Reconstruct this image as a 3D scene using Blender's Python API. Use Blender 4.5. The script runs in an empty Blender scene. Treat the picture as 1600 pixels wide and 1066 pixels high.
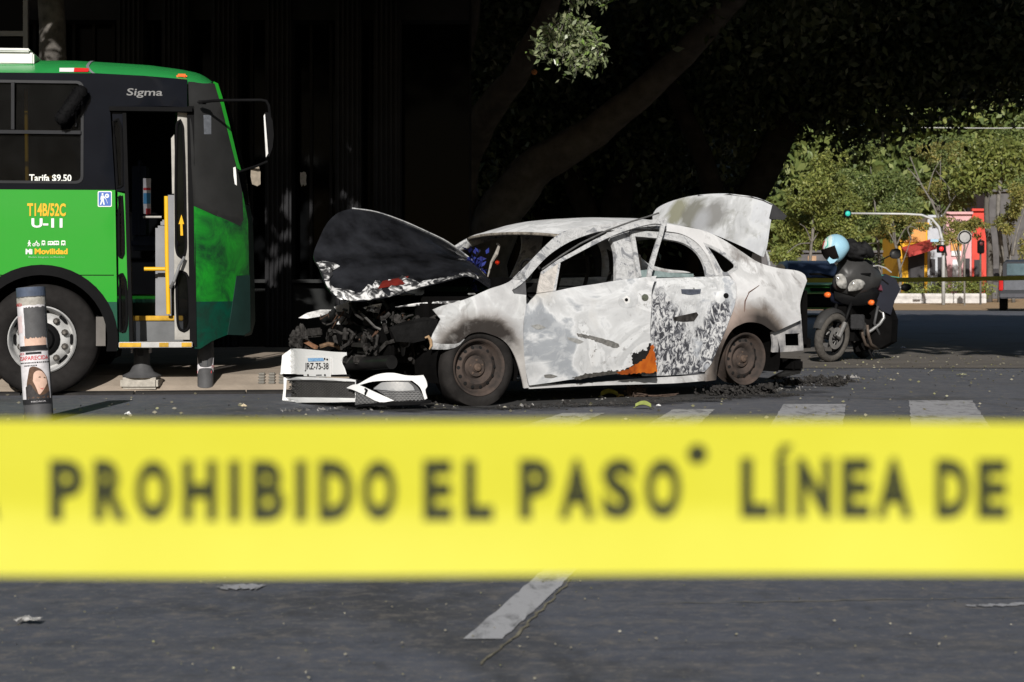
import bpy, bmesh, math, random
import numpy as np
from mathutils import Vector, Matrix, Quaternion, geometry
from math import sin, cos, tan, pi, radians, sqrt, atan2
random.seed(7)
S = bpy.context.scene
COL = S.collection

# ------------------------------------------------------------------ camera
F = 2885.0            # focal length in photo pixels (1600 wide)
HZ = 438.0            # horizon row
H = 0.93              # eye height
cam = bpy.data.cameras.new('camera'); camo = bpy.data.objects.new('camera', cam); COL.objects.link(camo)
camo.location = (0, 0, H); camo.rotation_euler = (pi/2, 0, 0)
cam.sensor_width = 36; cam.lens = F/1600*36
cam.shift_y = (HZ-533)/1600
cam.clip_start = 0.05; cam.clip_end = 1500
cam.dof.use_dof = True; cam.dof.focus_distance = 14.3; cam.dof.aperture_fstop = 8.0
cam.dof.aperture_blades = 0
S.camera = camo

# ------------------------------------------------------------------ light
EL, AZ = radians(24), radians(5)          # sun behind the camera, to the left
sun_dir = Vector((-sin(AZ)*cos(EL), -cos(AZ)*cos(EL), sin(EL)))
W = bpy.data.worlds.new('World'); S.world = W; W.use_nodes = True
nt = W.node_tree; sky = nt.nodes.new('ShaderNodeTexSky'); sky.sky_type = 'NISHITA'; sky.sun_disc = False
sky.sun_elevation = EL; sky.sun_rotation = pi+AZ; sky.air_density = 1.0; sky.dust_density = 1.0
nt.links.new(sky.outputs[0], nt.nodes['Background'].inputs[0]); nt.nodes['Background'].inputs[1].default_value = 0.05
sl = bpy.data.lights.new('sun', 'SUN'); slo = bpy.data.objects.new('sun', sl); COL.objects.link(slo)
sl.energy = 5.0; sl.angle = radians(0.5); sl.color = (1, .96, .905)
slo.rotation_euler = sun_dir.to_track_quat('Z', 'Y').to_euler(); slo.location = (-8, -12, 12)
S.view_settings.view_transform = 'Standard'; S.view_settings.look = 'None'
S.view_settings.exposure = 0.10; S.view_settings.gamma = 1
S.cycles.use_denoising = True
S.cycles.max_bounces = 6; S.cycles.diffuse_bounces = 3; S.cycles.transparent_max_bounces = 8
S.cycles.caustics_reflective = False; S.cycles.caustics_refractive = False

# ------------------------------------------------------------------ helpers
def ray(px, py): return Vector(((px-800)/F, 1.0, -(py-HZ)/F))
CAM = Vector((0, 0, H))
def at(px, py, d): return CAM + ray(px, py)*d
def gnd(px, py, z=0.0):
    r = ray(px, py); return CAM + r*((z-H)/r.z)
def catmull(pts, n=5, closed=True, corner=50):
    P = [Vector(p) for p in pts]; N = len(P); out = []
    tang = []
    for i in range(N):
        a, b, c = P[i-1] if (closed or i) else P[i], P[i], P[(i+1) % N] if (closed or i < N-1) else P[i]
        d1, d2 = b-a, c-b
        sharp = d1.length > 1e-9 and d2.length > 1e-9 and d1.angle(d2) > radians(corner)
        tang.append(None if sharp else (c-a)*.5)
    for i in range(N if closed else N-1):
        p, q = P[i], P[(i+1) % N]; L = (q-p)
        t0 = tang[i]; t1 = tang[(i+1) % N]
        t0 = L if t0 is None else t0.normalized()*L.length
        t1 = L if t1 is None else t1.normalized()*L.length
        for k in range(n):
            t = k/n
            out.append(p*(2*t**3-3*t*t+1)+t0*(t**3-2*t*t+t)+q*(-2*t**3+3*t*t)+t1*(t**3-t*t))
    if not closed: out.append(P[-1])
    return out

class MB:
    """collects shapes for ONE mesh object"""
    def __init__(s): s.v = []; s.f = []
    def add(s, vs, fs):
        o = len(s.v); s.v += [tuple(v) for v in vs]; s.f += [tuple(i+o for i in f) for f in fs]; return s
    def box(s, c, d, rot=None, bev=0.0):
        c = Vector(c); bm = bmesh.new(); bmesh.ops.create_cube(bm, size=1)
        bmesh.ops.scale(bm, vec=Vector(d), verts=bm.verts)
        if bev: bmesh.ops.bevel(bm, geom=bm.edges[:], offset=bev, segments=2, affect='EDGES', clamp_overlap=True)
        if rot is not None: bmesh.ops.transform(bm, matrix=rot.to_4x4(), verts=bm.verts)
        bm.verts.index_update()
        s.add([v.co+c for v in bm.verts], [[v.index for v in f.verts] for f in bm.faces]); bm.free(); return s
    def tube(s, pts, r, n=8, cap=True, close=False):
        P = [Vector(p) for p in pts]; m = len(P)
        R = list(r) if hasattr(r, '__len__') else [r]*m
        vs = []; fs = []; ref = None
        for i in range(m):
            a = P[i-1] if (i or close) else P[i]; b = P[(i+1) % m] if (i < m-1 or close) else P[i]
            t = (b-a); t = t.normalized() if t.length > 1e-9 else Vector((0, 0, 1))
            if ref is None: ref = Vector((0, 0, 1)) if abs(t.z) < .9 else Vector((1, 0, 0))
            x = t.cross(ref)
            if x.length < 1e-6: x = t.cross(Vector((.3, .8, .1)))
            x.normalize(); y = x.cross(t).normalized(); ref = y
            for k in range(n):
                g = 2*pi*k/n; vs.append(P[i]+(x*cos(g)+y*sin(g))*R[i])
        for i in range(m if close else m-1):
            j = (i+1) % m
            for k in range(n):
                l = (k+1) % n; fs.append((i*n+k, i*n+l, j*n+l, j*n+k))
        if cap and not close: fs.append(tuple(range(n))[::-1]); fs.append(tuple((m-1)*n+k for k in range(n)))
        return s.add(vs, fs)
    def lathe(s, prof, c, axis, n=32, ring=False, cap0=True):
        """prof: [(radius, offset along axis)], revolved about axis at c"""
        c = Vector(c); ax = Vector(axis).normalized(); x = ax.orthogonal().normalized(); y = ax.cross(x)
        vs = []; fs = []; m = len(prof)
        for (r, o) in prof:
            for k in range(n):
                g = 2*pi*k/n; vs.append(c+ax*o+(x*cos(g)+y*sin(g))*r)
        for i in range(m if ring else m-1):
            j = (i+1) % m
            for k in range(n):
                l = (k+1) % n; fs.append((i*n+k, i*n+l, j*n+l, j*n+k))
        if not ring:
            if prof[0][0] > 1e-5 and cap0: fs.append(tuple(range(n))[::-1])
            if prof[-1][0] > 1e-5: fs.append(tuple((m-1)*n+k for k in range(n)))
        return s.add(vs, fs)
    def prism(s, poly, vec):
        """polygon (3d points) extruded along vec"""
        P = [Vector(p) for p in poly]; n = len(P); v = Vector(vec)
        tri = geometry.tessellate_polygon([P])
        fs = [tuple(t) for t in tri]+[tuple(i+n for i in t[::-1]) for t in tri]
        fs += [(i, (i+1) % n, (i+1) % n+n, i+n) for i in range(n)]
        return s.add(P+[p+v for p in P], fs)
    def poly(s, P):
        P = [Vector(p) for p in P]; tri = geometry.tessellate_polygon([P]); return s.add(P, [tuple(t) for t in tri])
    def build(s, name, m, parent=None, smooth=False, thick=0, off=-1, angle=None, recalc=True):
        me = bpy.data.meshes.new(name); me.from_pydata(s.v, [], s.f); me.validate()
        if recalc:
            bm = bmesh.new(); bm.from_mesh(me)
            bmesh.ops.recalc_face_normals(bm, faces=bm.faces)
            bm.to_mesh(me); bm.free()
        if m: me.materials.append(m)
        if smooth:
            me.polygons.foreach_set('use_smooth', [True]*len(me.polygons))
            if angle: me.set_sharp_from_angle(angle=radians(angle))
        o = bpy.data.objects.new(name, me); COL.objects.link(o)
        if parent: o.parent = parent
        if thick:
            md = o.modifiers.new('thickness', 'SOLIDIFY'); md.thickness = thick; md.offset = off
            if smooth:
                es = o.modifiers.new('crisp_rim', 'EDGE_SPLIT'); es.split_angle = radians(45)
        return o

def grid_mb(fn, nu, nv, closed_u=False):
    m = MB(); vs = []; fs = []
    for i in range(nu+1):
        for j in range(nv+1): vs.append(fn(i/nu, j/nv))
    for i in range(nu):
        for j in range(nv): fs.append((i*(nv+1)+j, (i+1)*(nv+1)+j, (i+1)*(nv+1)+j+1, i*(nv+1)+j+1))
    return m.add(vs, fs)

def sheet(poly2, fn, step=.05, holes=(), noise=0):
    """fills a 2d outline with a fine triangulation and maps it to 3d by fn"""
    co = []; edges = []
    def ring(P):
        o = len(co); n = len(P)
        for p in P: co.append(Vector((p[0], p[1])))
        for i in range(n): edges.append((o+i, o+(i+1) % n))
    ring(poly2)
    for h in holes: ring(h)
    xs = [p[0] for p in poly2]; ys = [p[1] for p in poly2]
    def inside(P, x, y):
        c = False; n = len(P)
        for i in range(n):
            a, b = P[i], P[i-1]
            if (a[1] > y) != (b[1] > y) and x < (b[0]-a[0])*(y-a[1])/(b[1]-a[1])+a[0]: c = not c
        return c
    y = min(ys)+step/2; r = 0
    while y < max(ys):
        x = min(xs)+step/2*(r % 2)
        while x < max(xs):
            if inside(poly2, x, y) and not any(inside(h, x, y) for h in holes): co.append(Vector((x, y)))
            x += step
        y += step*.87; r += 1
    vs, es, fs, *_ = geometry.delaunay_2d_cdt(co, edges, [], 0, 1e-6)
    def keep(f):
        x = sum(vs[i].x for i in f)/len(f); y = sum(vs[i].y for i in f)/len(f)
        return inside(poly2, x, y) and not any(inside(h, x, y) for h in holes)
    fs = [f for f in fs if keep(f)]
    m = MB(); m.add([fn(v.x, v.y) for v in vs], [tuple(f) for f in fs]); return m

def text_mb(txt, fn, x0, x1, y0, y1, bold=0.02, res=3, maxlen=None, shear=0):
    """text fitted into the 2d box; fn maps 2d to 3d; one mesh"""
    cu = bpy.data.curves.new('t', 'FONT'); cu.body = txt; cu.size = 1; cu.offset = bold; cu.resolution_u = res; cu.shear = shear
    ob = bpy.data.objects.new('t', cu); COL.objects.link(ob)
    dg = bpy.context.evaluated_depsgraph_get(); me = ob.evaluated_get(dg).to_mesh()
    V = [v.co.copy() for v in me.vertices]; P = [tuple(p.vertices) for p in me.polygons]
    ob.evaluated_get(dg).to_mesh_clear(); bpy.data.objects.remove(ob); bpy.data.curves.remove(cu)
    xa, xb = min(v.x for v in V), max(v.x for v in V); ya, yb = min(v.y for v in V), max(v.y for v in V)
    m = MB(); m.add([fn(x0+(v.x-xa)/(xb-xa)*(x1-x0), y0+(v.y-ya)/(yb-ya)*(y1-y0)) for v in V], P); return m

def tag(o, label=None, cat=None, group=None, kind=None):
    if label: o['label'] = label
    if cat: o['category'] = cat
    if group: o['group'] = group
    if kind: o['kind'] = kind
    return o
def thing(name, label, cat, loc=(0, 0, 0), rz=0, group=None):
    o = bpy.data.objects.new(name, None); COL.objects.link(o); o.location = loc; o.rotation_euler = (0, 0, rz)
    o.empty_display_size = .2
    return tag(o, label, cat, group)
def copy_tree(o, parent=None):
    c = o.copy(); COL.objects.link(c); c.parent = parent
    for ch in list(o.children): copy_tree(ch, c)
    return c

# ------------------------------------------------------------------ materials
def nodes(name):
    m = bpy.data.materials.new(name); m.use_nodes = True; t = m.node_tree
    return m, t, t.nodes['Principled BSDF']
class NT:
    """tiny node-graph builder"""
    def __init__(s, t): s.t = t; s.tc = None
    def n(s, typ, **kw):
        x = s.t.nodes.new(typ)
        for k, v in kw.items(): setattr(x, k, v)
        return x
    def l(s, a, b): s.t.links.new(a, b)
    def obj(s):
        if s.tc is None: s.tc = s.n('ShaderNodeTexCoord')
        return s.tc.outputs['Object']
    def mapv(s, scale=(1, 1, 1), loc=(0, 0, 0), rot=(0, 0, 0), src=None):
        m = s.n('ShaderNodeMapping'); m.inputs['Scale'].default_value = scale; m.inputs['Location'].default_value = loc
        m.inputs['Rotation'].default_value = rot
        s.l(src or s.obj(), m.inputs[0]); return m.outputs[0]
    def noise(s, scale, detail=4, rough=.55, dist=0, vec=None):
        x = s.n('ShaderNodeTexNoise'); x.inputs['Scale'].default_value = scale; x.inputs['Detail'].default_value = detail
        x.inputs['Roughness'].default_value = rough; x.inputs['Distortion'].default_value = dist
        s.l(vec or s.obj(), x.inputs['Vector']); return x.outputs['Fac']
    def voro(s, scale, feature='F1', vec=None, out='Distance'):
        x = s.n('ShaderNodeTexVoronoi', feature=feature); x.inputs['Scale'].default_value = scale
        s.l(vec or s.obj(), x.inputs['Vector']); return x.outputs[out]
    def ramp(s, fac, stops, interp='LINEAR'):
        r = s.n('ShaderNodeValToRGB'); e = r.color_ramp; e.interpolation = interp
        while len(e.elements) < len(stops): e.elements.new(.5)
        for el, (p, c) in zip(e.elements, stops):
            el.position = p; el.color = (c, c, c, 1) if not hasattr(c, '__len__') else (*c, 1)
        s.l(fac, r.inputs[0]); return r.outputs[0]
    def math(s, op, a, b=None, clamp=False):
        m = s.n('ShaderNodeMath', operation=op, use_clamp=clamp)
        for i, x in enumerate((a, b)):
            if x is None: continue
            if isinstance(x, (int, float)): m.inputs[i].default_value = x
            else: s.l(x, m.inputs[i])
        return m.outputs[0]
    def mix(s, fac, a, b, typ='MIX'):
        m = s.n('ShaderNodeMix', data_type='RGBA', blend_type=typ)
        for k, x in ((0, fac), (6, a), (7, b)):
            if isinstance(x, (int, float)): m.inputs[k].default_value = x if k == 0 else (x, x, x, 1)
            elif isinstance(x, tuple): m.inputs[k].default_value = (*x, 1)
            else: s.l(x, m.inputs[k])
        return m.outputs[2]
    def bump(s, h, strength, dist, bsdf):
        b = s.n('ShaderNodeBump'); b.inputs['Strength'].default_value = strength; b.inputs['Distance'].default_value = dist
        s.l(h, b.inputs['Height']); s.l(b.outputs[0], bsdf.inputs['Normal'])
    def near(s, c, r0, r1):
        """1 within r0 of point c, 0 beyond r1 (object space)"""
        v = s.n('ShaderNodeVectorMath', operation='DISTANCE'); s.l(s.obj(), v.inputs[0]); v.inputs[1].default_value = c
        m = s.n('ShaderNodeMapRange', clamp=True); m.inputs[1].default_value = r0; m.inputs[2].default_value = r1
        m.inputs[3].default_value = 1; m.inputs[4].default_value = 0; s.l(v.outputs['Value'], m.inputs[0]); return m.outputs[0]

def M(name, c, rough=.6, metal=0, var=.25, scale=6, bump=0, bscale=60, c2=None, spec=.22, coat=0, detail=5):
    m, t, b = nodes(name); g = NT(t)
    c2 = c2 or tuple(x*(1-var) for x in c)
    n = g.noise(scale, detail, .6)
    col = g.ramp(n, [(.3, c2), (.68, c)])
    g.l(col, b.inputs['Base Color'])
    b.inputs['Roughness'].default_value = rough; b.inputs['Metallic'].default_value = metal
    b.inputs['Specular IOR Level'].default_value = spec
    if coat: b.inputs['Coat Weight'].default_value = coat
    if bump: g.bump(g.noise(bscale, 4, .6), bump, .01, b)
    return m
def glass_dark(name, c=(.01, .012, .014), rough=.06, wave=0):
    m, t, b = nodes(name); g = NT(t); b.inputs['Base Color'].default_value = (*c, 1); b.inputs['Roughness'].default_value = rough
    b.inputs['Specular IOR Level'].default_value = .5
    g.bump(g.noise(1.5, 2), max(wave, .02), .05, b)
    return m
def glass_clear(name, c=(.35, .38, .4), alpha=.45, rough=.05):
    """tinted pane one can see into"""
    m, t, b = nodes(name); g = NT(t)
    tr = g.n('ShaderNodeBsdfTransparent'); tr.inputs[0].default_value = (*c, 1)
    gl = g.n('ShaderNodeBsdfGlossy'); gl.inputs['Roughness'].default_value = rough; gl.inputs[0].default_value = (.8, .8, .8, 1)
    d = g.n('ShaderNodeBsdfDiffuse'); g.l(g.ramp(g.noise(5, 4), [(.3, .02), (.7, .06)]), d.inputs[0])
    fr = g.n('ShaderNodeFresnel'); fr.inputs[0].default_value = 1.16
    mx = g.n('ShaderNodeMixShader'); mx.inputs[0].default_value = 1-alpha; g.l(tr.outputs[0], mx.inputs[2]); g.l(d.outputs[0], mx.inputs[1])
    m2 = g.n('ShaderNodeMixShader'); g.l(fr.outputs[0], m2.inputs[0]); g.l(mx.outputs[0], m2.inputs[1]); g.l(gl.outputs[0], m2.inputs[2])
    g.l(m2.outputs[0], t.nodes['Material Output'].inputs[0]); t.nodes.remove(b)
    return m
def leaf_mat(name, cols, trans=.25, rough=.5):
    m, t, b = nodes(name); g = NT(t)
    ge = g.n('ShaderNodeNewGeometry')
    r = g.ramp(ge.outputs['Random Per Island'], [(i/(len(cols)-1), c) for i, c in enumerate(cols)])
    n = g.noise(.5, 3)
    col = g.mix(g.ramp(n, [(.35, .0), (.65, .55)]), r, tuple(x*.5 for x in cols[0]))
    g.l(col, b.inputs['Base Color']); b.inputs['Roughness'].default_value = rough
    tl = g.n('ShaderNodeBsdfTranslucent'); g.l(col, tl.inputs[0])
    mx = g.n('ShaderNodeMixShader'); mx.inputs[0].default_value = trans
    g.l(b.outputs[0], mx.inputs[1]); g.l(tl.outputs[0], mx.inputs[2]); g.l(mx.outputs[0], t.nodes['Material Output'].inputs[0])
    return m

def leaf_mesh(name, pos, size, mat, parent=None, rng=None, droop=.3, aspect=.45, flat=0):
    """one mesh of many small leaf blades at the given points"""
    rng = rng or np.random.default_rng(1); n = len(pos); pos = np.asarray(pos, float)
    size = np.broadcast_to(np.asarray(size, float), (n,)) * rng.uniform(.65, 1.35, n)
    d = rng.normal(size=(n, 3)); d[:, 2] -= droop
    if flat: d[:, 2] *= (1-flat)
    d /= np.linalg.norm(d, axis=1)[:, None]
    q = rng.normal(size=(n, 3)); s = np.cross(d, q); s /= np.linalg.norm(s, axis=1)[:, None]
    nn = np.cross(d, s)
    L = size[:, None]
    v = np.empty((n, 4, 3)); v[:, 0] = pos; v[:, 1] = pos+d*L*.45+s*L*aspect*.5+nn*L*.06
    v[:, 2] = pos+d*L; v[:, 3] = pos+d*L*.45-s*L*aspect*.5+nn*L*.06
    me = bpy.data.meshes.new(name); me.vertices.add(n*4); me.vertices.foreach_set('co', v.reshape(-1))
    me.loops.add(n*4); me.loops.foreach_set('vertex_index', np.arange(n*4, dtype=np.int32))
    me.polygons.add(n); me.polygons.foreach_set('loop_start', np.arange(0, n*4, 4, dtype=np.int32))
    me.update(calc_edges=True); me.materials.append(mat)
    o = bpy.data.objects.new(name, me); COL.objects.link(o)
    if parent: o.parent = parent
    return o
def canopy(o, P, big, mat, rng, k=7, small=.15):
    """crown: coarse leaves where nobody looks, fine ones where the crown shows below the top of the view"""
    Wp = P+np.array(o.location); py = HZ-(Wp[:, 2]-H)/Wp[:, 1]*F; px = 800+Wp[:, 0]/Wp[:, 1]*F
    vis = (py > -130) & (px > -260) & (px < 1860) & (Wp[:, 1] > 1)
    near = vis & (Wp[:, 1] < 24)
    A = P[~vis]; Bv = P[vis & ~near]
    Bv = np.repeat(Bv, k, axis=0)+rng.normal(size=(len(Bv)*k, 3))*.22
    Q = np.concatenate([A, Bv]); sz = np.concatenate([np.full(len(A), big), np.full(len(Bv), small)])
    return leaf_mesh('crown', Q, sz, mat, o, rng, droop=.25, aspect=.5)
def lobes_points(rng, lobes, n, shell=.45):
    """points inside ellipsoid lobes [(c, r)], denser toward the outside"""
    w = np.array([r[0]*r[1]+r[1]*r[2]+r[0]*r[2] for c, r in lobes]); w = w/w.sum(); out = []
    for (c, r), k in zip(lobes, rng.multinomial(n, w)):
        d = rng.normal(size=(k, 3)); d /= np.linalg.norm(d, axis=1)[:, None]
        rad = 1-shell*rng.random(k)**1.6
        out.append(np.array(c)+d*np.array(r)*rad[:, None])
    return np.concatenate(out)
# ------------------------------------------------------------------ setting: road, pavement, markings
def asphalt(name, lo, hi, tint=(1, 1, 1.04), grain=1.0, stain=True):
    m, t, b = nodes(name); g = NT(t)
    big = g.noise(.35, 5, .6, .4, g.mapv((1, .45, 1))); fine = g.noise(90, 3, .7); mid = g.noise(7, 6, .7, .3)
    streak = g.noise(3.0, 5, .65, .2, g.mapv((.35, 3.5, 1), rot=(0, 0, .12)))
    base = g.ramp(big, [(.3, tuple(lo*x for x in tint)), (.7, tuple(hi*x for x in tint))])
    base = g.mix(g.ramp(mid, [(.35, .0), (.75, .45)]), base, tuple(lo*.55*x for x in tint))
    base = g.mix(g.ramp(streak, [(.45, 0.), (.72, .4)]), base, (hi*1.25, hi*1.2, hi*1.14))
    sp = g.voro(170)
    base = g.mix(g.ramp(sp, [(.0, .55), (.22, 0.)]), base, (hi*2.3, hi*2.2, hi*2.0))
    base = g.mix(g.ramp(g.voro(95), [(.0, .5), (.2, .0)]), base, (lo*.25,)*3)
    g.l(base, b.inputs['Base Color']); b.inputs['Roughness'].default_value = .85
    oil = g.noise(.9, 6, .62, .8, g.mapv((1, .6, 1), loc=(4, 2, 0))); base = g.mix(g.ramp(oil, [(.53, 0.), (.64, .65)]), base, (lo*.42,)*3)
    tyr = g.noise(1.6, 3, .5, .1, g.mapv((.12, 2.6, 1), rot=(0, 0, -.1))); base = g.mix(g.ramp(tyr, [(.58, 0.), (.70, .4)]), base, (lo*.5,)*3)
    mot = g.noise(10, 5, .7, .5); base = g.mix(g.ramp(mot, [(.52, 0.), (.68, .55)]), base, (hi*1.55, hi*1.38, hi*1.18)); base = g.mix(g.ramp(mot, [(.30, .55), (.46, 0.)]), base, (lo*.5, lo*.52, lo*.58))
    spk = g.noise(26, 6, .85)
    base = g.mix(g.ramp(spk, [(.54, 0.), (.68, .7)]), base, (hi*2.0, hi*1.8, hi*1.5)); base = g.mix(g.ramp(spk, [(.28, .6), (.42, .0)]), base, (lo*.4,)*3)
    g.l(base, b.inputs['Base Color']); g.bump(fine, .25*grain, .004, b)
    return m
m_road = asphalt('asphalt', .074, .118, (.87, .955, 1.2))
m_road_far = asphalt('asphalt_far', .10, .14)
m_pave = M('pavement_concrete', (.40, .335, .27), .85, var=.3, scale=3, bump=.3, bscale=40)
m_plaza = M('plaza_slabs', (.16, .145, .13), .8, var=.3, scale=1.5)
m_earth = M('dry_earth', (.44, .30, .17), .95, var=.3, scale=.7)
def paint_mat(name, c, wear=.5):
    m, t, b = nodes(name); g = NT(t)
    w = g.noise(14, 7, .75, .4, g.mapv((1, .35, 1))); w2 = g.noise(2.2, 4, .6)
    f = g.math('ADD', g.math('MULTIPLY', w, .75), g.math('MULTIPLY', w2, .35))
    g.l(g.mix(g.ramp(f, [(wear-.06, 0.), (wear+.09, 1.)]), c, (.10, .10, .10)), b.inputs['Base Color']); b.inputs['Roughness'].default_value = .8
    g.bump(g.noise(80, 3), .3, .008, b); return m
m_mark = paint_mat('road_marking_paint', (.34, .34, .355), .60)
m_mark2 = paint_mat('road_marking_worn', (.36, .36, .35), .58)

def plane(name, pts, z, m, kind='structure'):
    return tag(MB().add([(x, y, z) for x, y in pts], [tuple(range(len(pts)))]).build(name, m), kind=kind)
# near road as a fine grid with very slight unevenness
def road_fn(u, v):
    x = -14+u*40; y = -6+v*62
    return (x, y, .0012*sin(x*1.7+y*.6)*sin(y*.9) - .0012 if y < 40 else -.0012)
plane('ground', [(-700, -300), (700, -300), (700, 900), (-700, 900)], -.05, m_earth)
road = tag(grid_mb(road_fn, 80, 124).build('road', m_road, smooth=True), kind='structure')
plane('far_road', [(-14, 56), (60, 56), (60, 74), (-14, 74)], -.02, m_road_far)
plane('verge', [(-2, 58), (70, 58), (70, 120), (-2, 120)], -.012, m_earth)

# kerbed pavement under and beyond the bus: local frame of the bus
BYAW = radians(7); BX = Vector((cos(BYAW), sin(BYAW), 0)); BY = Vector((-sin(BYAW), cos(BYAW), 0))
BFRONT = Vector((-2.16, 15.0, 0))
def bl(a, y, z=0): return BFRONT + BX*a + BY*y + Vector((0, 0, z))    # a forward from the front corner, y away from the near side
mp = MB(); prof = [(.20, -.02), (.22, .018), (.34, .06), (.62, .135), (1.0, .16), (12, .17)]
AA = [-9, -6, -4, -3, -2.2, -1.4, -.6, .2, .9]
vs = []; fs = []
for a in AA:
    for (y, z) in prof: vs.append(bl(a, y, z))
n = len(prof)
for i in range(len(AA)-1):
    for j in range(n-1): fs.append((i*n+j, (i+1)*n+j, (i+1)*n+j+1, i*n+j+1))
mp.add(vs, fs)
tag(mp.build('pavement', m_pave), kind='structure')
m_kerb = M('kerb_face', (.03, .028, .027), .9, var=.4, scale=8, bump=.4)
mk = MB()
for k in range(11): mk.prism([bl(-9+k*.9, .12, -.03), bl(-9+k*.9, .125, .016), bl(-9+k*.9, .235, .026), bl(-9+k*.9, .235, -.03)], BX*.89)
tag(mk.build('kerb', m_kerb), kind='structure')
# tactile slab on the pavement by the bus front
mt = MB()
for i in range(7):
    for j in range(4):
        c = bl(.12+i*.085, .38+j*.075, .078+j*.02); mt.box(c, (.06, .06, .02), bev=.008)
tag(mt.build('pavement_tactile_slab', M('tactile_slab', (.2, .19, .17), .8)), kind='structure')
plane('plaza', [(-20, 19.5), (6.3, 19.5), (6.3, 40), (-20, 40)], .004, m_plaza)

# crosswalk bars and lane line, laid on the road
def quad_px(name, c, z, m):
    pts = [gnd(x, y, z) for x, y in c]; return pts
for i, (x0, x1, xb0, xb1, yt) in enumerate([(1224, 1322, 1204, 1316, 632), (1420, 1519, 1424, 1545, 626), (1052, 1117, 1012, 1092, 640), (880, 945, 822, 902, 646), (1625, 1715, 1640, 1775, 622)]):
    t0, t1 = gnd(x0, yt), gnd(x1, yt); b0, b1 = gnd(xb0, 664), gnd(xb1, 664)
    b0 = t0+(b0-t0)*1.75; b1 = t1+(b1-t1)*1.75
    mb = MB(); N = 26; va = []; rr = random.Random(i)
    for k in range(N+1):
        p = t0.lerp(b0, k/N); q = t1.lerp(b1, k/N); e = .006
        va += [(p.x+rr.uniform(-e, e), p.y, .0028), (q.x+rr.uniform(-e, e), q.y, .0028)]
    mb.add(va, [(2*k, 2*k+1, 2*k+3, 2*k+2) for k in range(N)])
    tag(mb.build('crosswalk_marking', m_mark2 if i in (2, 3) else m_mark), kind='structure')
mb = MB(); rr = random.Random(5); va = []
pL = [(723, 1000), (800, 935), (838, 901), (868, 878), (930, 830)]; pR = [(784, 1000), (838, 952), (888, 905), (915, 880), (968, 832)]
L = catmull([gnd(*p) for p in pL], 8, False, 90); R = catmull([gnd(*p) for p in pR], 8, False, 90)
for p, q in zip(L, R):
    e = .003; va += [(p.x+rr.uniform(-e, e), p.y+rr.uniform(-e, e), .0028), (q.x+rr.uniform(-e, e), q.y+rr.uniform(-e, e), .0028)]
mb.add(va, [(2*k, 2*k+1, 2*k+3, 2*k+2) for k in range(len(L)-1)])
tag(mb.build('lane_marking', paint_mat('lane_line_paint', (.40, .40, .41), .62)), kind='structure')
m_tar = M('crack_filler', (.24, .22, .16), .95, var=.6, scale=20)
def ground_line(name, px, w, m, z=.0034, jit=.012):
    P = catmull([gnd(*p) for p in px], 10, False, 170); va = []; rr = random.Random(len(px))
    for i, p in enumerate(P):
        a, b = P[max(0, i-1)], P[min(len(P)-1, i+1)]; t = (b-a).normalized(); nrm = Vector((-t.y, t.x, 0)); ww = w*rr.uniform(.3, 1.2)
        o = nrm*rr.uniform(-jit, jit)
        va += [tuple(p+o+nrm*ww)[:2]+(z,), tuple(p+o-nrm*ww)[:2]+(z,)]
    return tag(MB().add(va, [(2*k, 2*k+1, 2*k+3, 2*k+2) for k in range(len(P)-1)]).build(name, m), kind='structure')
ground_line('road_crack', [(895, 905), (850, 950), (800, 1000), (750, 1040)], .0045, m_tar, jit=.006)
ground_line('road_crack', [(1020, 944), (1200, 942), (1400, 938), (1640, 934)], .0035, m_tar)
ground_line('road_crack', [(1510, 948), (1560, 947), (1640, 944)], .02, m_mark)
ground_line('road_patch', [(342, 920.5), (375, 918), (408, 919)], .05, m_mark, jit=.0)

# ------------------------------------------------------------------ caution tape in front
TD = .88; TS = F/TD
m_tape, t, b = nodes('yellow_tape_film'); g = NT(t)
b.inputs['Base Color'].default_value = (.53, .52, .05, 1); b.inputs['Roughness'].default_value = .5; b.inputs['Specular IOR Level'].default_value = .3
tcol = g.ramp(g.noise(9, 3), [(.3, (.55, .53, .028)), (.7, (.585, .57, .042))]); g.l(tcol, b.inputs['Base Color'])
tl = g.n('ShaderNodeBsdfTranslucent'); g.l(tcol, tl.inputs[0]); mx = g.n('ShaderNodeMixShader'); mx.inputs[0].default_value = .12
g.l(b.outputs[0], mx.inputs[1]); g.l(tl.outputs[0], mx.inputs[2]); g.l(mx.outputs[0], t.nodes['Material Output'].inputs[0])
m_ink = M('tape_ink', (.030, .034, .012), .6, var=.3)
def tape_pt(px, py, out=0.0):
    """tape surface: the film bellies and its lower half is tipped toward the sky"""
    k = (py-780)/123.0
    sag = .004*sin(px*.004)
    kk = max(0, k-.05); y = TD + .002*sin(px*.006+1) + .003*k - .0085*(kk*kk/(kk+.25)) - out
    return at(px, py+sag*400, y)
tape = thing('caution_tape', 'wide yellow caution tape with black capital letters stretched across the street, close up', 'caution tape', (0, TD, .8))
def tp(px, py, o=0): return tape_pt(px, py, o)-Vector((0, TD, .8))
def tape_fn(u, v):
    px = -3200+u*8000
    top = 656 + (px/1600)*4; bot = 900-(px/1600)*2
    return tp(px, top+(bot-top)*v)
grid_mb(tape_fn, 200, 26).build('film', m_tape, tape, smooth=True, thick=.0002)
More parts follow.
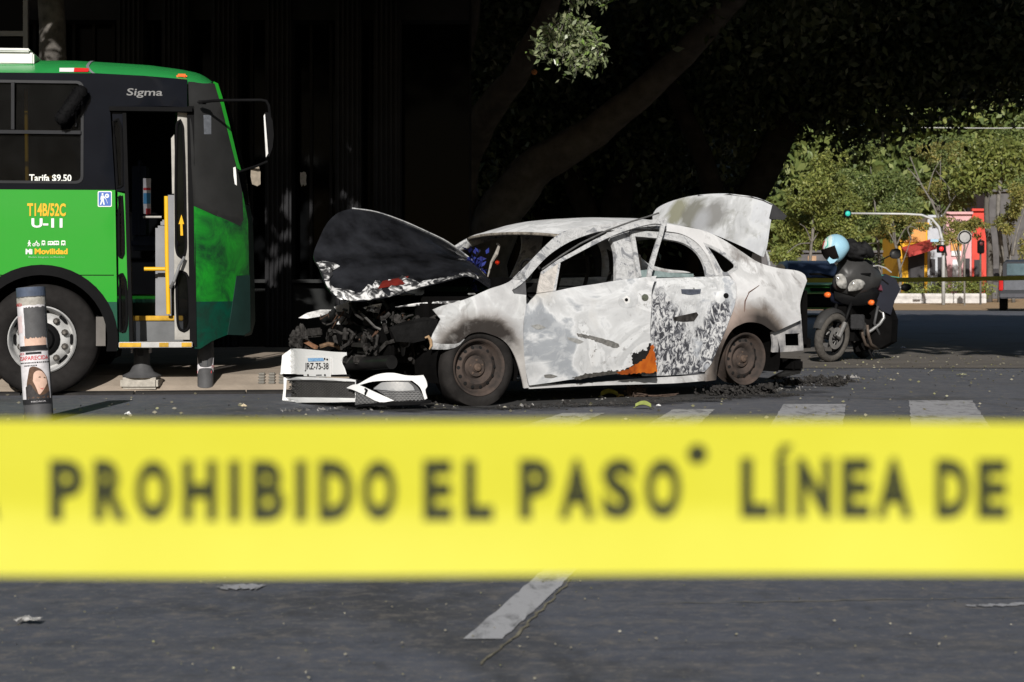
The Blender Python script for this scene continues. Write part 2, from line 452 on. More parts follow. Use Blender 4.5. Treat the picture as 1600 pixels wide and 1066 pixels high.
WORDS = [('PROHIBIDO', [(80, 128), (149, 197), (214, 264), (288, 336), (360, 372), (396, 443), (464, 476), (500, 549), (567, 617)], 722, 809),
    ('EL', [(664, 704), (728, 768)], 722, 809), ('PASO', [(814, 859), (876, 927), (943, 990), (1010, 1062)], 722, 808), ('\u2022', [(1076, 1103)], 699, 727),
    ('LÍNEA', [(1160, 1202), (1213, 1237), (1247, 1297), (1317, 1358), (1371, 1423)], 721, 807), ('DE', [(1465, 1512), (1530, 1572)], 722, 807),
    ('POLICÍA', [(1640+k*66, 1640+k*66+(14 if k in (3, 5) else 48)) for k in range(7)], 722, 808), ('POLICÍA', [(-450+k*66, -450+k*66+(14 if k in (3, 5) else 48)) for k in range(7)], 722, 808)]
for wd, boxes, y0, y1 in WORDS:          # one mesh per word
    mw = MB()
    for ch, (x0, x1) in zip(wd, boxes):
        q = text_mb(ch, lambda x, y: tp(x, y, .0008), x0-2.5, x1+2.5, y1+(4 if len(wd) > 1 else 0), y0-(25 if ch == 'Í' else 4), bold=.052 if ch not in 'IÍ\u2022' else .02); mw.add(q.v, q.f)
    mw.build('lettering', m_ink, tape)
# second thin tape far behind the motorcycle
m_tape2 = M('olive_tape_film', (.30, .29, .03), .5, var=.2)
t2 = thing('caution_tape', 'thin olive yellow tape stretched level behind the motorcycle', 'caution tape', (5, 26, .9))
def t2f(u, v):
    px = 1180+u*620; py = 438.5-u*9+6*sin(pi*u)*.4+(v-.5)*7
    return at(px, py, 27+u*4)-Vector((5, 26, .9))
grid_mb(t2f, 40, 1).build('film', m_tape2, t2, thick=.0004)

# ------------------------------------------------------------------ bollards
m_boll = M('bollard_grey_paint', (.085, .085, .088), .6, var=.35, scale=9, bump=.15)
m_boll_blue = M('bollard_cap_band', (.075, .095, .14), .6, var=.3, scale=20)
m_paper = M('weathered_paper', (.66, .64, .66), .8, var=.28, scale=18)
m_paper_pk = M('paper_pink', (.62, .50, .50), .8, var=.2, scale=16)
m_black = M('printed_black', (.02, .02, .022), .6)
m_redink = M('printed_red', (.55, .05, .06), .6)
m_skin = M('printed_face', (.62, .42, .33), .7, var=.25, scale=20)
m_hair = M('printed_hair', (.12, .07, .045), .7, var=.5, scale=60)
m_conc = M('rough_concrete', (.42, .39, .34), .95, var=.35, scale=25, bump=.6, bscale=50)
BG = 'street bollards along the kerb'
# near leaning bollard
bd = 12.25; s_ = F/bd
base = at(62, 668, bd); top = at(46, 449, bd)
base = top+(base-top)*((top.z)/(top.z-base.z)) if abs(top.z-base.z) > 0 else base
lean = Vector((top.x-base.x, .03, top.z)).normalized(); Lb = (top-base).length; rb = .094
b1 = thing('bollard', 'tall leaning bollard plastered with torn missing person posters beside the bus wheel', 'bollard', base, 0, BG)
MB().lathe([(rb*.99, -.05), (rb, .0), (rb, Lb-.012), (rb-.008, Lb), (0, Lb+.002)], (0, 0, 0), lean, 40).build('post', m_boll, b1, smooth=True, angle=40)
bx_ = lean.orthogonal(); by_ = Vector((lean.z, 0, -lean.x)).normalized(); bz_ = lean.cross(by_)  # by_: to the right, -? toward camera
toc = by_.cross(lean).normalized()
if toc.y > 0: toc = -toc
def cyl(ang, h, r=rb+.0015):   # ang: 0 faces the camera, positive to the right
    return lean*h+(toc*cos(ang)+by_*sin(ang))*r
def wrap(name, a0, a1, h0, h1, m, r=rb+.0015, rag=0, parent=None, seed=0):
    rr = random.Random(seed); n = 22
    P = []
    for i in range(n+1): P.append((a0+(a1-a0)*i/n, h1+rr.uniform(-rag, rag)))
    for i in range(1, 8): P.append((a1+rr.uniform(-rag, rag)*3, h1+(h0-h1)*i/8))
    for i in range(n+1): P.append((a1+(a0-a1)*i/n, h0+rr.uniform(-rag, rag)))
    for i in range(1, 8): P.append((a0+rr.uniform(-rag, rag)*3, h0+(h1-h0)*i/8))
    return sheet(P, lambda a, h: cyl(a, h, r), .07).build(name, m, parent or b1)
def hb(py): return (HZ-py)/s_+H      # row -> height
wrap('band', -2.6, 2.6, hb(463), hb(449), m_boll_blue, rb+.001)
wrap('label_strip', -1.5, 1.4, hb(477), hb(465), M('old_sticker', (.40, .38, .34), .8, var=.4, scale=30), rb+.002, .003, seed=3)
up = wrap('poster', -1.5, 1.3, hb(544), hb(472), m_paper, rb+.0012, .002, seed=1)
wrap('torn_patch', -.35, 1.25, hb(528), hb(480), m_boll, rb+.0026, .006, up, 9)
wrap('picture', -.45, 1.2, hb(541), hb(524), m_skin, rb+.0021, .005, up, 4)
wrap('picture', -1.45, -.55, hb(520), hb(493), m_paper_pk, rb+.0021, .008, up, 5)
wrap('footer', -1.0, 1.2, hb(547), hb(540), m_black, rb+.003, 0, up)
def ctext(txt, a0, a1, p0, p1, m, par, bold=.015): text_mb(txt, lambda a, h: cyl(a, h, rb+.0036), a0, a1, hb(p1), hb(p0), bold).build('lettering', m, par)
ctext('DESAPARECIDA', -1.35, -.45, 473, 478, m_redink, up)
lo = wrap('poster', -1.5, 1.35, hb(631), hb(549), m_paper, rb+.0014, .0015, seed=2)
ctext('DESAPARECIDA', -1.3, 1.25, 556, 562.5, m_redink, lo)
ctext('SE BUSCA', -1.35, -.5, 550, 554, m_redink, lo); wrap('footer', -.4, .7, hb(553.6), hb(550), m_black, rb+.003, 0, lo)
for k, (a0, a1, y) in enumerate([(-1.1, 1.2, 566.5), (-.6, .3, 571)]):
    w_ = MB(); rr = random.Random(k); a = a0
    while a < a1:
        d = rr.uniform(.05, .13); w_.add([cyl(a, hb(y+1), rb+.0035), cyl(a+d, hb(y+1), rb+.0035), cyl(a+d, hb(y-1), rb+.0035), cyl(a, hb(y-1), rb+.0035)], [(0, 1, 2, 3)]); a += d+.05
    w_.build('small_print', m_black, lo)
def cblob(name, pts, m, par, r):
    P = catmull([Vector((a, hb(y), 0)) for a, y in pts], 5)
    return sheet([(p.x, p.y) for p in P], lambda a, h: cyl(a, h, r), .07).build(name, m, par)
cblob('portrait_hair', [(-.15, 574), (.5, 576), (1.0, 590), (1.15, 606), (1.2, 622), (.4, 622), (-.55, 621), (-.5, 602), (-.35, 588)], m_hair, lo, rb+.0022)
cblob('portrait_face', [(.1, 583), (.55, 580), (.95, 590), (1.0, 600), (.6, 612), (.35, 616), (.2, 606), (0, 595)], m_skin, lo, rb+.003)
cblob('portrait_brow', [(.36, 590), (.48, 588.5), (.58, 590), (.47, 590.6)], m_hair, lo, rb+.0036); cblob('portrait_brow', [(.72, 590.5), (.84, 590), (.93, 592), (.83, 592)], m_hair, lo, rb+.0036); cblob('portrait_mouth', [(.42, 606), (.6, 607.5), (.75, 606), (.6, 609)], m_redink, lo, rb+.0036)
cblob('portrait_shoulder', [(-.6, 604), (-.2, 600), (.1, 610), (.45, 618), (1.2, 612), (1.2, 624), (-.6, 624)], M('printed_dark_cloth', (.05, .045, .045), .7, var=.5, scale=60), lo, rb+.0027)
wrap('footer', -1.2, 1.3, hb(631), hb(623), m_black, rb+.0034, 0, lo)
ctext('FISCALÍA', -.2, .8, 625.5, 628, m_paper, lo, 0)
# two shorter ones seen under the bus
b2 = thing('bollard', 'grey bollard with small plate bolted on a pale concrete block under the bus step', 'bollard', bl(-.86, .36, .085), 0, BG)
MB().lathe([(.155, .045), (.16, .06), (.10, .09), (.066, .15), (.062, .29), (0, .30)], (0, 0, 0), (0, 0, 1), 28).build('post', m_boll, b2, smooth=True, angle=40)
MB().box((0, 0, .0), (.31, .26, .095), bev=.02).build('concrete_foot', m_conc, b2)
MB().box((0, -.066, .25), (.05, .012, .055), bev=.005).build('plate', m_black, b2)
MB().box((-.075, -.03, .27), (.015, .04, .05)).box((.075, -.03, .27), (.015, .04, .05)).build('bracket', m_paper, b2)
b3 = thing('bollard', 'short grey bollard wrapped with a white and red notice below the bus front', 'bollard', bl(-.34, .34, .062), 0, BG)
MB().lathe([(.066, -.02), (.066, .40), (0, .41)], (0, 0, 0), (0, 0, 1), 28).build('post', m_boll, b3, smooth=True, angle=40)
nb = MB()
def c3(a, h, r=.068): return Vector((sin(a)*r, -cos(a)*r, h))
nt_ = sheet([(-1.2, .095), (1.5, .11), (1.5, .225), (-1.2, .23)], c3, .1).build('notice', m_paper, b3)
sheet([(-1.15, .10), (.95, .10), (.95, .12), (-1.15, .12)], lambda a, h: c3(a, h, .0695), .2).build('red_stripe', m_redink, nt_)
sheet([(.98, .14), (1.5, .14), (1.5, .165), (.98, .165)], lambda a, h: c3(a, h, .0695), .2).build('red_stripe', m_redink, nt_)
sheet([(-.5, .155), (.45, .155), (.45, .215), (-.5, .215)], lambda a, h: c3(a, h, .0695), .2).build('picture', M('printed_dark_photo', (.05, .055, .06), .7, var=.6, scale=60), nt_)
# ------------------------------------------------------------------ city bus
bus = thing('city_bus', 'green city bus with black window band and open front door stopped at the kerb', 'bus', BFRONT, BYAW)
BW = 2.3; BL = 7.6
def bys(a, z):
    y = .025*max(0, z-1.3)**2
    if a > -.62: y += .44*((a+.62)/.62)**2.2
    return y
def bpx(px, py):
    """photo pixel -> (a, z) on the near side of the bus"""
    r = ray(px, py); o = CAM-BFRONT; yo, yr = o.dot(BY), r.dot(BY); y = 0; a = z = 0
    for _ in range(12):
        t = (y-yo)/yr; p = o+r*t; a, z = p.dot(BX), p.z; y = bys(min(a, .15), z)
    return (a, z)
def bs(a, z, out=0): return Vector((a, bys(a, z)-out, z))
def B(pts): return [bpx(*p) for p in pts]
def bsheet(name, poly, m, out=0, step=.09, holes=(), thick=.02, parent=None, smooth=True):
    return sheet(poly, lambda a, z: bs(a, z, out), step, holes).build(name, m, parent or bus, smooth=True, thick=thick, off=0)
ZS = bpx(60, 472)[1]
m_busg, t, b = nodes('bus_green_paint'); g = NT(t)
sx = g.n('ShaderNodeSeparateXYZ'); g.l(g.obj(), sx.inputs[0])
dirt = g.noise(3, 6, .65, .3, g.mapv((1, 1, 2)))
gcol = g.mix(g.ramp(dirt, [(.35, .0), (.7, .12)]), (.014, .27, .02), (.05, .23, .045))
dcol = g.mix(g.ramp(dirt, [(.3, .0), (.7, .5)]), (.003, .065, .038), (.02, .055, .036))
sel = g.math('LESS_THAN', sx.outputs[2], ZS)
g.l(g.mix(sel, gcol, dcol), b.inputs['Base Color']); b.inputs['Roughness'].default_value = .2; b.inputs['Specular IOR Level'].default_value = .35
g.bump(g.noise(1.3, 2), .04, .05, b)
m_roofg = M('bus_roof_green', (.028, .31, .075), .25, var=.12, scale=4)
m_busk = M('bus_black_gloss', (.0075, .0085, .012), .12, var=.3, scale=2, spec=.04)
m_rub = M('black_rubber', (.007, .007, .0075), .7, var=.3, spec=.04)
m_glassb = glass_clear('bus_tinted_glass', (.20, .21, .23), .08, .03)
m_glassq = M('bus_quarter_glass', (.028, .028, .028), .2, spec=.12, var=.3, scale=3)
m_in = M('bus_interior_dark', (.012, .0125, .014), .8, spec=.05)
m_grey = M('bus_grey_plastic', (.22, .225, .24), .5, var=.2)
m_white = M('white_frame_paint', (.40, .385, .355), .5, var=.3, scale=12)
m_yel = M('yellow_pole', (.75, .43, .02), .4, var=.15, scale=10)
m_steel = M('brushed_steel', (.42, .42, .42), .38, .7, var=.25, scale=14)
m_yk = M('yellow_step_edge', (.62, .36, .03), .6, var=.6, scale=9)
m_tyre = M('tyre_rubber', (.022, .0205, .020), .9, spec=.04, var=.4, scale=10, bump=.2, bscale=80)
m_wheelw = M('white_wheel_paint', (.50, .50, .495), .45, var=.45, scale=9)
m_lug = M('lug_metal', (.12, .11, .10), .45, .5)

# --- near side, green lower panel with the wheel arches cut out
WZ = 0.452; WA = bpx(65, 534)[0]; AR = .585
def arch(ac, r, z0, n=26):
    b0 = math.asin((z0-WZ)/r)
    return [(ac+r*cos(b0+(pi-2*b0)*i/n), WZ+r*sin(b0+(pi-2*b0)*i/n)) for i in range(n+1)]
ztop = bpx(100, 296.5)[1]; zbot = bpx(178, 547)[1]; aR0 = bpx(180, 296)[0]; aR1 = bpx(184, 547)[0]
RWA = WA-3.55
low = [(-BL, ztop), (aR0, ztop), (aR1, zbot)] + arch(WA, AR, zbot) + arch(RWA, AR, zbot) + [(-BL, zbot)]
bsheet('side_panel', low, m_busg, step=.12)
fl = MB()
for ac in (WA, RWA):
    pr = [(AR-.055, 0), (AR+.02, 0), (AR+.02, .03), (AR-.055, .05)]
    A1 = arch(ac, AR+.018, zbot-.01); A0 = arch(ac, AR-.065, zbot-.01)
    n = len(A1); vs = [Vector((p[0], -.012, p[1])) for p in A1]+[Vector((p[0], -.03, p[1])) for p in A0]+[Vector((p[0], .10, p[1])) for p in A0]
    fl = MB().add(vs, [(i, i+1, n+i+1, n+i) for i in range(n-1)]+[(n+i, n+i+1, 2*n+i+1, 2*n+i) for i in range(n-1)])
    fl.build('wheel_arch_trim', m_rub, bus, smooth=True, angle=35)
# wheel wells
ww = MB()
for ac in (WA, RWA):
    A = arch(ac, AR+.01, .30); n = len(A)
    ww = MB().add([Vector((p[0], .03, p[1])) for p in A]+[Vector((p[0], .55, p[1])) for p in A], [(i, i+1, n+i+1, n+i) for i in range(n-1)]+[tuple(range(n, 2*n))])
    ww.build('wheel_well', m_rub, bus)
zs = bpx(60, 430)[1]
MB().box(((aR0-BL)/2, -.0115, zs), (BL+aR0-.02, .006, .006)).build('panel_seam', m_rub, bus)
# --- black window band with openings
wz0, wz1 = bpx(60, 287)[1], bpx(60, 126)[1]
wR = bpx(131, 200)[0]
def rrect(x0, x1, y0, y1, r, n=4):
    P = []
    for cx, cy, a0 in ((x1-r, y1-r, 0), (x0+r, y1-r, pi/2), (x0+r, y0+r, pi), (x1-r, y0+r, 3*pi/2)):
        for i in range(n+1): P.append((cx+r*cos(a0+i*pi/2/n), cy+r*sin(a0+i*pi/2/n)))
    return P
wins = [(wR-1.42-k*1.5, wR-k*1.5) for k in range(4)]
holes = [rrect(x0, x1, wz0, wz1, .055) for x0, x1 in wins]
band = [(-BL, bpx(0, 114)[1])] + B([(0, 114), (150, 115), (225, 119), (292, 125), (292, 168), (172, 167)]) + [(aR0, ztop), (-BL, ztop)]
bsheet('window_band', band, m_busk, holes=holes, step=.12, thick=.03)
for i, (x0, x1) in enumerate(wins):
    wf = MB(); P = rrect(x0, x1, wz0, wz1, .055); Q = rrect(x0+.022, x1-.022, wz0+.022, wz1-.022, .04); n = len(P)
    V = [bs(a, z, .022) for a, z in P]+[bs(a, z, .022) for a, z in Q]+[bs(a, z, -.02) for a, z in Q]
    wf.add(V, [(j, (j+1) % n, (j+1) % n+n, j+n) for j in range(n)]+[(j+n, (j+1) % n+n, (j+1) % n+2*n, j+2*n) for j in range(n)])
    zr = bpx(60, 207)[1]
    wf.box(((x0+x1)/2, -.008, zr), (x1-x0-.04, .03, .028))
    mx_ = bpx(21, 160)[0]-i*1.5
    wf.box((mx_, .0, (zr+wz1)/2), (.026, .03, wz1-zr-.04)).box((x1-.06, .0, (zr+wz1)/2-.1), (.012, .03, .12))
    w_ = wf.build('window', M('window_frame', (.02, .021, .024), .4, spec=.08) if i == 0 else bpy.data.materials['window_frame'], bus)
    sheet(Q, lambda a, z: bs(a, z, -.006), .2).build('pane', m_glassb, w_)
# --- roof
ska = [(bpx(x, y)) for x, y in [(0, 82), (97, 82), (150, 85), (225, 90), (275, 97), (305, 104), (322, 115), (336, 129)]]
bba = [(bpx(x, y)) for x, y in [(0, 114), (150, 115), (225, 119), (295, 125), (320, 127.5), (336, 129)]]
def interp(T, a):
    if a <= T[0][0]: return T[0][1]
    for (x0, y0), (x1, y1) in zip(T, T[1:]):
        if a <= x1: return y0+(y1-y0)*(a-x0)/max(1e-6, x1-x0)
    return T[-1][1]
aF = ska[-1][0]
def roof_fn(u, v):
    a = -BL+(aF+BL)*(1-(1-u)**1.6); tt = v
    zb, zt = interp(bba, a)-.01, interp(ska, a)
    y0 = bys(min(a, .05), zb)
    yy = y0+(BW-2*y0)*(.5-.5*cos(pi*tt)); k = abs(2*(yy-y0)/(BW-2*y0)-1)
    return Vector((a, yy-.004, zb+(zt+.03-zb)*(1-k**2.6)))
grid_mb(roof_fn, 60, 40).build('roof', m_roofg, bus, smooth=True, thick=.03)
ac = bpx(138, 100)[0]
sm = MB()
P = [roof_fn(0, 0)]
def roof_at(a, v, lift=.006):
    u = 1-(1-(a+BL)/(aF+BL))**(1/1.6); p = roof_fn(u, v); p2 = roof_fn(u, min(1, v+.01)); nrm = (p2-p).cross(Vector((1, 0, 0))).normalized()
    if nrm.z < 0: nrm = -nrm
    return p+nrm*lift
vs = []; N = 24
for i in range(N+1):
    v = i/N; off = -.10*min(1, v*5)
    vs += [roof_at(ac-.012+.07+off, v), roof_at(ac+.012+.07+off, v)]
sm.add(vs, [(2*i, 2*i+1, 2*i+3, 2*i+2) for i in range(N)])
sm.build('roof_seam', M('grey_sealant', (.22, .23, .25), .7), bus)
def roof_px(px, py):      # pixel on the roof cove -> point just outside it
    a, z = bpx(px, py); best = min((abs(roof_at(a, v/200).z-z), v/200) for v in range(0, 60)); return roof_at(a, best[1], .008)
MB().add([roof_px(90, 103.5), roof_px(113, 103.5), roof_px(114.5, 112), roof_px(92, 112)], [(0, 1, 2, 3)]).build('reflective_strip', M('strip_white', (.85, .85, .85), .5, var=.05), bus)
MB().add([roof_px(113.2, 103.5), roof_px(135, 104), roof_px(137, 106), roof_px(137, 112), roof_px(114.7, 112)], [(0, 1, 2, 3, 4)]).build('reflective_strip', M('strip_red', (.75, .03, .03), .5, var=.05), bus)
pl = roof_px(283, 117.5)
ml = MB().box(pl, (.085, .03, .036), bev=.012).build('marker_lamp', M('orange_lens', (.85, .13, .02), .25, var=.1), bus)
hz_ = interp(ska, -3)+.03
MB().box((bpx(20, 78)[0]-.30, .80, hz_-.045), (.86, .95, .10), bev=.012).box((bpx(20, 78)[0]-.32, .80, hz_+.022), (.84, 1.0, .03), bev=.01).build('roof_hatch', M('hatch_white', (.72, .72, .70), .5), bus)
# --- front corner
qg = B([(294, 128), (334, 131), (345, 167), (352, 195), (363, 240), (369, 263), (377, 300), (379, 343), (374, 353), (338, 338), (302, 322)])
bsheet('quarter_window', qg, m_glassq, step=.06)
st = B([(334, 128), (339.5, 131), (348, 158), (360, 206), (371, 252), (376, 268), (369.5, 263), (363.5, 240), (352.5, 195), (345.5, 167)])
bsheet('front_pillar', st, m_busg, out=.004, step=.05)
lw = B([(302.5, 322.5), (338, 338.5), (374, 353.5), (379.5, 343.5), (377.5, 300), (380, 313), (386, 345), (388, 430), (368, 431), (361, 480), (354, 523), (330, 533), (312, 545), (304, 545)])
m_grime_shade, t, b = nodes('bus_green_grime_shade'); g = NT(t); sx = g.n('ShaderNodeSeparateXYZ'); g.l(g.obj(), sx.inputs[0])  # grime mottling; its darker green also carries the shade of the turning corner
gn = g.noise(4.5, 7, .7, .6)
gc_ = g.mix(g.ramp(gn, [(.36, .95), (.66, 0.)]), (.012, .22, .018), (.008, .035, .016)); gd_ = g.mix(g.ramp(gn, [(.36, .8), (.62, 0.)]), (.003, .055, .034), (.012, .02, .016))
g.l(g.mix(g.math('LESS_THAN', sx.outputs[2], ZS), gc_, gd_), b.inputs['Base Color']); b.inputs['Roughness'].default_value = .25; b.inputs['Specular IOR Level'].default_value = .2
bsheet('front_corner_panel', lw, m_grime_shade, step=.05, smooth=True)
m_bump = M('bus_bumper_shaded', (.012, .035, .03), .55, var=.3)  # dark tone puts the shade on bumper and front face into the colour
bc = B([(368.5, 431.5), (389, 430), (390, 518), (380, 524), (354.5, 523), (361.5, 480)])
bsheet('bumper_corner', bc, m_bump, out=.008, step=.05)
ct = [(334, 128), (339.5, 131), (348, 158), (360, 206), (371, 252), (376, 268), (380, 313), (386, 345), (388, 430), (390, 518), (384, 526)]
cz = sorted([(bpx(*p)[1], bpx(*p)[0]) for p in ct])
def front_fn(z0, z1, back=0):
    def fn(u, v):
        z = z0+(z1-z0)*u; a = interp(cz, z); y0 = bys(a, z)
        y = y0+(BW-2*y0)*v; return Vector((a-.012-back+.05*(1-(2*v-1)**2), y, z))
    return fn
zsill = bpx(380, 318)[1]; zmax = cz[-1][0]; zmin = cz[0][0]
grid_mb(front_fn(zsill, zmax), 10, 12).build('windshield', m_busk, bus, smooth=True, thick=.02)
grid_mb(front_fn(zmin, zsill), 10, 12).build('front_panel', m_bump, bus, smooth=True, thick=.02)
# headlamp units on the front face, seen on edge
# --- far side, rear wall, floor, inner shell
fs = MB(); fs.box((-BL/2-.25, BW-.06, (zbot+interp(bba, -3))/2+.02), (BL-.35, .03, interp(bba, -3)-zbot)); fs.build('side_panel', m_busg, bus)
MB().box((-BL+.01, BW/2, 1.5), (.03, BW-.12, 2.2)).build('rear_panel', m_busg, bus)
zfl = bpx(230, 499)[1]
MB().box((-BL/2-.9, BW/2, zfl-.04), (BL-1.7, BW-.14, .05)).box((-.62, BW/2+.42, zfl-.04), (.9, BW-.98, .05)).box((-BL/2-.3, BW/2, .42), (BL-1.2, .8, .12)).build('floor', m_in, bus)
lin = MB().box((-BL/2-.3, BW-.10, 1.75), (BL-.8, .02, 1.9)).box((-1.75, .78, 1.1), (.03, 1.2, .75))
lin.build('inner_lining', m_in, bus)
# --- door: frame, steps, leaves
zst = bpx(240, 541)[1]
dl0, dl1 = bpx(175, 168), bpx(192, 545); dr0, dr1 = bpx(297, 168), bpx(303, 545)
def bar2(m, p, q, w, d, yo):
    p, q = Vector((p[0], yo+bys(p[0], p[1]), p[1])), Vector((q[0], yo+bys(q[0], q[1]), q[1]))
    ax = (q-p).normalized(); x = Vector((1, 0, 0)); m.prism([p-x*w/2, p+x*w/2, q+x*w/2, q-x*w/2], (0, d, 0)); return m
df = MB(); bar2(df, bpx(194, 167), bpx(205, 540), .03, .08, -.005); bar2(df, bpx(297.5, 166), bpx(302, 541), .055, .10, -.012)
df.box(((dl0[0]+dr0[0])/2, .05, dl0[1]-.012), (dr0[0]-dl0[0]+.04, .12, .035)); df.build('door_frame', m_rub, bus)
# fixed door leaf on the left, folded
def door_leaf(name, qd, ovals, m, yo):
    pts = B(qd); hs = [[(p.x, p.y) for p in catmull([Vector((*bpx(*q), 0)) for q in o], 4)] for o in ovals]
    dlf = sheet(pts, lambda a, z: bs(a, z, -yo), .08, hs).build(name, m, bus, thick=.03, off=0)
    for o in hs:
        gk = MB().tube([bs(a, z, -yo+.018) for a, z in o], .011, 6, close=True).build('gasket', m_rub, dlf)
        sheet(o, lambda a, z: bs(a, z, -yo+.002), .1).build('pane', m_glassb, dlf)
    return dlf
lf = door_leaf('door_leaf', [(183.5, 300), (196.5, 303), (204, 536), (186, 536)], [[(185.5, 308), (190, 306), (191.5, 330), (193, 395), (190, 403), (186.5, 400)], [(186.5, 430), (191, 428), (196, 440), (198, 505), (195, 518), (188, 519)]], m_busg, .03)
door_leaf('door_leaf', [(174.5, 168), (191, 168), (196, 299), (181, 299)], [[(176.5, 190), (184, 186), (189, 200), (191, 290), (183.5, 294)]], m_busk, .03)
rf = door_leaf('door_leaf', [(277, 173), (291, 172), (300, 531), (272, 531), (271, 330)], [[(275.5, 195), (281, 187), (285.5, 200), (290, 380), (288, 398), (283, 403), (277, 397), (274.5, 380)], [(276, 432), (281, 424), (290, 428), (294, 440), (296, 500), (293, 514), (287, 518), (280, 514), (277, 500)]], m_white, .06)
MB().tube([bs(*bpx(288, 402), -.0), bs(*bpx(281, 415), .03), bs(*bpx(272, 440), .03), bs(*bpx(266, 450), -.02)], .012).build('handle', m_steel, rf)
MB().add([bs(*bpx(x, y), -.05) for x, y in [(283, 335), (287, 350), (284.5, 350), (285.5, 368), (281.5, 368), (281, 350), (278.5, 350)]], [(0, 1, 2), (2, 3, 4, 5), (0, 2, 5), (0, 5, 6)]).build('arrow_sticker', m_yel, rf)
MB().prism([bs(*bpx(x, y), -.05) for x, y in [(277, 528), (299, 528), (298, 518), (292, 519), (288, 516), (283, 519), (278, 517)]], (0, -.004, 0)).build('rust_patch', M('rusty_paint', (.25, .16, .10), .9, var=.7, scale=40), rf)
# inner vertical trim, seen light
MB().prism([Vector((*((bpx(x, y)[0]), .30), bpx(x, y)[1])) for x, y in [(264, 212), (269, 206), (271, 300), (265.5, 300)]], (0, .03, 0)).build('door_inner_post', m_white, bus)
MB().prism([Vector((bpx(x, y)[0], .20, bpx(x, y)[1])) for x, y in [(260, 303), (271.5, 303), (272, 446), (262, 446)]], (0, .05, 0)).build('door_arm_cover', m_grey, bus)
sp = MB().box(((bpx(186, 540)[0]+bpx(301, 540)[0])/2, .07, zst+.012), (bpx(301, 540)[0]-bpx(186, 540)[0], .2, .045), bev=.004)
spo = sp.build('entrance_step', m_steel, bus)
se = MB()
x0_, x1_ = bpx(187, 540)[0], bpx(300, 540)[0]
for (f0, f1) in ((0, .3), (.55, .68), (.86, 1.0)): se.box((x0_+(x1_-x0_)*(f0+f1)/2, -.033, zst+.012), ((x1_-x0_)*(f1-f0), .004, .034))
se.build('step_edge', m_yk, spo)
a0, a1 = bpx(207, 520)[0], bpx(272, 520)[0]
MB().box(((a0+a1)/2, .42, (zst+zfl)/2), (a1-a0+.1, .02, zfl-zst)).box(((a0+a1)/2, .27, zst+.015), (a1-a0+.1, .3, .02)).build('step_riser', M('step_grey', (.14, .145, .15), .6, var=.3), bus)
MB().box(((a0+a1)/2, .42, zfl), (a1-a0+.1, .06, .04), bev=.005).build('step_edge', m_yk, bus)
def inpole(name, pts, y, r=.016, m=m_yel):
    P = []
    for p in pts: a, z = bpx(*p); P.append(Vector((a, y, z)))
    return MB().tube(P, r, 10).build(name, m, bus, smooth=True, angle=40)
inpole('grab_pole', [(256, 304), (257, 400), (259.5, 492)], .32, .019)
inpole('grab_rail', [(220, 420), (257, 420)], .36, .017)
inpole('grab_pole', [(28, 130), (29, 287)], .5, .016)
inpole('grab_rail', [(36, 273), (75, 271)], .55, .015)
inpole('grab_rail', [(216, 336), (246, 336)], .5, .01, m_white)
MB().box((bpx(249, 420)[0], .58, (zfl+bpx(249, 350)[1])/2), (.13, .22, bpx(249, 350)[1]-zfl), bev=.02).box((bpx(254, 346)[0], .6, bpx(250, 346)[1]), (.1, .2, .06), bev=.015).build('fare_console', m_grey, bus)
sb = MB().box((bpx(224, 400)[0], 1.3, 1.25), (.42, .45, .12), bev=.04).box((bpx(210, 380)[0]-.05, 1.3, 1.62), (.12, .45, .7), bev=.05).build('driver_seat', M('seat_fabric', (.03, .04, .07), .9), bus)
ps = MB(); pa, pz = bpx(219, 300)
pp = MB().box((pa, .75, pz), (.065, .004, .30)).build('poster', m_paper, bus)
MB().box((pa, .746, pz-.02), (.06, .003, .09)).build('picture', M('poster_blue', (.08, .30, .55), .7), pp)
MB().box((pa, .746, pz+.06), (.06, .003, .02)).box((pa+.01, .746, pz-.13), (.04, .003, .05)).build('picture', m_redink, pp)
# --- wheels
def bus_wheel(ac, y, sgn):
    w = bpy.data.objects.new('wheel', None); COL.objects.link(w); w.parent = bus; w.location = (ac, y, WZ)
    A = (0, -sgn, 0)
    R = .447
    MB().lathe([(.262, .0), (.29, .045), (.345, .06), (.40, .05), (R-.012, .02), (R, -.01), (R, -.20), (R-.02, -.235), (.30, -.25), (.262, -.22)], (0, 0, 0), A, 56, ring=True).build('tyre', m_tyre, w, smooth=True, angle=50)
    rim = MB().lathe([(.272, .035), (.262, .048), (.252, .03), (.245, -.03), (.235, -.06), (.222, -.07), (.200, -.03), (.17, -.01), (.12, .0), (.075, .0)], (0, 0, 0), A, 48, cap0=False).build('rim', m_wheelw, w, smooth=True, angle=50)
    MB().lathe([(.140, -.03), (.140, .004), (.122, .02), (.10, .022), (.085, .055), (.04, .065), (.0, .067)], (0, 0, 0), A, 24).build('hub', m_rub, w, smooth=True, angle=40)
    lg = MB(); hl = MB()
    for k in range(10):
        an = 2*pi*(k+.5)/10; c = Vector((cos(an)*.182, .012, sin(an)*.182))
        lg.lathe([(.028, -.02), (.028, .006), (.020, .014), (.020, .042), (.012, .048), (0, .048)], c, A, 8)
    lg.build('lug_nuts', m_lug, rim)
    for k in range(8):
        an = 2*pi*k/8; c = Vector((cos(an)*.222, -.012, sin(an)*.222)); u = Vector((-sin(an), 0, cos(an))); v = Vector((cos(an), 0, sin(an)))
        n = 12; P = [c+u*.045*cos(2*pi*i/n)+v*.017*sin(2*pi*i/n)+Vector((0, -sgn*-.068, 0)) for i in range(n)]
        hl.prism(P, (0, -sgn*.006, 0))
    hl.build('vent_holes', m_rub, rim)
    return w
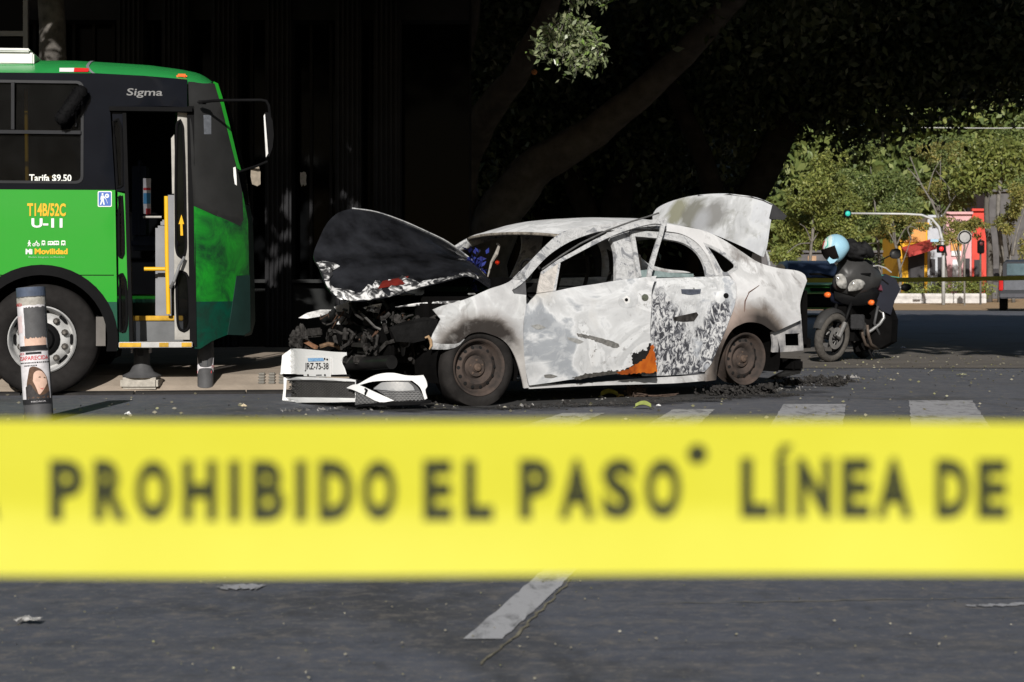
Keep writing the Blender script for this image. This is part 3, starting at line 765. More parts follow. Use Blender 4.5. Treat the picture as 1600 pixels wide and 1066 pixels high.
fw = bus_wheel(WA, .06, 1); rw = copy_tree(fw, bus); rw.location = (RWA, .06, WZ)
for ac in (WA, RWA):
    w2 = copy_tree(fw, bus); w2.location = (ac, BW-.06, WZ); w2.rotation_euler = (0, 0, pi)
q = bpx(157, 518); MB().box((q[0], .03, q[1]), (.075, .02, .235)).build('mud_flap', M('grey_rubber_flap', (.14, .13, .12), .8, var=.3), bus)
# --- lettering and signs on the side
m_amb = M('amber_vinyl', (.72, .40, .012), .5, var=.08); m_wv = M('white_vinyl', (.72, .74, .70), .5, var=.05)
m_sil = M('silver_badge', (.17, .17, .17), .5, 0); m_blue = M('sign_blue', (.06, .13, .42), .5, var=.1); m_pale = M('pale_green_vinyl', (.25, .55, .28), .5)
def btext(txt, box, m, bold=.015, name='lettering', **k):
    x0, x1, y0, y1 = box; A0 = bpx(x0, y1); A1 = bpx(x1, y0)
    return text_mb(txt, lambda a, z: bs(a, z, .0155), A0[0], A1[0], A0[1], A1[1], bold, **k).build(name, m, bus)
btext('Tarifa $9.50', (46, 112, 273, 285), m_wv, .02)
btext('Sigma', (198, 254, 139, 153), m_sil, .012, shear=.1)
btext('T14B/52C', (43, 103, 318, 338), m_amb, .03)
btext('U-11', (49.5, 98, 341.5, 356), m_wv, .035)
btext('Mi', (40.5, 51, 389, 397.5), m_wv, .04)
btext('Movilidad', (54.5, 106, 388.5, 397.5), m_amb, .04)
btext('Modelo Integrado de Movilidad', (45, 101, 400.5, 404), m_pale, .01, res=1)
def bshape(m, px, out=.0155):
    m.poly([bs(*bpx(*p), out) for p in px]); return m
def disc(m, cx, cy, r, out=.0155, ry=None): return bshape(m, [(cx+r*cos(2*pi*i/12), cy+(ry or r)*sin(2*pi*i/12)) for i in range(12)], out)
ic = MB()
disc(ic, 46.2, 376.8, 1.1); bshape(ic, [(45, 378.2), (47.3, 378.2), (49, 381), (48.2, 381.4), (47, 380), (47.4, 382), (48.6, 385.2), (47.4, 385.2), (46.2, 382.6), (44.6, 385.2), (43.5, 385.2), (45.2, 381.6), (45, 380), (44, 381.4), (43.4, 381)])
for cx in (53.6, 60.0):
    for i in range(12):
        a, b2_ = 2*pi*i/12, 2*pi*(i+1)/12
        bshape(ic, [(cx+2.5*cos(a), 382.6+2.5*sin(a)), (cx+2.5*cos(b2_), 382.6+2.5*sin(b2_)), (cx+1.5*cos(b2_), 382.6+1.5*sin(b2_)), (cx+1.5*cos(a), 382.6+1.5*sin(a))])
bshape(ic, [(53.2, 382.8), (56, 378.6), (59, 378.6), (60.4, 382.6), (59.4, 382.6), (58.3, 379.6), (56.6, 379.8), (54.3, 382.9)]); disc(ic, 57.4, 377.2, 1)
def vehicle(x0, x1, y0, y1):
    bshape(ic, [(x0+.8, y0), (x1-.8, y0), (x1, y0+1), (x1, y1-1.2), (x0, y1-1.2), (x0, y0+1)])
vehicle(65.5, 71, 376, 385); vehicle(75, 84, 377, 384.5); vehicle(84.4, 92.6, 376.5, 384.5); vehicle(96, 102.5, 376, 385)
ic.build('pictograms', m_wv, bus)
iw = MB()
for x0, x1, y0, y1 in ((66.6, 69.9, 378, 380.6), (76, 78.4, 378.6, 380.8), (79.2, 82, 378.6, 380.8), (85.6, 88, 378.4, 380.8), (88.8, 91.4, 378.4, 380.8), (97.3, 101.2, 378, 380.8)):
    bshape(iw, [(x0, y0), (x1, y0), (x1, y1), (x0, y1)], .0165)
for cx, cy in ((77.5, 383.4), (82, 383.4), (87, 383.4), (90.6, 383.4), (67, 383), (69.7, 383), (97.8, 383), (100.8, 383)): disc(iw, cx, cy, .8, .0165)
iw.build('pictograms', m_busg, bus)
def rr_px(x0, x1, y0, y1, r): return rrect(x0, x1, y0, y1, r, 3)
sg = bshape(MB(), rr_px(153, 175, 299, 323.5, 2)).build('accessibility_sign', m_wv, bus)
bshape(MB(), rr_px(154.3, 173.7, 300.4, 322, 1.4), .0165).build('field', m_blue, sg)
fg = MB(); disc(fg, 160.5, 303.6, 1.5, .0175); bshape(fg, [(158.4, 306), (162.4, 305.8), (166, 311), (165.2, 311.7), (162.2, 308.6), (162.4, 312.5), (164, 320), (162, 320.2), (160.3, 314), (158.4, 320.4), (156.4, 320.2), (158.8, 312), (158.6, 308.5), (157.6, 312.5), (156.8, 312.3)], .0175)
bshape(fg, [(165.3, 311), (165.9, 310.7), (168.6, 317.8), (168.1, 318)], .0175); disc(fg, 167.6, 306.3, 3.2, .0175, 3.4); fg.build('pictogram', m_wv, sg)
ff = MB(); disc(ff, 166.9, 306.3, 1.1, .0185); bshape(ff, [(168.4, 304.8), (168.9, 304.8), (168.9, 307.9), (168.4, 307.9)], .0185); ff.build('field', m_blue, sg)
# small notice on quarter window
qn = B([(318, 180), (330, 180), (330, 210), (319, 210)]); bsheet('notice_and_glint', qn, M('grey_notice', (.13, .14, .16), .6, var=.4, scale=40), out=.012, thick=.002)
# --- mirrors
mm = MB()
def bp(px, py, out): a, z = bpx(px, py); return Vector((a, -out, z))
def bpo(px, py, y):
    """point on the plane y (bus frame)"""
    r = ray(px, py); o = CAM-BFRONT; t = (y-o.dot(BY))/r.dot(BY); p = o+r*t; return Vector((p.dot(BX), y, p.z))
arm = MB().tube([bpo(312, 160, -.02), bpo(330, 158, -.12), bpo(345, 157, -.2), bpo(408, 156.5, -.28), bpo(416, 158, -.28), bpo(420, 165, -.28), bpo(422, 182, -.28)], .012, 8)
arm.tube([bpo(421, 246, -.28), bpo(419, 252, -.28), bpo(400, 260, -.22), bpo(372, 269, -.05)], .011, 8)
arm.box(bpo(316, 160, -.03), (.08, .05, .03), bev=.01)
mo = arm.build('mirror_arm', m_rub, bus, smooth=True, angle=40)
mh = [bpo(x, y, -.28) for x, y in [(412, 181), (415, 177), (421, 178), (426, 190), (428, 212), (426, 232), (421, 245), (417, 247), (414, 240)]]
mho = MB().prism([(p.x, p.y-.09, p.z) for p in mh], (0, .2, 0)).build('mirror_head', m_rub, mo)
MB().prism([bpo(x, y, -.372) for x, y in [(412, 181), (414, 178), (419, 240), (415.5, 246)]], (0, .18, 0)).build('mirror_glass', m_steel, mo)
MB().prism([bpo(x, y, -.16) for x, y in [(392, 264), (396, 259), (404, 259), (407, 268), (407, 288), (402, 291), (394, 288), (391.5, 276)]], (0, .07, 0)).build('mirror_head', M('beige_plastic', (.26, .22, .17), .6, var=.4, scale=25), mo)
MB().prism([bpo(x, y, -.09) for x, y in [(364.5, 262), (368, 261), (369.5, 275), (370, 290), (367, 288), (365, 275)]], (0, .03, 0)).build('mirror_mount', M('mount_white', (.75, .75, .73), .4), mo)
# --- brush sticking out of the window
du = thing('cleaning_brush', 'bushy black cleaning brush sticking out of the bus window top', 'brush', bl(*((bpx(114, 166)[0], -.08)), bpx(114, 166)[1]), BYAW)
q0 = bpx(133, 139); q1 = bpx(95, 195); c0 = bpx(114, 166)
A_ = Vector((q0[0]-c0[0], .02, q0[1]-c0[1])); B_ = Vector((q1[0]-c0[0], -.05, q1[1]-c0[1]))
rng = np.random.default_rng(4); ax = (B_-A_); pts = []
tt = rng.random(2600); ang = rng.random(2600)*2*pi; sx_ = ax.normalized().orthogonal().normalized(); sy_ = ax.normalized().cross(sx_)
P = np.array([A_+ax*t+(sx_*cos(a)+sy_*sin(a))*(.05*sqrt(max(.05, 1-abs(2*t-1)**6))) for t, a in zip(tt, ang)])
MB().tube([A_, A_.lerp(B_, .1), A_.lerp(B_, .9), B_], [.035, .055, .055, .03], 12).build('core', m_rub, du, smooth=True)
leaf_mesh('bristles', P, .020, M('brush_bristle', (.009, .009, .010), .95, spec=0), du, rng, aspect=.25)
# ------------------------------------------------------------------ burnt sedan
from mathutils import noise as mnoise
TH = radians(32.6); CF = Vector((-cos(TH), -sin(TH), 0)); CN = Vector((sin(TH), -cos(TH), 0))
CO = Vector((.407, 14.842, 0))
car = thing('burnt_sedan', 'burnt out white sedan with raised hood and open trunk lid', 'car', CO, pi+TH)
def ray_car(px, py):
    r = ray(px, py); o = CAM-CO
    return Vector((o.dot(CF), o.dot(CN), o.z)), Vector((r.dot(CF), r.dot(CN), r.z))
def clamp(x, a, b): return max(a, min(b, x))
def sstep(x): x = clamp(x, 0, 1); return x*x*(3-2*x)
def CV(u, w):
    """half width of the body shell"""
    if w < .36: v = .80-(.36-w)*.22
    elif w < .92: v = .80+.035*sin(pi*(w-.36)/.66)
    else: v = .807-.40*(w-.92)-.10*max(0, w-1.25)
    v += .012*math.exp(-((w-.80)/.035)**2)*(1 if -1.6 < u < .9 else .4)
    if u > 1.0: v -= .13*((u-1.0)/1.0)**2
    if u < -1.25: v -= .11*((-u-1.25)/1.0)**2
    for wc in (1.27, -1.27):
        d = sqrt((u-wc)**2+(w-.30)**2); v += .018*math.exp(-((d-.34)/.09)**2)
    return v
def cpx(px, py, off=0.0):
    """pixel -> (u, w) on the shell"""
    o, r = ray_car(px, py); t = (CV(0, .7)-o.y)/r.y
    for _ in range(25):
        p = o+r*t; v = CV(clamp(p.x, -2.3, 2.2), clamp(p.z, .05, 1.6))+off; t = .5*t+.5*(v-o.y)/r.y
    p = o+r*t; return (p.x, p.z)
def cvec(u, w, out=0): return Vector((u, CV(u, w)+out, w))
def plane_px(px, py, p0, n):
    o, r = ray_car(px, py); n = Vector(n); t = (Vector(p0)-o).dot(n)/r.dot(n); return o+r*t
def C(pts, k=4, corner=42):
    P = catmull([Vector((x, y, 0)) for x, y in pts], k, True, corner); return [cpx(p.x, p.y) for p in P]

def burnt(name, light=(.66, .65, .64), grey=(.36, .37, .385), brown=(.24, .20, .17), soot=(), swirl=1.0, blot=.5, peel=None, grime=.5, sc=2.6, warm=0):
    m, t, b = nodes(name); g = NT(t)
    v = g.mapv((1, 1, 1.15))
    n1 = g.noise(sc, 5, .55, 1.6*swirl, v); n2 = g.noise(sc*3.1, 6, .65, .8, v); n3 = g.noise(sc*14, 5, .7, .3, v); n0 = g.noise(.9, 3, .5, .6, v)
    col = g.ramp(n1, [(.30, grey), (.42, tuple(x*1.2 for x in grey)), (.47, light), (.50, tuple(x*.86 for x in light)), (.57, tuple(x*.74 for x in light)), (.60, light), (.72, tuple(x*.88 for x in light))])
    col = g.mix(g.ramp(n2, [(.50, 0.), (.60, .45*blot)]), col, tuple(min(1, x*1.12) for x in light))
    col = g.mix(g.ramp(n2, [(.30, .75*blot), (.40, 0.)]), col, tuple(x*.75 for x in grey))
    if warm: col = g.mix(g.ramp(n0, [(.35, 0.), (.65, warm)]), col, brown)
    gb = g.noise(1.7, 6, .7, 1.0, g.mapv((1, 1, 1), loc=(3, 1, 5)))
    col = g.mix(g.ramp(gb, [(.50, 0.), (.74, .28)]), col, tuple(x*.62 for x in grey))
    spk = g.math('MULTIPLY', g.ramp(n3, [(.58, 0.), (.66, 1.)]), g.ramp(n1, [(.52, 0.), (.64, grime)]))
    col = g.mix(spk, col, (.10, .095, .09))
    if peel:
        msk = None
        for c, r0, r1 in peel:
            k = g.near(c, r0, r1); msk = k if msk is None else g.math('MAXIMUM', msk, k)
        msk = g.math('ADD', msk, g.math('MULTIPLY', g.math('SUBTRACT', n2, .5), 1.3)); msk = g.math('ADD', msk, g.math('MULTIPLY', g.math('SUBTRACT', n3, .5), .9))
        sca = g.noise(19, 6, .66, 1.3, g.mapv((1.3, 1, .85), rot=(0, .8, 0)))
        flake = g.ramp(sca, [(.38, (.03, .031, .036)), (.47, (.085, .088, .10)), (.515, (.26, .265, .28)), (.56, (.52, .525, .53)), (.75, (.60, .60, .60))])
        col = g.mix(g.ramp(msk, [(.22, 0.), (.40, .45), (.70, 1.)]), col, flake)
        g.bump(sca, .6, .012, b)
    else:
        g.bump(g.math('ADD', n3, g.math('MULTIPLY', n2, 1.5)), .18, .006, b)
    for c, r0, r1, cc, stg in soot:
        k = g.near(c, r0, r1); k = g.math('ADD', k, g.math('MULTIPLY', g.math('SUBTRACT', n2, .5), 1.1)); k = g.math('ADD', k, g.math('MULTIPLY', g.math('SUBTRACT', n1, .5), .9)); k = g.math('MULTIPLY', k, stg, True)
        col = g.mix(g.ramp(k, [(.05, 0.), (.75, .95)]), col, cc)
    g.l(col, b.inputs['Base Color']); b.inputs['Roughness'].default_value = .72; b.inputs['Specular IOR Level'].default_value = .15
    return m
SOOT = (.028, .024, .022); BRN = (.13, .108, .092); LG = (.42, .39, .36)
m_fend = burnt('burnt_fender_ash', (.58, .59, .595), (.40, .403, .408), soot=[((1.27, .8, .3), .33, .46, BRN, .8), ((1.27, .8, .3), .30, .39, SOOT, 1.2), ((1.85, .7, .72), .04, .22, SOOT, .9), ((.95, .8, .25), .05, .35, (.5, .48, .46), .8)], swirl=.7, blot=.35, grime=.3, sc=1.9, warm=.12)
m_door = burnt('burnt_door_ash', (.57, .58, .59), (.25, .265, .285), soot=[((.78, .8, .90), .03, .2, (.42, .40, .37), .8)], swirl=.55, blot=.6, grime=.8, sc=1.9)
m_rdoor = burnt('burnt_rear_door_flaking', (.57, .58, .59), (.30, .315, .34), peel=[(cvec(*cpx(x, y)), a, b_) for x, y, a, b_ in [(1030, 480, .05, .17), (1042, 515, .10, .24), (1055, 550, .10, .24), (1075, 570, .03, .15), (1030, 560, .08, .2), (1125, 490, .05, .16), (1115, 520, .08, .18), (1108, 550, .05, .14), (1090, 576, .02, .12), (1050, 578, .04, .14), (1095, 520, .0, .10)]], swirl=.6, blot=.8, grime=.9, sc=2.4)
m_quart = burnt('burnt_quarter_ash', (.60, .607, .615), (.47, .473, .48), soot=[((-1.27, .8, .3), .36, .52, BRN, 1.0), ((-1.27, .8, .3), .32, .40, SOOT, 1.2), ((-1.05, .8, .62), .02, .30, (.34, .27, .235), .7), ((-1.75, .7, .40), .02, .22, SOOT, 1.0)], swirl=.8, blot=.25, grime=.15, sc=1.5, warm=.16)
m_roof = burnt('burnt_roof_ash', (.68, .69, .70), (.48, .49, .50), swirl=.6, blot=.35, grime=.25, sc=2.0)
m_pill = burnt('burnt_pillar_ash', (.45, .455, .46), (.17, .175, .187), swirl=1.2, blot=1, grime=.8, sc=6)
m_char = M('charred_metal', (.050, .047, .045), .85, .0, spec=.06, c2=(.008, .0075, .007), scale=26, bump=.5, bscale=30)
m_char2 = M('charred_plastic', (.009, .0088, .0088), .45, 0, spec=.1, var=.6, scale=10, bump=.4, bscale=25)
m_sootin = M('sooty_interior', (.005, .0047, .0047), .9, spec=.05, var=.5, scale=8)
m_rust = M('rusty_steel', (.075, .056, .047), .85, .0, var=.65, scale=9, spec=.1, c2=(.026, .024, .023), bump=.3, bscale=40)
m_white_p = M('white_bumper_paint', (.72, .72, .715), .2, var=.05, scale=3)
m_flash = M('scraped_metal', (.62, .62, .62), .45, .3, var=.7, scale=18, c2=(.05, .05, .05))
m_wood_tan = M('melted_tan_plastic', (.45, .30, .17), .7, var=.4, scale=20)

def panel(name, pts, m, k=4, corner=42, holes=(), out=0, thick=.012, parent=None, step=.045, smooth=True):
    hs = [C(h, 4, 60) for h in holes]
    o = sheet(C(pts, k, corner), lambda u, w: cvec(u, w, out), step, hs).build(name, m, parent or car, smooth=smooth, thick=thick, off=-1)
    return o
def fixn(o):      # outward normals toward +v so that thickness goes inward
    return o
# near fender with A pillar root
fender_px = [(688.7, 499), (676, 484), (694, 477), (727, 468), (765, 451.5), (788, 444), (800, 437), (812, 424), (822, 431), (806, 446), (800, 454), (803, 459), (822, 461), (822, 479), (818, 506), (818.5, 547), (823, 590), (826, 606), (819, 607), (816, 592), (808.5, 567), (798, 545), (785, 531), (768, 523), (751, 519), (734, 522), (724, 530), (716, 536), (690, 537), (676, 534), (675, 526), (682, 512)]
fender = panel('front_fender', fender_px, m_fend)
panel('fender_bracket', [(674, 527), (700, 528), (727, 530), (716, 541), (700, 546), (675, 546)], m_flash, out=-.004, parent=fender)
panel('mirror_triangle', [(800, 454), (812, 440), (822, 431), (824, 463), (803, 459)], M('grey_charred_trim', (.10, .10, .105), .6, var=.4, scale=20), out=-.012, thick=.01)
# A pillar + roof rail (one strip from the cowl to the C pillar)
railA = [(806, 437), (835, 405), (869, 369), (884, 361), (905, 356), (942, 351.5), (985, 349), (1042, 350), (1068, 354), (1101, 361), (1129, 374), (1157, 392), (1183, 410), (1203, 416), (1222, 420), (1245, 423)]
apill = panel('roof_pillar', [(800, 438), (818, 419), (845, 391), (869, 368.5), (884, 360), (910, 354.5), (945, 350.5), (990, 348.5), (1042, 349.5), (1042, 358), (985, 358.5), (942, 361), (918, 367), (890, 378), (862.6, 395), (845, 411), (823, 436), (812, 446), (803, 452)], m_pill, corner=60)
m_dr = m_pill
bp_ = panel('centre_pillar', [(950, 360), (985, 358), (994, 380), (1001, 432), (1001, 450), (966, 450), (966, 400), (961, 378)], m_pill, out=-.03, thick=.04)
# rear door, closed
rdoor = panel('rear_door', [(1000, 436), (1060, 434), (1104, 432.5), (1139, 431), (1148.7, 444), (1150.3, 461), (1147, 480), (1139, 502), (1132, 521), (1121, 546), (1111, 569), (1101, 581), (1058, 586), (1004, 588)], m_rdoor, step=.035)
panel('door_window_frame', [(985, 360), (1005, 361), (1042, 363.5), (1066, 367.5), (1086, 379), (1103, 399), (1117, 431), (1104, 433), (1098, 410), (1086, 392), (1066, 379.5), (1040, 374), (1005, 370.5), (992, 369.5), (1002, 432), (996, 434)], m_pill, out=.004, parent=rdoor, corner=50, thick=.02)
MB().lathe([(.0, 0), (.020, 0)], (0, 0, 0), (0, 1, 0), 14).build('x', m_char2, car) if False else None
def on_shell_disc(cx, cy, r, name, m, par, fn=None, out=.004, n=16):
    P = [(cx+r*cos(2*pi*i/n), cy+r*sin(2*pi*i/n)) for i in range(n)]
    f = fn or (lambda x, y: cvec(*cpx(x, y), out)); return MB().poly([f(x, y) for x, y in P]).build(name, m, par)
on_shell_disc(1134, 462, 4.2, 'lock_hole', m_char2, rdoor)
hd = [(1118, 463), (1121, 456), (1128, 454), (1133, 457), (1132, 470), (1126, 475), (1119, 472)]
panel('handle_recess', hd, m_roof, out=.003, thick=.004, parent=rdoor, step=.02)
panel('trim_scar', [(1064, 452), (1095, 452), (1094, 459), (1078, 461), (1065, 459)], M('blue_grey_scorch', (.075, .085, .11), .6, var=.5, scale=30), out=.003, thick=.003, parent=rdoor, step=.03)
panel('trim_scar', [(1052, 496), (1088, 488), (1091, 492), (1084, 502), (1066, 503), (1052, 501)], m_char, out=.003, thick=.003, parent=rdoor, step=.03)
# quarter panel with C pillar and deck shoulder
quarter = panel('rear_quarter_panel', [(1042, 349.5), (1068, 354), (1101, 361), (1129, 374), (1157, 392), (1183, 409), (1203, 416), (1222, 420), (1245, 423), (1257, 429), (1261, 439), (1255, 455), (1250.5, 472), (1250.5, 485), (1252, 500), (1211, 519), (1203, 514.5), (1190, 506.5), (1173, 503.5), (1160, 506), (1144, 515.5), (1131, 538), (1122.5, 566), (1119, 594), (1102, 596), (1103, 582), (1112, 569), (1122, 546), (1133, 521), (1140, 502), (1148, 480), (1151.5, 461), (1150, 444), (1141, 430), (1119, 431), (1106, 402), (1090, 380), (1066, 366), (1042, 361.5)], m_quart,
    holes=[[(1104, 384), (1125, 395), (1147, 412), (1148, 418), (1134, 426.5), (1128, 424), (1118, 405)]])
panel('quarter_window_frame', [(1099, 379), (1126, 391), (1151, 410), (1153, 420), (1135, 431), (1124, 431)], m_pill, out=.004, thick=.008, parent=quarter, corner=60, holes=[[(1105, 385), (1125, 396), (1146, 412.5), (1146.5, 417.5), (1134, 425.5), (1128, 423), (1118, 405)]])
MB().tube([cvec(*cpx(x, y), .002) for x, y in [(1163, 487), (1164, 470), (1170, 457), (1186, 446)]], [.002, .006, .005, .002], 6).build('scorch_crease', M('brown_scorch', (.13, .075, .06), .8), quarter)
# tail mount plate under the quarter
tail = panel('bumper_mount', [(1250, 500), (1258, 491), (1260, 520), (1262, 548), (1238, 550), (1213, 551), (1214, 535), (1212, 520), (1232, 511)], M('bare_mount_metal', (.50, .485, .47), .6, var=.5, scale=9, c2=(.14, .14, .15)), corner=30, holes=[[(1233, 522), (1256, 521), (1257, 541), (1234, 541)]], out=-.05, thick=.02)
# sill
panel('sill', [(828, 600), (900, 600), (1000, 592), (1060, 588.5), (1117.5, 584.5), (1119, 594), (1060, 599), (1018, 600.5), (930, 603), (828, 608)], m_quart, out=-.02, corner=60)
# ---- front door, ajar: hinge at its front edge, swung out
uh = cpx(823, 540)[0]; DA = radians(5)
def dmap(u, w, out=0):
    q = Vector((u-uh, CV(u, w)-CV(uh, w)+out, 0)); q = Matrix.Rotation(-DA if False else DA, 3, 'Z') @ Vector((q.x, q.y, 0))
    s = -1
    q0 = Vector((u-uh, CV(u, w)+out-.80, 0))
    # rotate about the hinge so that the rear edge goes outward (+v)
    c, s_ = cos(DA), sin(DA)
    return Vector((uh+q0.x*c+q0.y*s_, .80-q0.x*s_+q0.y*c, w))
def dpx(px, py):
    """pixel -> door (u, w)"""
    u, w = cpx(px, py); o, r = ray_car(px, py)
    for _ in range(40):
        p = dmap(u, w); t = (p.y-o.y)/r.y; q = o+r*t; u += (q.x-p.x)*.7; w += (q.z-p.z)*.7
    return (u, w)
def D(pts, k=4, corner=42):
    P = catmull([Vector((x, y, 0)) for x, y in pts], k, True, corner); return [dpx(p.x, p.y) for p in P]
def dpanel(name, pts, m, out=0, thick=.012, parent=None, step=.04, holes=(), k=4, corner=42):
    return sheet(D(pts, k, corner), lambda u, w: dmap(u, w, out), step, [D(h, 3, 60) for h in holes]).build(name, m, parent or car, smooth=True, thick=thick, off=-1)
fdoor = dpanel('front_door', [(839, 459), (864, 455.5), (896, 449), (930, 444), (964, 438.5), (1000, 434), (1026, 431), (1018.8, 452), (1018, 479), (1016.5, 506), (1016.5, 533), (1019, 545), (1026, 582), (964, 584.5), (930, 588.5), (893, 593), (860, 598), (827, 602.5), (821, 575), (818.5, 547), (818.7, 506), (823, 480)], m_door)
dpanel('mirror_plate', [(839, 458), (842, 440), (846, 424), (858, 416), (874.5, 408), (870, 430), (865, 455)], burnt('burnt_plate', (.50, .47, .44), (.30, .285, .27), grime=.8, sc=8), out=.002, parent=fdoor)
wfr = []
for a, bw in [((845.5, 424.5), 3.5), ((870, 407), 4), ((896, 392.5), 4.5), ((920, 379), 5), ((947, 365.5), 5), ((975, 354), 5), ((1000, 346.5), 5), ((1022, 343), 4.5), ((1041, 342), 4)]: wfr.append((a, bw))
ou = [(x, y) for (x, y), w in wfr]; inn = [(x+.6, y+w*1.45) for (x, y), w in wfr][:-1]
dpanel('window_frame', ou+[(1041, 342), (1037, 362), (1028, 392), (1019, 425), (1017, 433), (1011, 432.5), (1014, 415), (1022, 388), (1031, 360), (1033, 350.5)]+inn[::-1], m_pill, out=.004, parent=fdoor, corner=50, thick=.02)
dpanel('window_channel', [(872.5, 410.5), (875.5, 411), (868, 455), (864, 455.5)], m_pill, out=.004, parent=fdoor)
wst = MB().tube([dmap(*dpx(x, y), .012) for x, y in [(846, 421), (875, 400), (905, 381), (947, 360.5), (985, 346.5), (1010, 339), (1028, 333)]], .007, 6)
wst.build('weather_strip', M('burnt_rubber_strip', (.12, .12, .12), .7, var=.5, scale=20), fdoor)
fn_d = lambda x, y, o=.004: dmap(*dpx(x, y), o)
def dblob(name, pts, m, o=.003, rag=0, seed=3):
    if rag:
        rr = random.Random(seed); P = catmull([Vector((x, y, 0)) for x, y in pts], 9, True, 42)
        P = [p+Vector((mnoise.noise(p*.31)+.6*mnoise.noise(p*.9), mnoise.noise(p*.31+Vector((7, 3, 0)))+.6*mnoise.noise(p*.9+Vector((5, 5, 5))), 0))*rag for p in P]
        return sheet([dpx(p.x, p.y) for p in P], lambda u, w: dmap(u, w, o), .03).build(name, m, fdoor, smooth=True, thick=.003, off=-1)
    return dpanel(name, pts, m, out=o, thick=.003, parent=fdoor, step=.03)
m_ring = M('pale_ring_ash', (.70, .70, .69), .7, var=.2, scale=20)
dblob('handle_recess', [(966, 470), (970, 461), (979, 457), (990, 458), (997, 464), (996, 474), (988, 480), (976, 481), (968, 477)], M('grey_recess', (.52, .53, .54), .7, var=.3, scale=20))
dblob('handle_plate', [(972, 467), (979, 462), (984, 466), (984, 473), (977, 475)], m_ring, .005)
on_shell_disc(978, 468.5, 2.6, 'lock_hole', m_char2, fdoor, lambda x, y: fn_d(x, y, .008)); on_shell_disc(1007.5, 465, 5.5, 'keyhole_rust', M('dark_verdigris', (.12, .13, .10), .8, var=.6, scale=60), fdoor, lambda x, y: fn_d(x, y, .004))
dblob('scrape', [(900, 521), (915, 523), (945, 530), (965, 537), (968, 541), (962, 544), (948, 540), (925, 531), (903, 526)], M('scrape_grey', (.19, .185, .175), .8, var=.6, scale=40), .003, 1.6, 4)
dblob('scrape', [(886, 527), (900, 529), (912, 534), (904, 537), (888, 531)], M('scrape_grey_pale', (.33, .33, .32), .8, var=.4, scale=40))
dblob('scrape', [(829, 509), (842, 507), (853, 512), (840, 515)], bpy.data.materials['scrape_grey_pale'])
dblob('scrape', [(850, 586), (860, 585), (871, 588), (862, 591), (851, 590)], bpy.data.materials['scrape_grey'])
m_charr = M('char_black', (.012, .012, .012), .9, var=.5, scale=20, bump=.6)
dblob('char_patch', [(989, 570), (987, 558), (991, 549), (998, 553), (1003, 546), (1010, 550), (1012, 541), (1016, 536), (1018, 545), (1020, 560), (1027, 584), (964, 586), (972, 579)], m_charr, .003, 3.2, 1)
m_or, t, b = nodes('orange_scorched_paint'); g = NT(t)
g.l(g.ramp(g.noise(6, 4, .6, .5), [(.32, (.09, .018, .004)), (.5, (.36, .075, .005)), (.68, (.50, .14, .010))]), b.inputs['Base Color']); b.inputs['Roughness'].default_value = .5
dblob('orange_patch', [(964, 583), (984, 574), (1003, 564), (1013, 552), (1019.5, 538), (1023, 556), (1026.5, 581), (1000, 583), (975, 585)], m_or, .006, 2.6, 2)
dblob('char_patch', [(893, 592), (915, 585), (945, 581), (965, 578), (968, 584), (930, 588.5), (905, 592)], M('char_brown', (.08, .075, .068), .9, var=.7, scale=40), .0035, 2.5, 3)
# ---- mirrored far side (plain closed panels)
def mirror(o, name):
    me = o.data.copy()
    co = np.empty(len(me.vertices)*3); me.vertices.foreach_get('co', co); co = co.reshape(-1, 3); co[:, 1] *= -1; me.vertices.foreach_set('co', co.reshape(-1))
    me.flip_normals(); c = bpy.data.objects.new(name, me); COL.objects.link(c); c.parent = car
    md = c.modifiers.new('thickness', 'SOLIDIFY'); md.thickness = .012; return c
mirror(fender, 'front_fender'); mirror(apill, 'roof_pillar'); mirror(bp_, 'centre_pillar'); mirror(rdoor, 'rear_door'); mirror(quarter, 'rear_quarter_panel')
fd0 = [(839, 459), (864, 455.5), (896, 449), (964, 438.5), (1000, 436), (1003, 588), (893, 593), (827, 602.5), (818.5, 547), (818.7, 506), (823, 480)]
sheet(C(fd0, 2), lambda u, w: Vector((u, -CV(u, w), w)), .08).build('front_door', m_sootin, car, thick=.012)
# ---- roof skin
rl = [cpx(x, y) for x, y in railA]           # (u, w) along the rail, front to rear
def rail_w(u):
    if u >= rl[0][0]: return rl[0][1]
    for (a, wa), (b_, wb) in zip(rl, rl[1:]):
        if u >= b_: return wb+(wa-wb)*(u-b_)/(a-b_)
    return rl[-1][1]
uF, uR = cpx(872, 366)[0], cpx(1129, 374)[0]
def roof_car(s, t, lift=0):
    v01 = 2*t-1; u = uF+.07*(1-v01*v01)+(uR-uF-.07*(1-v01*v01))*s
    ub = uF+(uR-uF)*s; w = rail_w(ub); vv = CV(ub, w)
    return Vector((u, vv*v01, w+.062*(1-abs(v01)**2.4)*min(1, .45+s*3)*(1 if s < .75 else 1-(s-.75)*1.6)-.001+lift))
grid_mb(roof_car, 30, 24).build('roof', m_roof, car, smooth=True, thick=.014)
hdm = MB().tube([roof_car(0, t, -.006) for t in [i/20 for i in range(21)]], .013, 8); hdm.build('windshield_header', M('blackened_trim', (.30, .27, .23), .8, var=.7, scale=25, c2=(.04, .035, .03)), car, smooth=True)
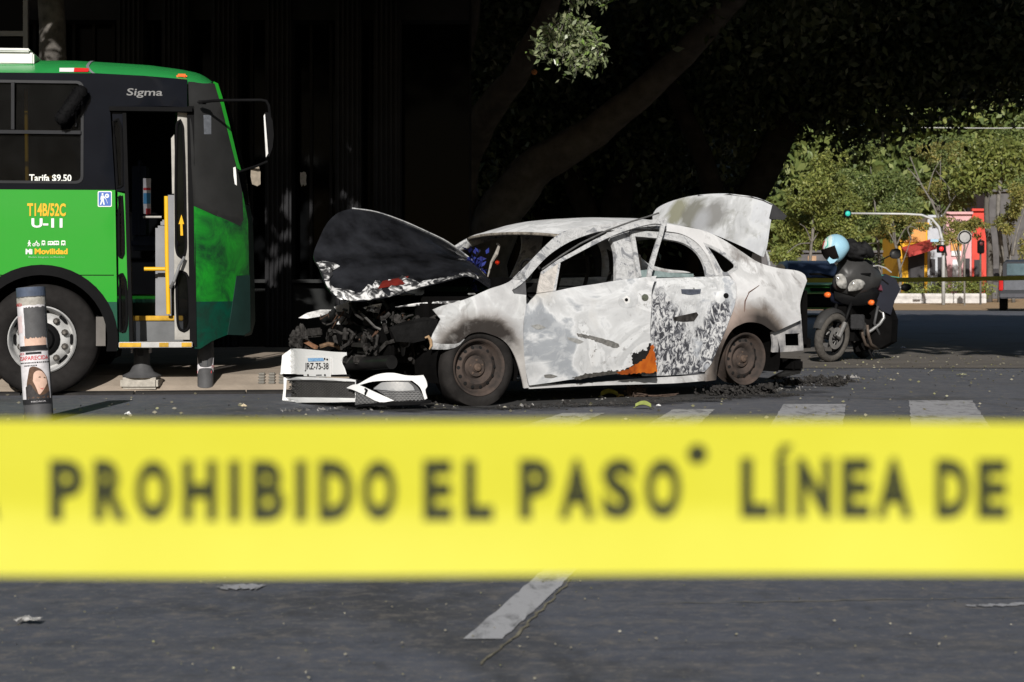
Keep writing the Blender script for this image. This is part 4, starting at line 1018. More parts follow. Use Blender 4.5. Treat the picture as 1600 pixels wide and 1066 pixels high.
# ---- trunk lid, standing open
hpx = plane_px(1183, 398, (-1.32, .52, 0), (0, 1, 0)); up_ = plane_px(1203, 316, (-1.32, .52, 0), (0, 1, 0))
Ld = (up_-hpx); LN = Vector((0, 1, 0)).cross(Ld).normalized()
def tl(px, py): return plane_px(px, py, hpx, LN)
lid2 = [(1016, 334), (1022, 324.5), (1034, 318), (1049, 313), (1070, 308), (1091, 305), (1116, 303), (1140, 303), (1173, 306.5), (1190, 311), (1203, 317), (1200, 334), (1196, 356), (1190, 382), (1183, 398), (1163, 387), (1129, 372), (1091, 359), (1042, 350), (1018, 346)]
LX = Ld.normalized(); LY = Vector((0, 1, 0))
def lid_uv(p): d = p-hpx; return (d.dot(LY), d.dot(LX))
lp = [lid_uv(tl(p.x, p.y)) for p in catmull([Vector((x, y, 0)) for x, y in lid2], 4, True, 40)]
vmin = min(p[0] for p in lp); vmax = max(p[0] for p in lp); hmax = max(p[1] for p in lp)
if LN.x < 0: LN = -LN
def lid_fn(v, h, o=0):
    k = (v-(vmin+vmax)/2)/((vmax-vmin)/2); return hpx+LY*v+LX*h+LN*(.055*(1-k*k)-.05+o+.03*sin(pi*clamp(h/hmax, 0, 1)))
m_trunk = burnt('burnt_trunk_ash', (.60, .615, .63), (.46, .475, .50), soot=[(lid_fn(*lid_uv(tl(x, y))), r0, r1, c, k) for x, y, r0, r1, c, k in [(1060, 332, .05, .20, (.25, .25, .18), 1.2), (1085, 338, .05, .22, (.19, .19, .165), 1.2), (1118, 338, .04, .2, (.22, .22, .215), 1.2), (1100, 348, .03, .16, (.36, .37, .39), .9)]], swirl=.5, blot=.35, grime=.5, sc=1.8)
trunk = sheet(lp, lid_fn, .05).build('trunk_lid', m_trunk, car, smooth=True, thick=.03, off=1)
e0 = hpx; lip = []
for x, y in [(1203, 317), (1190, 311), (1173, 306.5), (1140, 303), (1091, 305)]: lip.append(lid_fn(*lid_uv(tl(x, y))))
lm = MB(); vs = []
for i, p in enumerate(lip): vs += [p, p-LN*.17*(1-.15*i)-LX*.05*(1-.1*i)]
n = len(lip); lm.add(vs, [(2*i, 2*i+1, 2*i+3, 2*i+2) for i in range(n-1)])
e = [lid_fn(*lid_uv(tl(x, y))) for x, y in [(1203, 317), (1199, 340), (1197, 352)]]
lm.add([e[0], e[0]-LN*.17-LX*.05, e[0]-LN*.15-LX*.09, e[1]-LN*.03, e[1]], [(0, 1, 2, 3, 4)])
lm.build('lid_lip', M('blackened_lip', (.045, .045, .047), .7, var=.4), trunk, thick=.012)
gs = MB().tube([plane_px(x, y, (-1.5, .50, 0), (0, 1, 0)) for x, y in [(1202, 416), (1200, 402), (1196, 392), (1191, 384)]], .012, 8)
gs.build('lid_hinge', m_pill, trunk)
# ---- hood, raised and twisted
def carpt(u, v, w): return Vector((u, v, w))
def hood_pt(px, py, u, v0):
    """point seen at the pixel, at the given station"""
    return plane_px(px, py, (u, v0, 0), CAR_VIEW)
CAR_VIEW = Vector((-(CAM-CO).normalized().dot(CF), -(CAM-CO).normalized().dot(CN), 0)).normalized()
near_e = [hood_pt(x, y, u, v) for (x, y), u, v in [((766, 449), .98, .70), ((734, 430), 1.15, .70), ((700, 437), 1.35, .69), ((660, 447), 1.55, .67), ((610, 462), 1.78, .62), ((560, 470), 1.98, .55), ((530, 468), 2.08, .48)]]
far_e = [hood_pt(x, y, u, v) for (x, y), u, v in [((762, 440), .98, -.70), ((738, 408), 1.10, -.70), ((700, 379), 1.28, -.68), ((668, 363), 1.45, -.66), ((630, 346), 1.64, -.62), ((590, 332), 1.84, -.57), ((551, 326), 2.02, -.50)]]
front_mid = [hood_pt(x, y, 2.16, v) for (x, y), v in [((520, 462), .42), ((508, 447), .3), ((497, 418), .12), ((489, 402), -.02), ((497, 378), -.15), ((510, 350), -.30), ((527, 333), -.42)]]
far_e[0] = plane_px(762, 444, (.95, -.2, 0), (1, 0, 0))
A7 = catmull(near_e, 5, False, 200); B7 = catmull(far_e, 5, False, 200); Fm = catmull([near_e[-1]]+front_mid+[far_e[-1]], 4, False, 200)
def polyat(P, t):
    x = t*(len(P)-1); i = min(int(x), len(P)-2); return P[i].lerp(P[i+1], x-i)
rear_a, rear_b = A7[0], B7[0]
def hood_fn(s, t, sink=0):
    """s from the cowl to the nose, t from the near to the far edge (Coons patch)"""
    a, b_ = polyat(A7, s), polyat(B7, s); f = polyat(Fm, t); r = rear_a.lerp(rear_b, t)
    c = a.lerp(b_, t)+r.lerp(f, s)-(A7[0].lerp(B7[0], t)).lerp(A7[-1].lerp(B7[-1], t), s)
    up = Vector((-.25, 0, .97)); nz_ = (.03*mnoise.noise(Vector((s*3.1, t*2.3, .4)))+.016*mnoise.noise(Vector((s*8, t*5, 2.2))))*min(1, 6*t, 6*(1-t), 8*s+.0)
    return c+up*(.05*sin(pi*t)*(1-s*.5)-sink+nz_)
hood = grid_mb(lambda s, t: hood_fn(s, t), 44, 36).build('hood', M('hood_black_gloss', (.020, .021, .025), .2, scale=4.5, detail=4, c2=(.003, .003, .0035)), car, smooth=True, thick=.012)  # lighter grey mottling in the black stands in for reflections
hf = MB()
hf.tube([hood_fn(i/24, .995, -.004) for i in range(25)], [.0045+.003*abs(mnoise.noise(Vector((i*.7, 0, 0)))) for i in range(25)], 6)
hf.build('hood_edge', m_pill, hood, smooth=True)
hb_ = MB(); hb_.tube([hood_fn(i/12*.9+.05, .55, .012) for i in range(13)], .03, 6); hb_.tube([hood_fn(.1+.8*i/12, .15+.6*i/12, .012) for i in range(13)], .03, 6); hb_.tube([hood_fn(.15+.8*i/12, .85-.5*i/12, .012) for i in range(13)], .03, 6)
# torn white inner frame along the near edge and nose
rr = random.Random(3); tf = MB()
def ribbon(fn, n, w0, seed, lift):
    rr = random.Random(seed); vs = []
    for i in range(n+1):
        p, q = fn(i/n); d = (q-p); vs += [p+Vector((rr.uniform(-.004, .004), 0, rr.uniform(-.006, .006))), p+d*rr.uniform(.55, 1.15)+Vector((0, 0, rr.uniform(-.008, .008)))]
    tf.add(vs, [(2*i, 2*i+1, 2*i+3, 2*i+2) for i in range(n)])
ribbon(lambda s: (hood_fn(.10+s*.55, -.005, -.004), hood_fn(.12+s*.55, .06+.05*s, -.012)), 24, .03, 1, 0)
ribbon(lambda s: (hood_fn(.50+s*.5, -.005, -.005), hood_fn(.52+s*.44, .13+.09*sin(s*5), -.02)), 20, .05, 2, 0)
ribbon(lambda t: (hood_fn(.998, t*.42, -.005), hood_fn(.86-.06*sin(t*9)+.1*t, .03+t*.40, -.02)), 16, .05, 4, 0)
m_torn, t, b = nodes('torn_white_frame'); g = NT(t)
nz = g.noise(11, 4, .6, 1.2)
g.l(g.ramp(nz, [(.42, (.02, .02, .022)), (.48, (.12, .12, .12)), (.54, (.55, .55, .55)), (.7, (.66, .66, .65))]), b.inputs['Base Color']); b.inputs['Roughness'].default_value = .5
tf.build('hood_inner_frame', m_torn, hood, thick=.006)
sheet([(.58, .10), (.72, .12), (.68, .20), (.55, .19)], lambda s, t: hood_fn(s, t, -.012), .05).build('red_patch', M('red_primer', (.16, .015, .01), .7, var=.5, scale=20), hood, thick=.004)
for pts in ([(618, 480), (650, 476), (690, 473), (735, 471), (752, 468)],):
    MB().tube([hood_pt(x, y, 1.5, .60) for x, y in pts], [.004, .012, .013, .010, .004], 6).build('hood_lower_edge', m_torn, hood)
# ---- engine bay
eb = MB(); rr = random.Random(11)
eb.box((1.30, 0, .50), (.5, .80, .36), bev=.06).box((1.45, .1, .46), (.3, .4, .3), bev=.05)
eb.build('engine_block', m_char2, car)
def P3(px, py, u, v): return hood_pt(px, py, u, v)
junk = MB()
for i in range(210):
    x = rr.uniform(478, 690); ymid = 520 if x > 540 else 525; y = ymid+rr.uniform(-38, 42); u = rr.uniform(1.62, 2.02); v = rr.uniform(-.6, .55)
    p = P3(x, y, u, v); s = rr.uniform(.02, .085)
    if not (.30 < p.z < .84) or p.x > 2.0 or abs(p.y) > .70: continue
    rot = Matrix.Rotation(rr.uniform(0, 3), 3, Vector((rr.random(), rr.random(), rr.random())).normalized())
    if rr.random() < .42: junk.box(p, (s*rr.uniform(.5, 2.2), s, s*rr.uniform(.3, 1)), rot, bev=s*.15)
    else:
        q = p+Vector((rr.uniform(-.1, .1), rr.uniform(-.2, .2), rr.uniform(-.12, .12))); junk.tube([p, p.lerp(q, .5)+Vector((0, 0, rr.uniform(-.05, .05))), q], rr.uniform(.006, .02), 6)
junk.build('burnt_engine_parts', m_char, car)
bl_ = MB()
for i in range(40):
    x = rr.uniform(480, 690); y = rr.uniform(490, 580); p = P3(x, y, rr.uniform(1.75, 2.05), rr.uniform(-.5, .5)); q = p+Vector((rr.uniform(-.1, .1), rr.uniform(-.12, .12), rr.uniform(-.16, .04)))
    if min(p.z, q.z) < .50 or abs(p.y) > .72 or abs(q.y) > .72 or max(p.x, q.x) > 2.02: continue
    bl_.tube([p, p.lerp(q, .35)+Vector((.03, 0, -.03)), p.lerp(q, .7)+Vector((-.02, 0, .02)), q], rr.uniform(.003, .008), 5)
bl_.build('burnt_wiring', M('copper_wire_burnt', (.10, .055, .035), .7, .2, var=.7, scale=30), car)
MB().tube([P3(x, y, 2.0, .1) for x, y in [(594, 516), (594, 530), (597, 545), (598, 556)]], .012, 8).tube([P3(x, y, 2.0, .1) for x, y in [(606, 518), (604, 532), (598, 546)]], .011, 8).build('hood_latch_strut', M('bright_burnt_steel', (.55, .55, .54), .5, .4, var=.5, scale=30), car)
MB().tube([P3(x, y, 2.0, .2) for x, y in [(560, 486), (572, 497), (586, 511), (595, 515)]], .009, 6).tube([P3(x, y, 1.9, .3) for x, y in [(617, 512), (640, 504), (668, 497), (688, 498)]], .012, 6).build('support_bar', M('sooty_steel', (.13, .125, .12), .6, .3, var=.6, scale=20), car)
MB().poly([P3(x, y, 2.0, .2) for x, y in [(566, 481), (580, 477), (597, 474), (592, 490), (583, 488)]]).build('torn_bracket', m_torn, car, thick=.01)
MB().box(P3(600, 503, 2.0, .2), (.03, .05, .04), bev=.01).build('latch', m_flash, car)
rad = MB(); rad.box((1.80, -.05, .44), (.05, 1.0, .30), bev=.02); rad.build('radiator', m_sootin, car)
MB().tube([P3(x, y, 2.06, v) for (x, y), v in [((536, 570), -.15), ((560, 569), .0), ((592, 567), .2), ((612, 566), .35)]], .052, 14).build('impact_beam', M('beam_black', (.014, .0135, .0135), .3, var=.5, scale=12), car, smooth=True, angle=50)
from mathutils import noise as mnoise
lump = MB(); hc0 = P3(470, 532, 1.9, -.55); bm = bmesh.new(); bmesh.ops.create_icosphere(bm, subdivisions=4, radius=1)
for v in bm.verts:
    c = v.co.normalized(); k = 1+.5*mnoise.noise(c*2.3)+.25*mnoise.noise(c*6); v.co = Vector((c.x*.07*k, c.y*.085*k, c.z*.10*k))+hc0
bm.verts.index_update(); lump.add([v.co for v in bm.verts], [[v.index for v in f.verts] for f in bm.faces]); bm.free()
for k in range(5): lump.tube([hc0+Vector((0, rr.uniform(-.1, .1), rr.uniform(-.1, .1))), hc0+Vector((.05, rr.uniform(-.1, .25), rr.uniform(-.05, .2)))], rr.uniform(.008, .02), 6)
lump.build('headlamp_remains', m_char, car)
fp = MB().poly([P3(x, y, 1.95, -.55) for x, y in [(466, 497), (480, 489), (500, 484), (518, 484), (512, 490), (498, 495), (480, 498)]]); fp.build('far_fender_shred', m_flash, car, thick=.01)
MB().tube([P3(x, y, 1.95, -.4) for x, y in [(500, 542), (513, 538), (525, 540), (533, 546)]], .018, 8).build('scorched_hose', M('brown_hose', (.16, .10, .06), .8, var=.6, scale=30), car)
MB().prism([P3(x, y, 2.02, -.5) for x, y in [(471, 534), (474, 531), (494, 541), (492, 546)]], Vector((-.02, 0, 0))).build('scorched_strip', M('brown_strip', (.22, .11, .06), .8, var=.5, scale=30), car)
MB().box(P3(566, 539, 1.95, 0), (.1, .26, .13), bev=.05).build('battery_cover', M('dull_black_plastic', (.02, .019, .018), .5), car)
# near headlamp opening with melted remains
hl_ = MB().poly([cvec(*cpx(x, y), -.03) for x, y in [(612, 512), (640, 502), (668, 496), (688, 499), (684, 512), (676, 530), (650, 536), (622, 534)]]); hl_.build('headlamp_opening', m_char2, car, thick=.02)
MB().tube([cvec(*cpx(x, y), .0) for x, y in [(664, 528), (669, 526), (673, 532), (674, 540), (671, 546)]], [.006, .012, .012, .01, .004], 7).build('melted_lens', m_wood_tan, car)
# ---- front bumper: wraps across the nose, broken at the near corner
def bump_u(v): return 1.50+.68*max(0, 1-abs(v/.88)**3.2)**(1/3.2)
def bpix(px, py, sc=True):
    if sc: py = 544+(py-544)*.955
    o, r = ray_car(px, py); lo_, hi_ = 11.0, 16.5
    def g_(t):
        p = o+r*t; return (abs((p.x-1.50)/.68)**3.2 if p.x > 1.5 else 0)+abs(p.y/.88)**3.2-1
    t = lo_
    while t < hi_ and g_(t) > 0: t += .01
    a, b2_ = t-.01, t
    for _ in range(30):
        mth = (a+b2_)/2
        if g_(mth) > 0: a = mth
        else: b2_ = mth
    if t >= hi_:      # ray misses the nose: closest approach
        best = min((g_(k*.01+11), k*.01+11) for k in range(550)); a = best[1]
    p = o+r*a; return p
def bpanel(name, pts, m, out=0, thick=.008, parent=None, step=5, k=3, corner=40, holes=()):
    P = catmull([Vector((x, y, 0)) for x, y in pts], k, True, corner)
    def fn(x, y):
        p = bpix(x, y); nrm = Vector((max(0, (p.x-1.5))**2.2/.68**3.2, p.y*abs(p.y)**1.2/.88**3.2, 0)).normalized(); q = p+nrm*out; q.z = max(q.z, .004); return q
    return sheet([(p.x, p.y) for p in P], fn, step, [[(p.x, p.y) for p in catmull([Vector((*q, 0)) for q in h], 2, True, 40)] for h in holes]).build(name, m, parent or bumper, smooth=False, thick=thick, off=0)
bumper = bpy.data.objects.new('front_bumper', None); COL.objects.link(bumper); bumper.parent = car
bpanel('bumper_skin', [(441, 556), (450, 549), (458, 545), (490, 547), (520, 550), (541, 551), (541, 556), (536, 560), (534, 568), (538, 577), (541, 587), (500, 588), (438.5, 587)], m_white_p)
bpanel('bumper_seam', [(438.5, 586.5), (545, 587), (546, 591), (442, 591)], m_rub, out=-.006)
bpanel('grille_surround', [(444, 592), (455, 591), (500, 592), (545, 594), (556, 596), (557, 632), (500, 633), (443, 633), (442, 628), (444, 610)], m_white_p, out=.004, holes=[[(449, 596), (500, 596), (556, 599), (556, 626), (500, 625), (447, 624.5)]])
bpanel('grille_backing', [(447, 594), (557, 597), (557, 628), (445, 627)], m_rub, out=-.05)
gm = MB()
def bp3(x, y, o=0): p = bpix(x, y); nrm = Vector((max(0, (p.x-1.5))**2.2, p.y*abs(p.y)**1.2*.5, 0)).normalized(); q = p+nrm*o; q.z = max(q.z, .006); return q
for k in range(-12, 34):
    for sg_ in (1, -1):
        x0 = 449+k*5.2; seg = []
        for j in range(9):
            y = 596+j*3.6; x = x0+sg_*(j*7.2) if sg_ == 1 else x0+60-(j*7.2)
            if 449 <= x <= 556: seg.append(bp3(x, y, -.012))
        if len(seg) > 1: gm.tube(seg, .0042, 4, cap=False)
for f in (0, 1): gm.tube([bp3(449+i*8.9, (596.5, 625)[f]+.25*i*(1-f), -.006) for i in range(13)], .006, 5)
gm.build('grille_mesh', M('grille_black_mesh', (.075, .072, .07), .5, .0, var=.3), bumper)
# licence plate
plate = bpanel('licence_plate', [(478, 558), (519, 559.5), (519, 591), (477, 590)], m_white_p, out=.012, thick=.003, corner=20)
plate.name = 'licence_plate'
pf = lambda o: (lambda x, y: bp3(x, y, o))
text_mb('JRZ-75-38', pf(.0175), 479.5, 516.5, 582, 568, bold=.01).build('lettering', m_black, plate)
MB().poly([bp3(x, y, .0175) for x, y in [(484, 560.5), (508, 560), (510, 565), (485, 566)]]).build('plate_emblem', M('plate_blue', (.10, .22, .55), .5, var=.8, scale=90, c2=(.35, .6, .75)), plate)
MB().poly([bp3(x, y, .0175) for x, y in [(497, 587.5), (506, 587.3), (506, 588.6), (497, 588.8)]]).build('small_print', m_black, plate)
for cx, cy in ((510.5, 561.5), (514.5, 562.5), (484.5, 588), (511, 588)): MB().poly([bp3(cx+1.4*cos(i*pi/5), cy+1.6*sin(i*pi/5), .018) for i in range(10)]).build('bolt', m_char2, plate)
# broken near corner
bpanel('bumper_corner', [(547, 609), (556, 604), (563, 602.5), (572, 597), (586, 589), (600, 585), (616, 584.5), (632, 588), (646, 589), (660, 588), (664, 596), (666, 606), (663, 612), (666, 626), (662, 628), (655, 608), (643, 597), (612, 597), (585, 598.5), (566, 604)], m_white_p, out=.018, corner=40)
bpanel('diagonal_blade', [(547, 609), (556, 604), (564, 603.5), (590, 616), (617, 629.5), (596, 632), (575, 621), (558, 612.5)], m_white_p, out=.03)
mh_ = M('honeycomb_plastic', (.09, .09, .092), .4, var=.3, scale=20)
bpanel('fog_lamp_surround', [(559, 614), (575, 623), (594, 632), (575, 635), (557, 638)], mh_, out=.012)
bpanel('fog_lamp_surround', [(585, 609), (600, 600), (640, 598), (652, 608), (662, 627), (640, 629), (616, 629)], mh_, out=.012)
bpanel('fog_lamp', [(586, 611), (593, 604), (599, 600), (618, 599), (638, 600), (644, 606), (647, 613), (620, 614)], M('silver_lamp_shell', (.50, .51, .52), .28, .55, var=.2, scale=4), out=.02)
hc = MB()
for i in range(14):
    for j in range(5):
        cx = 590+i*5.6+(j % 2)*2.8; cy = 616.5+j*3.1
        if cx < 596+j*4.5 or cx > 655+j*1.5: continue
        hc.tube([bp3(cx+2.7*cos(a*pi/3+pi/6), cy+1.75*sin(a*pi/3+pi/6), .022) for a in range(6)], .0022, 4, close=True)
for i in range(7):
    for j in range(7):
        cx = 561+i*6+(j % 2)*3; cy = 616+j*3.3
        if cx > 560+(cy-613)*1.7 or cy > 635: continue
        hc.tube([bp3(cx+3*cos(a*pi/3+pi/6), cy+1.9*sin(a*pi/3+pi/6), .022) for a in range(6)], .0022, 4, close=True)
hc.build('honeycomb_mesh', M('honeycomb_ridges', (.22, .22, .22), .4), bumper)
bpanel('splitter', [(557, 637), (590, 633), (665, 628), (672, 629), (671, 634), (640, 637), (590, 638), (560, 640)], m_rub, out=.02)
MB().tube([bp3(576, 610, .05), bp3(579, 612, .05), bp3(577, 616, .05), bp3(575.5, 619, .04)], .007, 6).build('loose_clip', m_rub, bumper)
# ---- wheels
def car_wheel(u, v, w, steer, tyre=True, tilt=0):
    e = bpy.data.objects.new('wheel', None); COL.objects.link(e); e.parent = car; e.location = (u, v, w); e.rotation_euler = (tilt, 0, steer)
    A = (0, 1, 0)
    if tyre:
        ty = MB().lathe([(.205, .0), (.225, .02), (.25, .022), (.288, .0), (.296, -.03), (.298, -.15), (.285, -.185), (.24, -.19), (.205, -.17)], (0, 0, 0), A, 56, ring=True)
        ty.v = [(x*(1.02 if z < -.2 else 1), y+(.02*(min(0, z+.2)/-.1) if y > -.08 and z < -.2 else 0), max(z, -.292)) for x, y, z in ty.v]
        ty.build('tyre', M('burnt_tyre', (.026, .024, .023), .9, spec=.05, var=.55, scale=7, bump=.3, bscale=40) if 'burnt_tyre' not in bpy.data.materials else bpy.data.materials['burnt_tyre'], e, smooth=True, angle=50)
    r = MB().lathe([(.198, -.16), (.210, -.165), (.212, -.15), (.19, -.13), (.185, -.05), (.19, -.02), (.212, .004), (.210, .016), (.200, .014), (.188, -.004), (.180, -.035), (.165, -.05), (.150, -.036), (.125, -.022), (.105, -.03), (.085, -.055), (.072, -.045), (.068, -.032), (.04, -.030), (.034, -.020), (.0, -.020)], (0, 0, 0), A, 64)
    rim = r.build('rim', m_rust, e, smooth=True, angle=50)
    hl = MB()
    for k in range(14):
        an = 2*pi*k/14; c = Vector((cos(an)*.148, -.0345, sin(an)*.148)); t_ = Vector((-sin(an), 0, cos(an))); rd = Vector((cos(an), -.35, sin(an)))
        hl.prism([c+t_*.013*cos(2*pi*i/12)+rd*.012*sin(2*pi*i/12) for i in range(12)], (0, .004, 0))
    hl.build('vent_holes', m_charr, rim)
    lb = MB()
    for k in range(5):
        an = 2*pi*k/5+.3; lb.lathe([(.0085, -.05), (.0085, -.028), (0, -.026)], (cos(an)*.052, 0, sin(an)*.052), A, 8)
    lb.lathe([(.03, -.03), (.028, -.008), (.016, -.004), (0, -.004)], (0, 0, 0), A, 18)
    lb.build('hub_cap', M('rust_hub', (.12, .085, .065), .8, var=.6, scale=40) if 'rust_hub' not in bpy.data.materials else bpy.data.materials['rust_hub'], rim)
    return e
fwh = car_wheel(1.27, .775, .293, radians(-4)); rwh = car_wheel(-1.27, .745, .297, radians(2), tyre=False, tilt=radians(-3))
f2 = copy_tree(fwh, car); f2.location = (1.27, -.775, .293); f2.rotation_euler = (0, 0, pi)
r2 = copy_tree(rwh, car); r2.location = (-1.27, -.745, .297); r2.rotation_euler = (0, 0, pi)
dr = MB().lathe([(.11, -.20), (.115, -.08), (.0, -.07)], (-1.27, .745, .297), (0, 1, 0), 24).lathe([(.12, -.20), (.12, -.1), (0, -.09)], (1.27, .77, .295), (0, 1, 0), 24); dr.build('brake_drum', m_rust, car)
# wheel housings, floor, firewall, interior
wl = MB()
for uc in (1.27, -1.27):
    for s in (1, -1):
        P = [Vector((uc+.355*cos(a), s*.77, .31+.345*sin(a))) for a in [pi*(-.12+1.24*i/20) for i in range(21)]]
        Q = [Vector((p.x, s*.45, p.z)) for p in P]; n = len(P)
        MB().add(P+Q, [(i, i+1, n+i+1, n+i) for i in range(n-1)]+[tuple(range(n, 2*n))]).build('wheel_housing', m_sootin, car)
MB().box((.0, 0, .27), (1.75, 1.44, .10)).box((-1.35, 0, .27), (.9, .84, .10)).box((1.2, 0, .27), (.6, .84, .10)).box((.86, 0, .62), (.05, 1.38, .66)).box((-1.28, 0, .66), (.05, 1.30, .60)).box((-1.75, 0, .40), (.8, 1.1, .08)).box((-2.02, 0, .62), (.05, 1.25, .45)).build('floor_pan', m_sootin, car)
MB().box((.72, 0, .86), (.34, 1.36, .10), bev=.03).build('dashboard', m_char2, car)
for s in (.36, -.36):
    st_ = MB().box((.0, s, .50), (.48, .46, .12), bev=.04)
    st_.tube([(-.22, s-.2, .52), (-.36, s-.2, 1.0), (-.40, s-.13, 1.12), (-.40, s+.13, 1.12), (-.36, s+.2, 1.0), (-.22, s+.2, .52)], .016, 8)
    for k in range(5): st_.tube([(-.24-.025*k, s-.2, .58+.1*k), (-.24-.025*k, s+.2, .58+.1*k)], .006, 5)
    st_.tube([(-.40, s-.06, 1.12), (-.41, s-.06, 1.22), (-.41, s+.06, 1.22), (-.40, s+.06, 1.12)], .008, 6)
    st_.build('front_seat', M('burnt_seat_frame', (.03, .027, .025), .9, var=.6, scale=20) if s > 0 else bpy.data.materials['burnt_seat_frame'], car)
rs = MB().box((-.85, 0, .50), (.45, 1.2, .12), bev=.03).tube([(-1.1, -.55, .5), (-1.2, -.55, .98), (-1.2, .55, .98), (-1.1, .55, .5)], .014, 8).box((-1.18, 0, .74), (.04, 1.1, .45)); rs.build('rear_seat', bpy.data.materials['burnt_seat_frame'], car)
MB().tube([(.52+.17*cos(a)*.3, .36+.17*sin(a), .92+.17*cos(a)) for a in [2*pi*i/24 for i in range(24)]], .010, 8, close=True).build('steering_wheel', m_charr, car)
# odds seen through the windscreen hole
MB().tube([plane_px(x, y, (.45, 0, 0), (1, 0, 0)) for x, y in [(777, 381), (780, 384), (776, 396), (768, 410), (762, 433)]], [.012, .012, .017, .012, .006], 7).build('burnt_strap', M('pale_strap', (.45, .42, .38), .7, var=.4, scale=20), car)
rng = np.random.default_rng(5); bc_ = plane_px(742, 408, (.72, 0, 0), (1, 0, 0))
bp2 = np.array([bc_+Vector((rng.normal()*.03, rng.normal()*.045, rng.normal()*.06)) for _ in range(60)])
leaf_mesh('crumpled_foil', bp2, .07, M('blue_foil', (.03, .05, .24), .35, .1, var=.7, scale=25, c2=(.02, .015, .08)), car, rng)
bc_ = plane_px(741, 444, (.98, .3, 0), (1, 0, 0)); bp2 = np.array([bc_+Vector((rng.normal()*.02, rng.normal()*.03, rng.normal()*.02)) for _ in range(25)])
leaf_mesh('crumpled_foil', bp2, .05, bpy.data.materials['blue_foil'], car, rng)
MB().box(plane_px(777, 410, (.3, 0, 0), (1, 0, 0)), (.02, .05, .04), bev=.01).build('tail_lens', M('red_lens_remnant', (.5, .03, .01), .4), car)
sheet([dpx(x, y) for x, y in [(1010, 423), (1030, 421), (1062, 426), (1104, 428), (1104, 433), (1010, 434)]], lambda u, w: cvec(u, w, -.03), .1).build('window_glass', M('broken_green_glass', (.22, .28, .28), .25, var=.4, scale=20), rdoor, thick=.004)
# cowl clutter
ck = MB()
for i in range(26):
    x = rr.uniform(700, 775); y = 452+(775-x)*.25+rr.uniform(-3, 14); p = P3(x, y, rr.uniform(1.0, 1.35), rr.uniform(.3, .6)); 
    ck.box(p, (rr.uniform(.02, .1), rr.uniform(.02, .08), rr.uniform(.01, .04)), Matrix.Rotation(rr.uniform(0, 3), 3, 'X'), bev=.004)
ck.build('cowl_debris', m_flash, car)
MB().box((1.25, .52, .66), (.75, .22, .3), bev=.05).build('inner_wing', m_sootin, car); MB().box((1.25, -.52, .66), (.75, .22, .3), bev=.05).build('inner_wing', m_sootin, car)
ml_ = MB().box((-2.0, .42, .22), (.12, .3, .1), bev=.02); ml_.build('rear_underbody', m_sootin, car)
# ------------------------------------------------------------------ motorcycle
MFW = Vector((-.50, -.866, 0)).normalized(); MLF = Vector((-MFW.y, MFW.x, 0))   # forward, left
fc = at(1300, 528, 20.9)
MO = Vector((fc.x, 20.9, 0)) - MFW*.62 + Vector((0, 0, 0))
moto = thing('motorcycle', 'black motorcycle with twin headlights leaning on its stand behind the burnt car', 'motorcycle', MO, atan2(MFW.y, MFW.x))
VW = Vector((0, 0, 0))
def mp_(px, py, f):
    """pixel on the plane across the bike at forward station f -> local point (forward, left, up)"""
    r = ray(px, py); o = CAM-MO; n = Vector((0, 1, 0)); p0 = MFW*f
    t = (p0-o).dot(n)/r.dot(n); p = o+r*t; return Vector((p.dot(MFW), p.dot(MLF), p.z))
m_mblk = M('motorcycle_black_plastic', (.008, .008, .0085), .5, spec=.06, var=.4, scale=6)
m_cowl = M('motorcycle_matte_cowl', (.042, .0415, .0415), .4, spec=.25, var=.3, scale=5)
m_navy = M('motorcycle_navy_paint', (.010, .012, .022), .3, var=.3)
m_chrome = M('dull_alloy', (.34, .33, .32), .4, .6, var=.3, scale=20)
m_lamp = M('headlamp_glass', (.40, .39, .37), .08, .0, scale=14, detail=2, c2=(.10, .10, .095), spec=.6)
m_orl = M('orange_signal_lens', (.85, .16, .03), .25, var=.1)
m_mty = M('motorcycle_tyre', (.085, .078, .07), .9, var=.4, scale=30, bump=.8, bscale=26)
R = .283
def moto_wheel(f, steer, lean, wid, m):
    e = bpy.data.objects.new('wheel', None); COL.objects.link(e); e.parent = moto; e.location = f; e.rotation_euler = (lean, 0, steer)
    MB().lathe([(.205, -.035*wid), (.225, -.052*wid), (.258, -.05*wid), (.276, -.03*wid), (R, 0), (.276, .03*wid), (.258, .05*wid), (.225, .052*wid), (.205, .035*wid), (.20, 0)], (0, 0, 0), (0, 1, 0), 48, ring=True).build('tyre', m, e, smooth=True)
    rim = MB().lathe([(.207, -.03), (.19, -.022), (.19, .022), (.207, .03)], (0, 0, 0), (0, 1, 0), 40, ring=True)
    for k in range(3):
        for d in (-.12, .12):
            a = 2*pi*k/3+d; rim.tube([(cos(a)*.03, 0, sin(a)*.03), (cos(a+.1)*.195, 0, sin(a+.1)*.195)], .013, 6)
    rim.lathe([(.04, -.05), (.04, .05)], (0, 0, 0), (0, 1, 0), 16)
    ro = rim.build('rim', m_mblk, e, smooth=True, angle=40)
    dd = MB()
    for s in (1, -1): dd.lathe([(.075, s*.055), (.125, s*.055), (.125, s*.060), (.075, s*.060)], (0, 0, 0), (0, 1, 0), 32, ring=True)
    for k in range(8):
        a = 2*pi*k/8; dd.tube([(cos(a)*.035, .057, sin(a)*.035), (cos(a+.3)*.08, .057, sin(a+.3)*.08)], .006, 5)
    dd.build('brake_disc', m_chrome, e)
    return e
wf_ = mp_(1300, 528, .62); wf_.z = R+.0
moto_wheel(wf_, radians(-17), radians(-9), 1.0, m_mty); moto_wheel(Vector((-.58, -.02, R)), 0, radians(-9), 1.3, M('motorcycle_rear_tyre', (.02, .02, .02), .9))
ax_l = wf_+Vector((.02, .085, 0)); ax_r = wf_+Vector((-.02, -.085, 0))
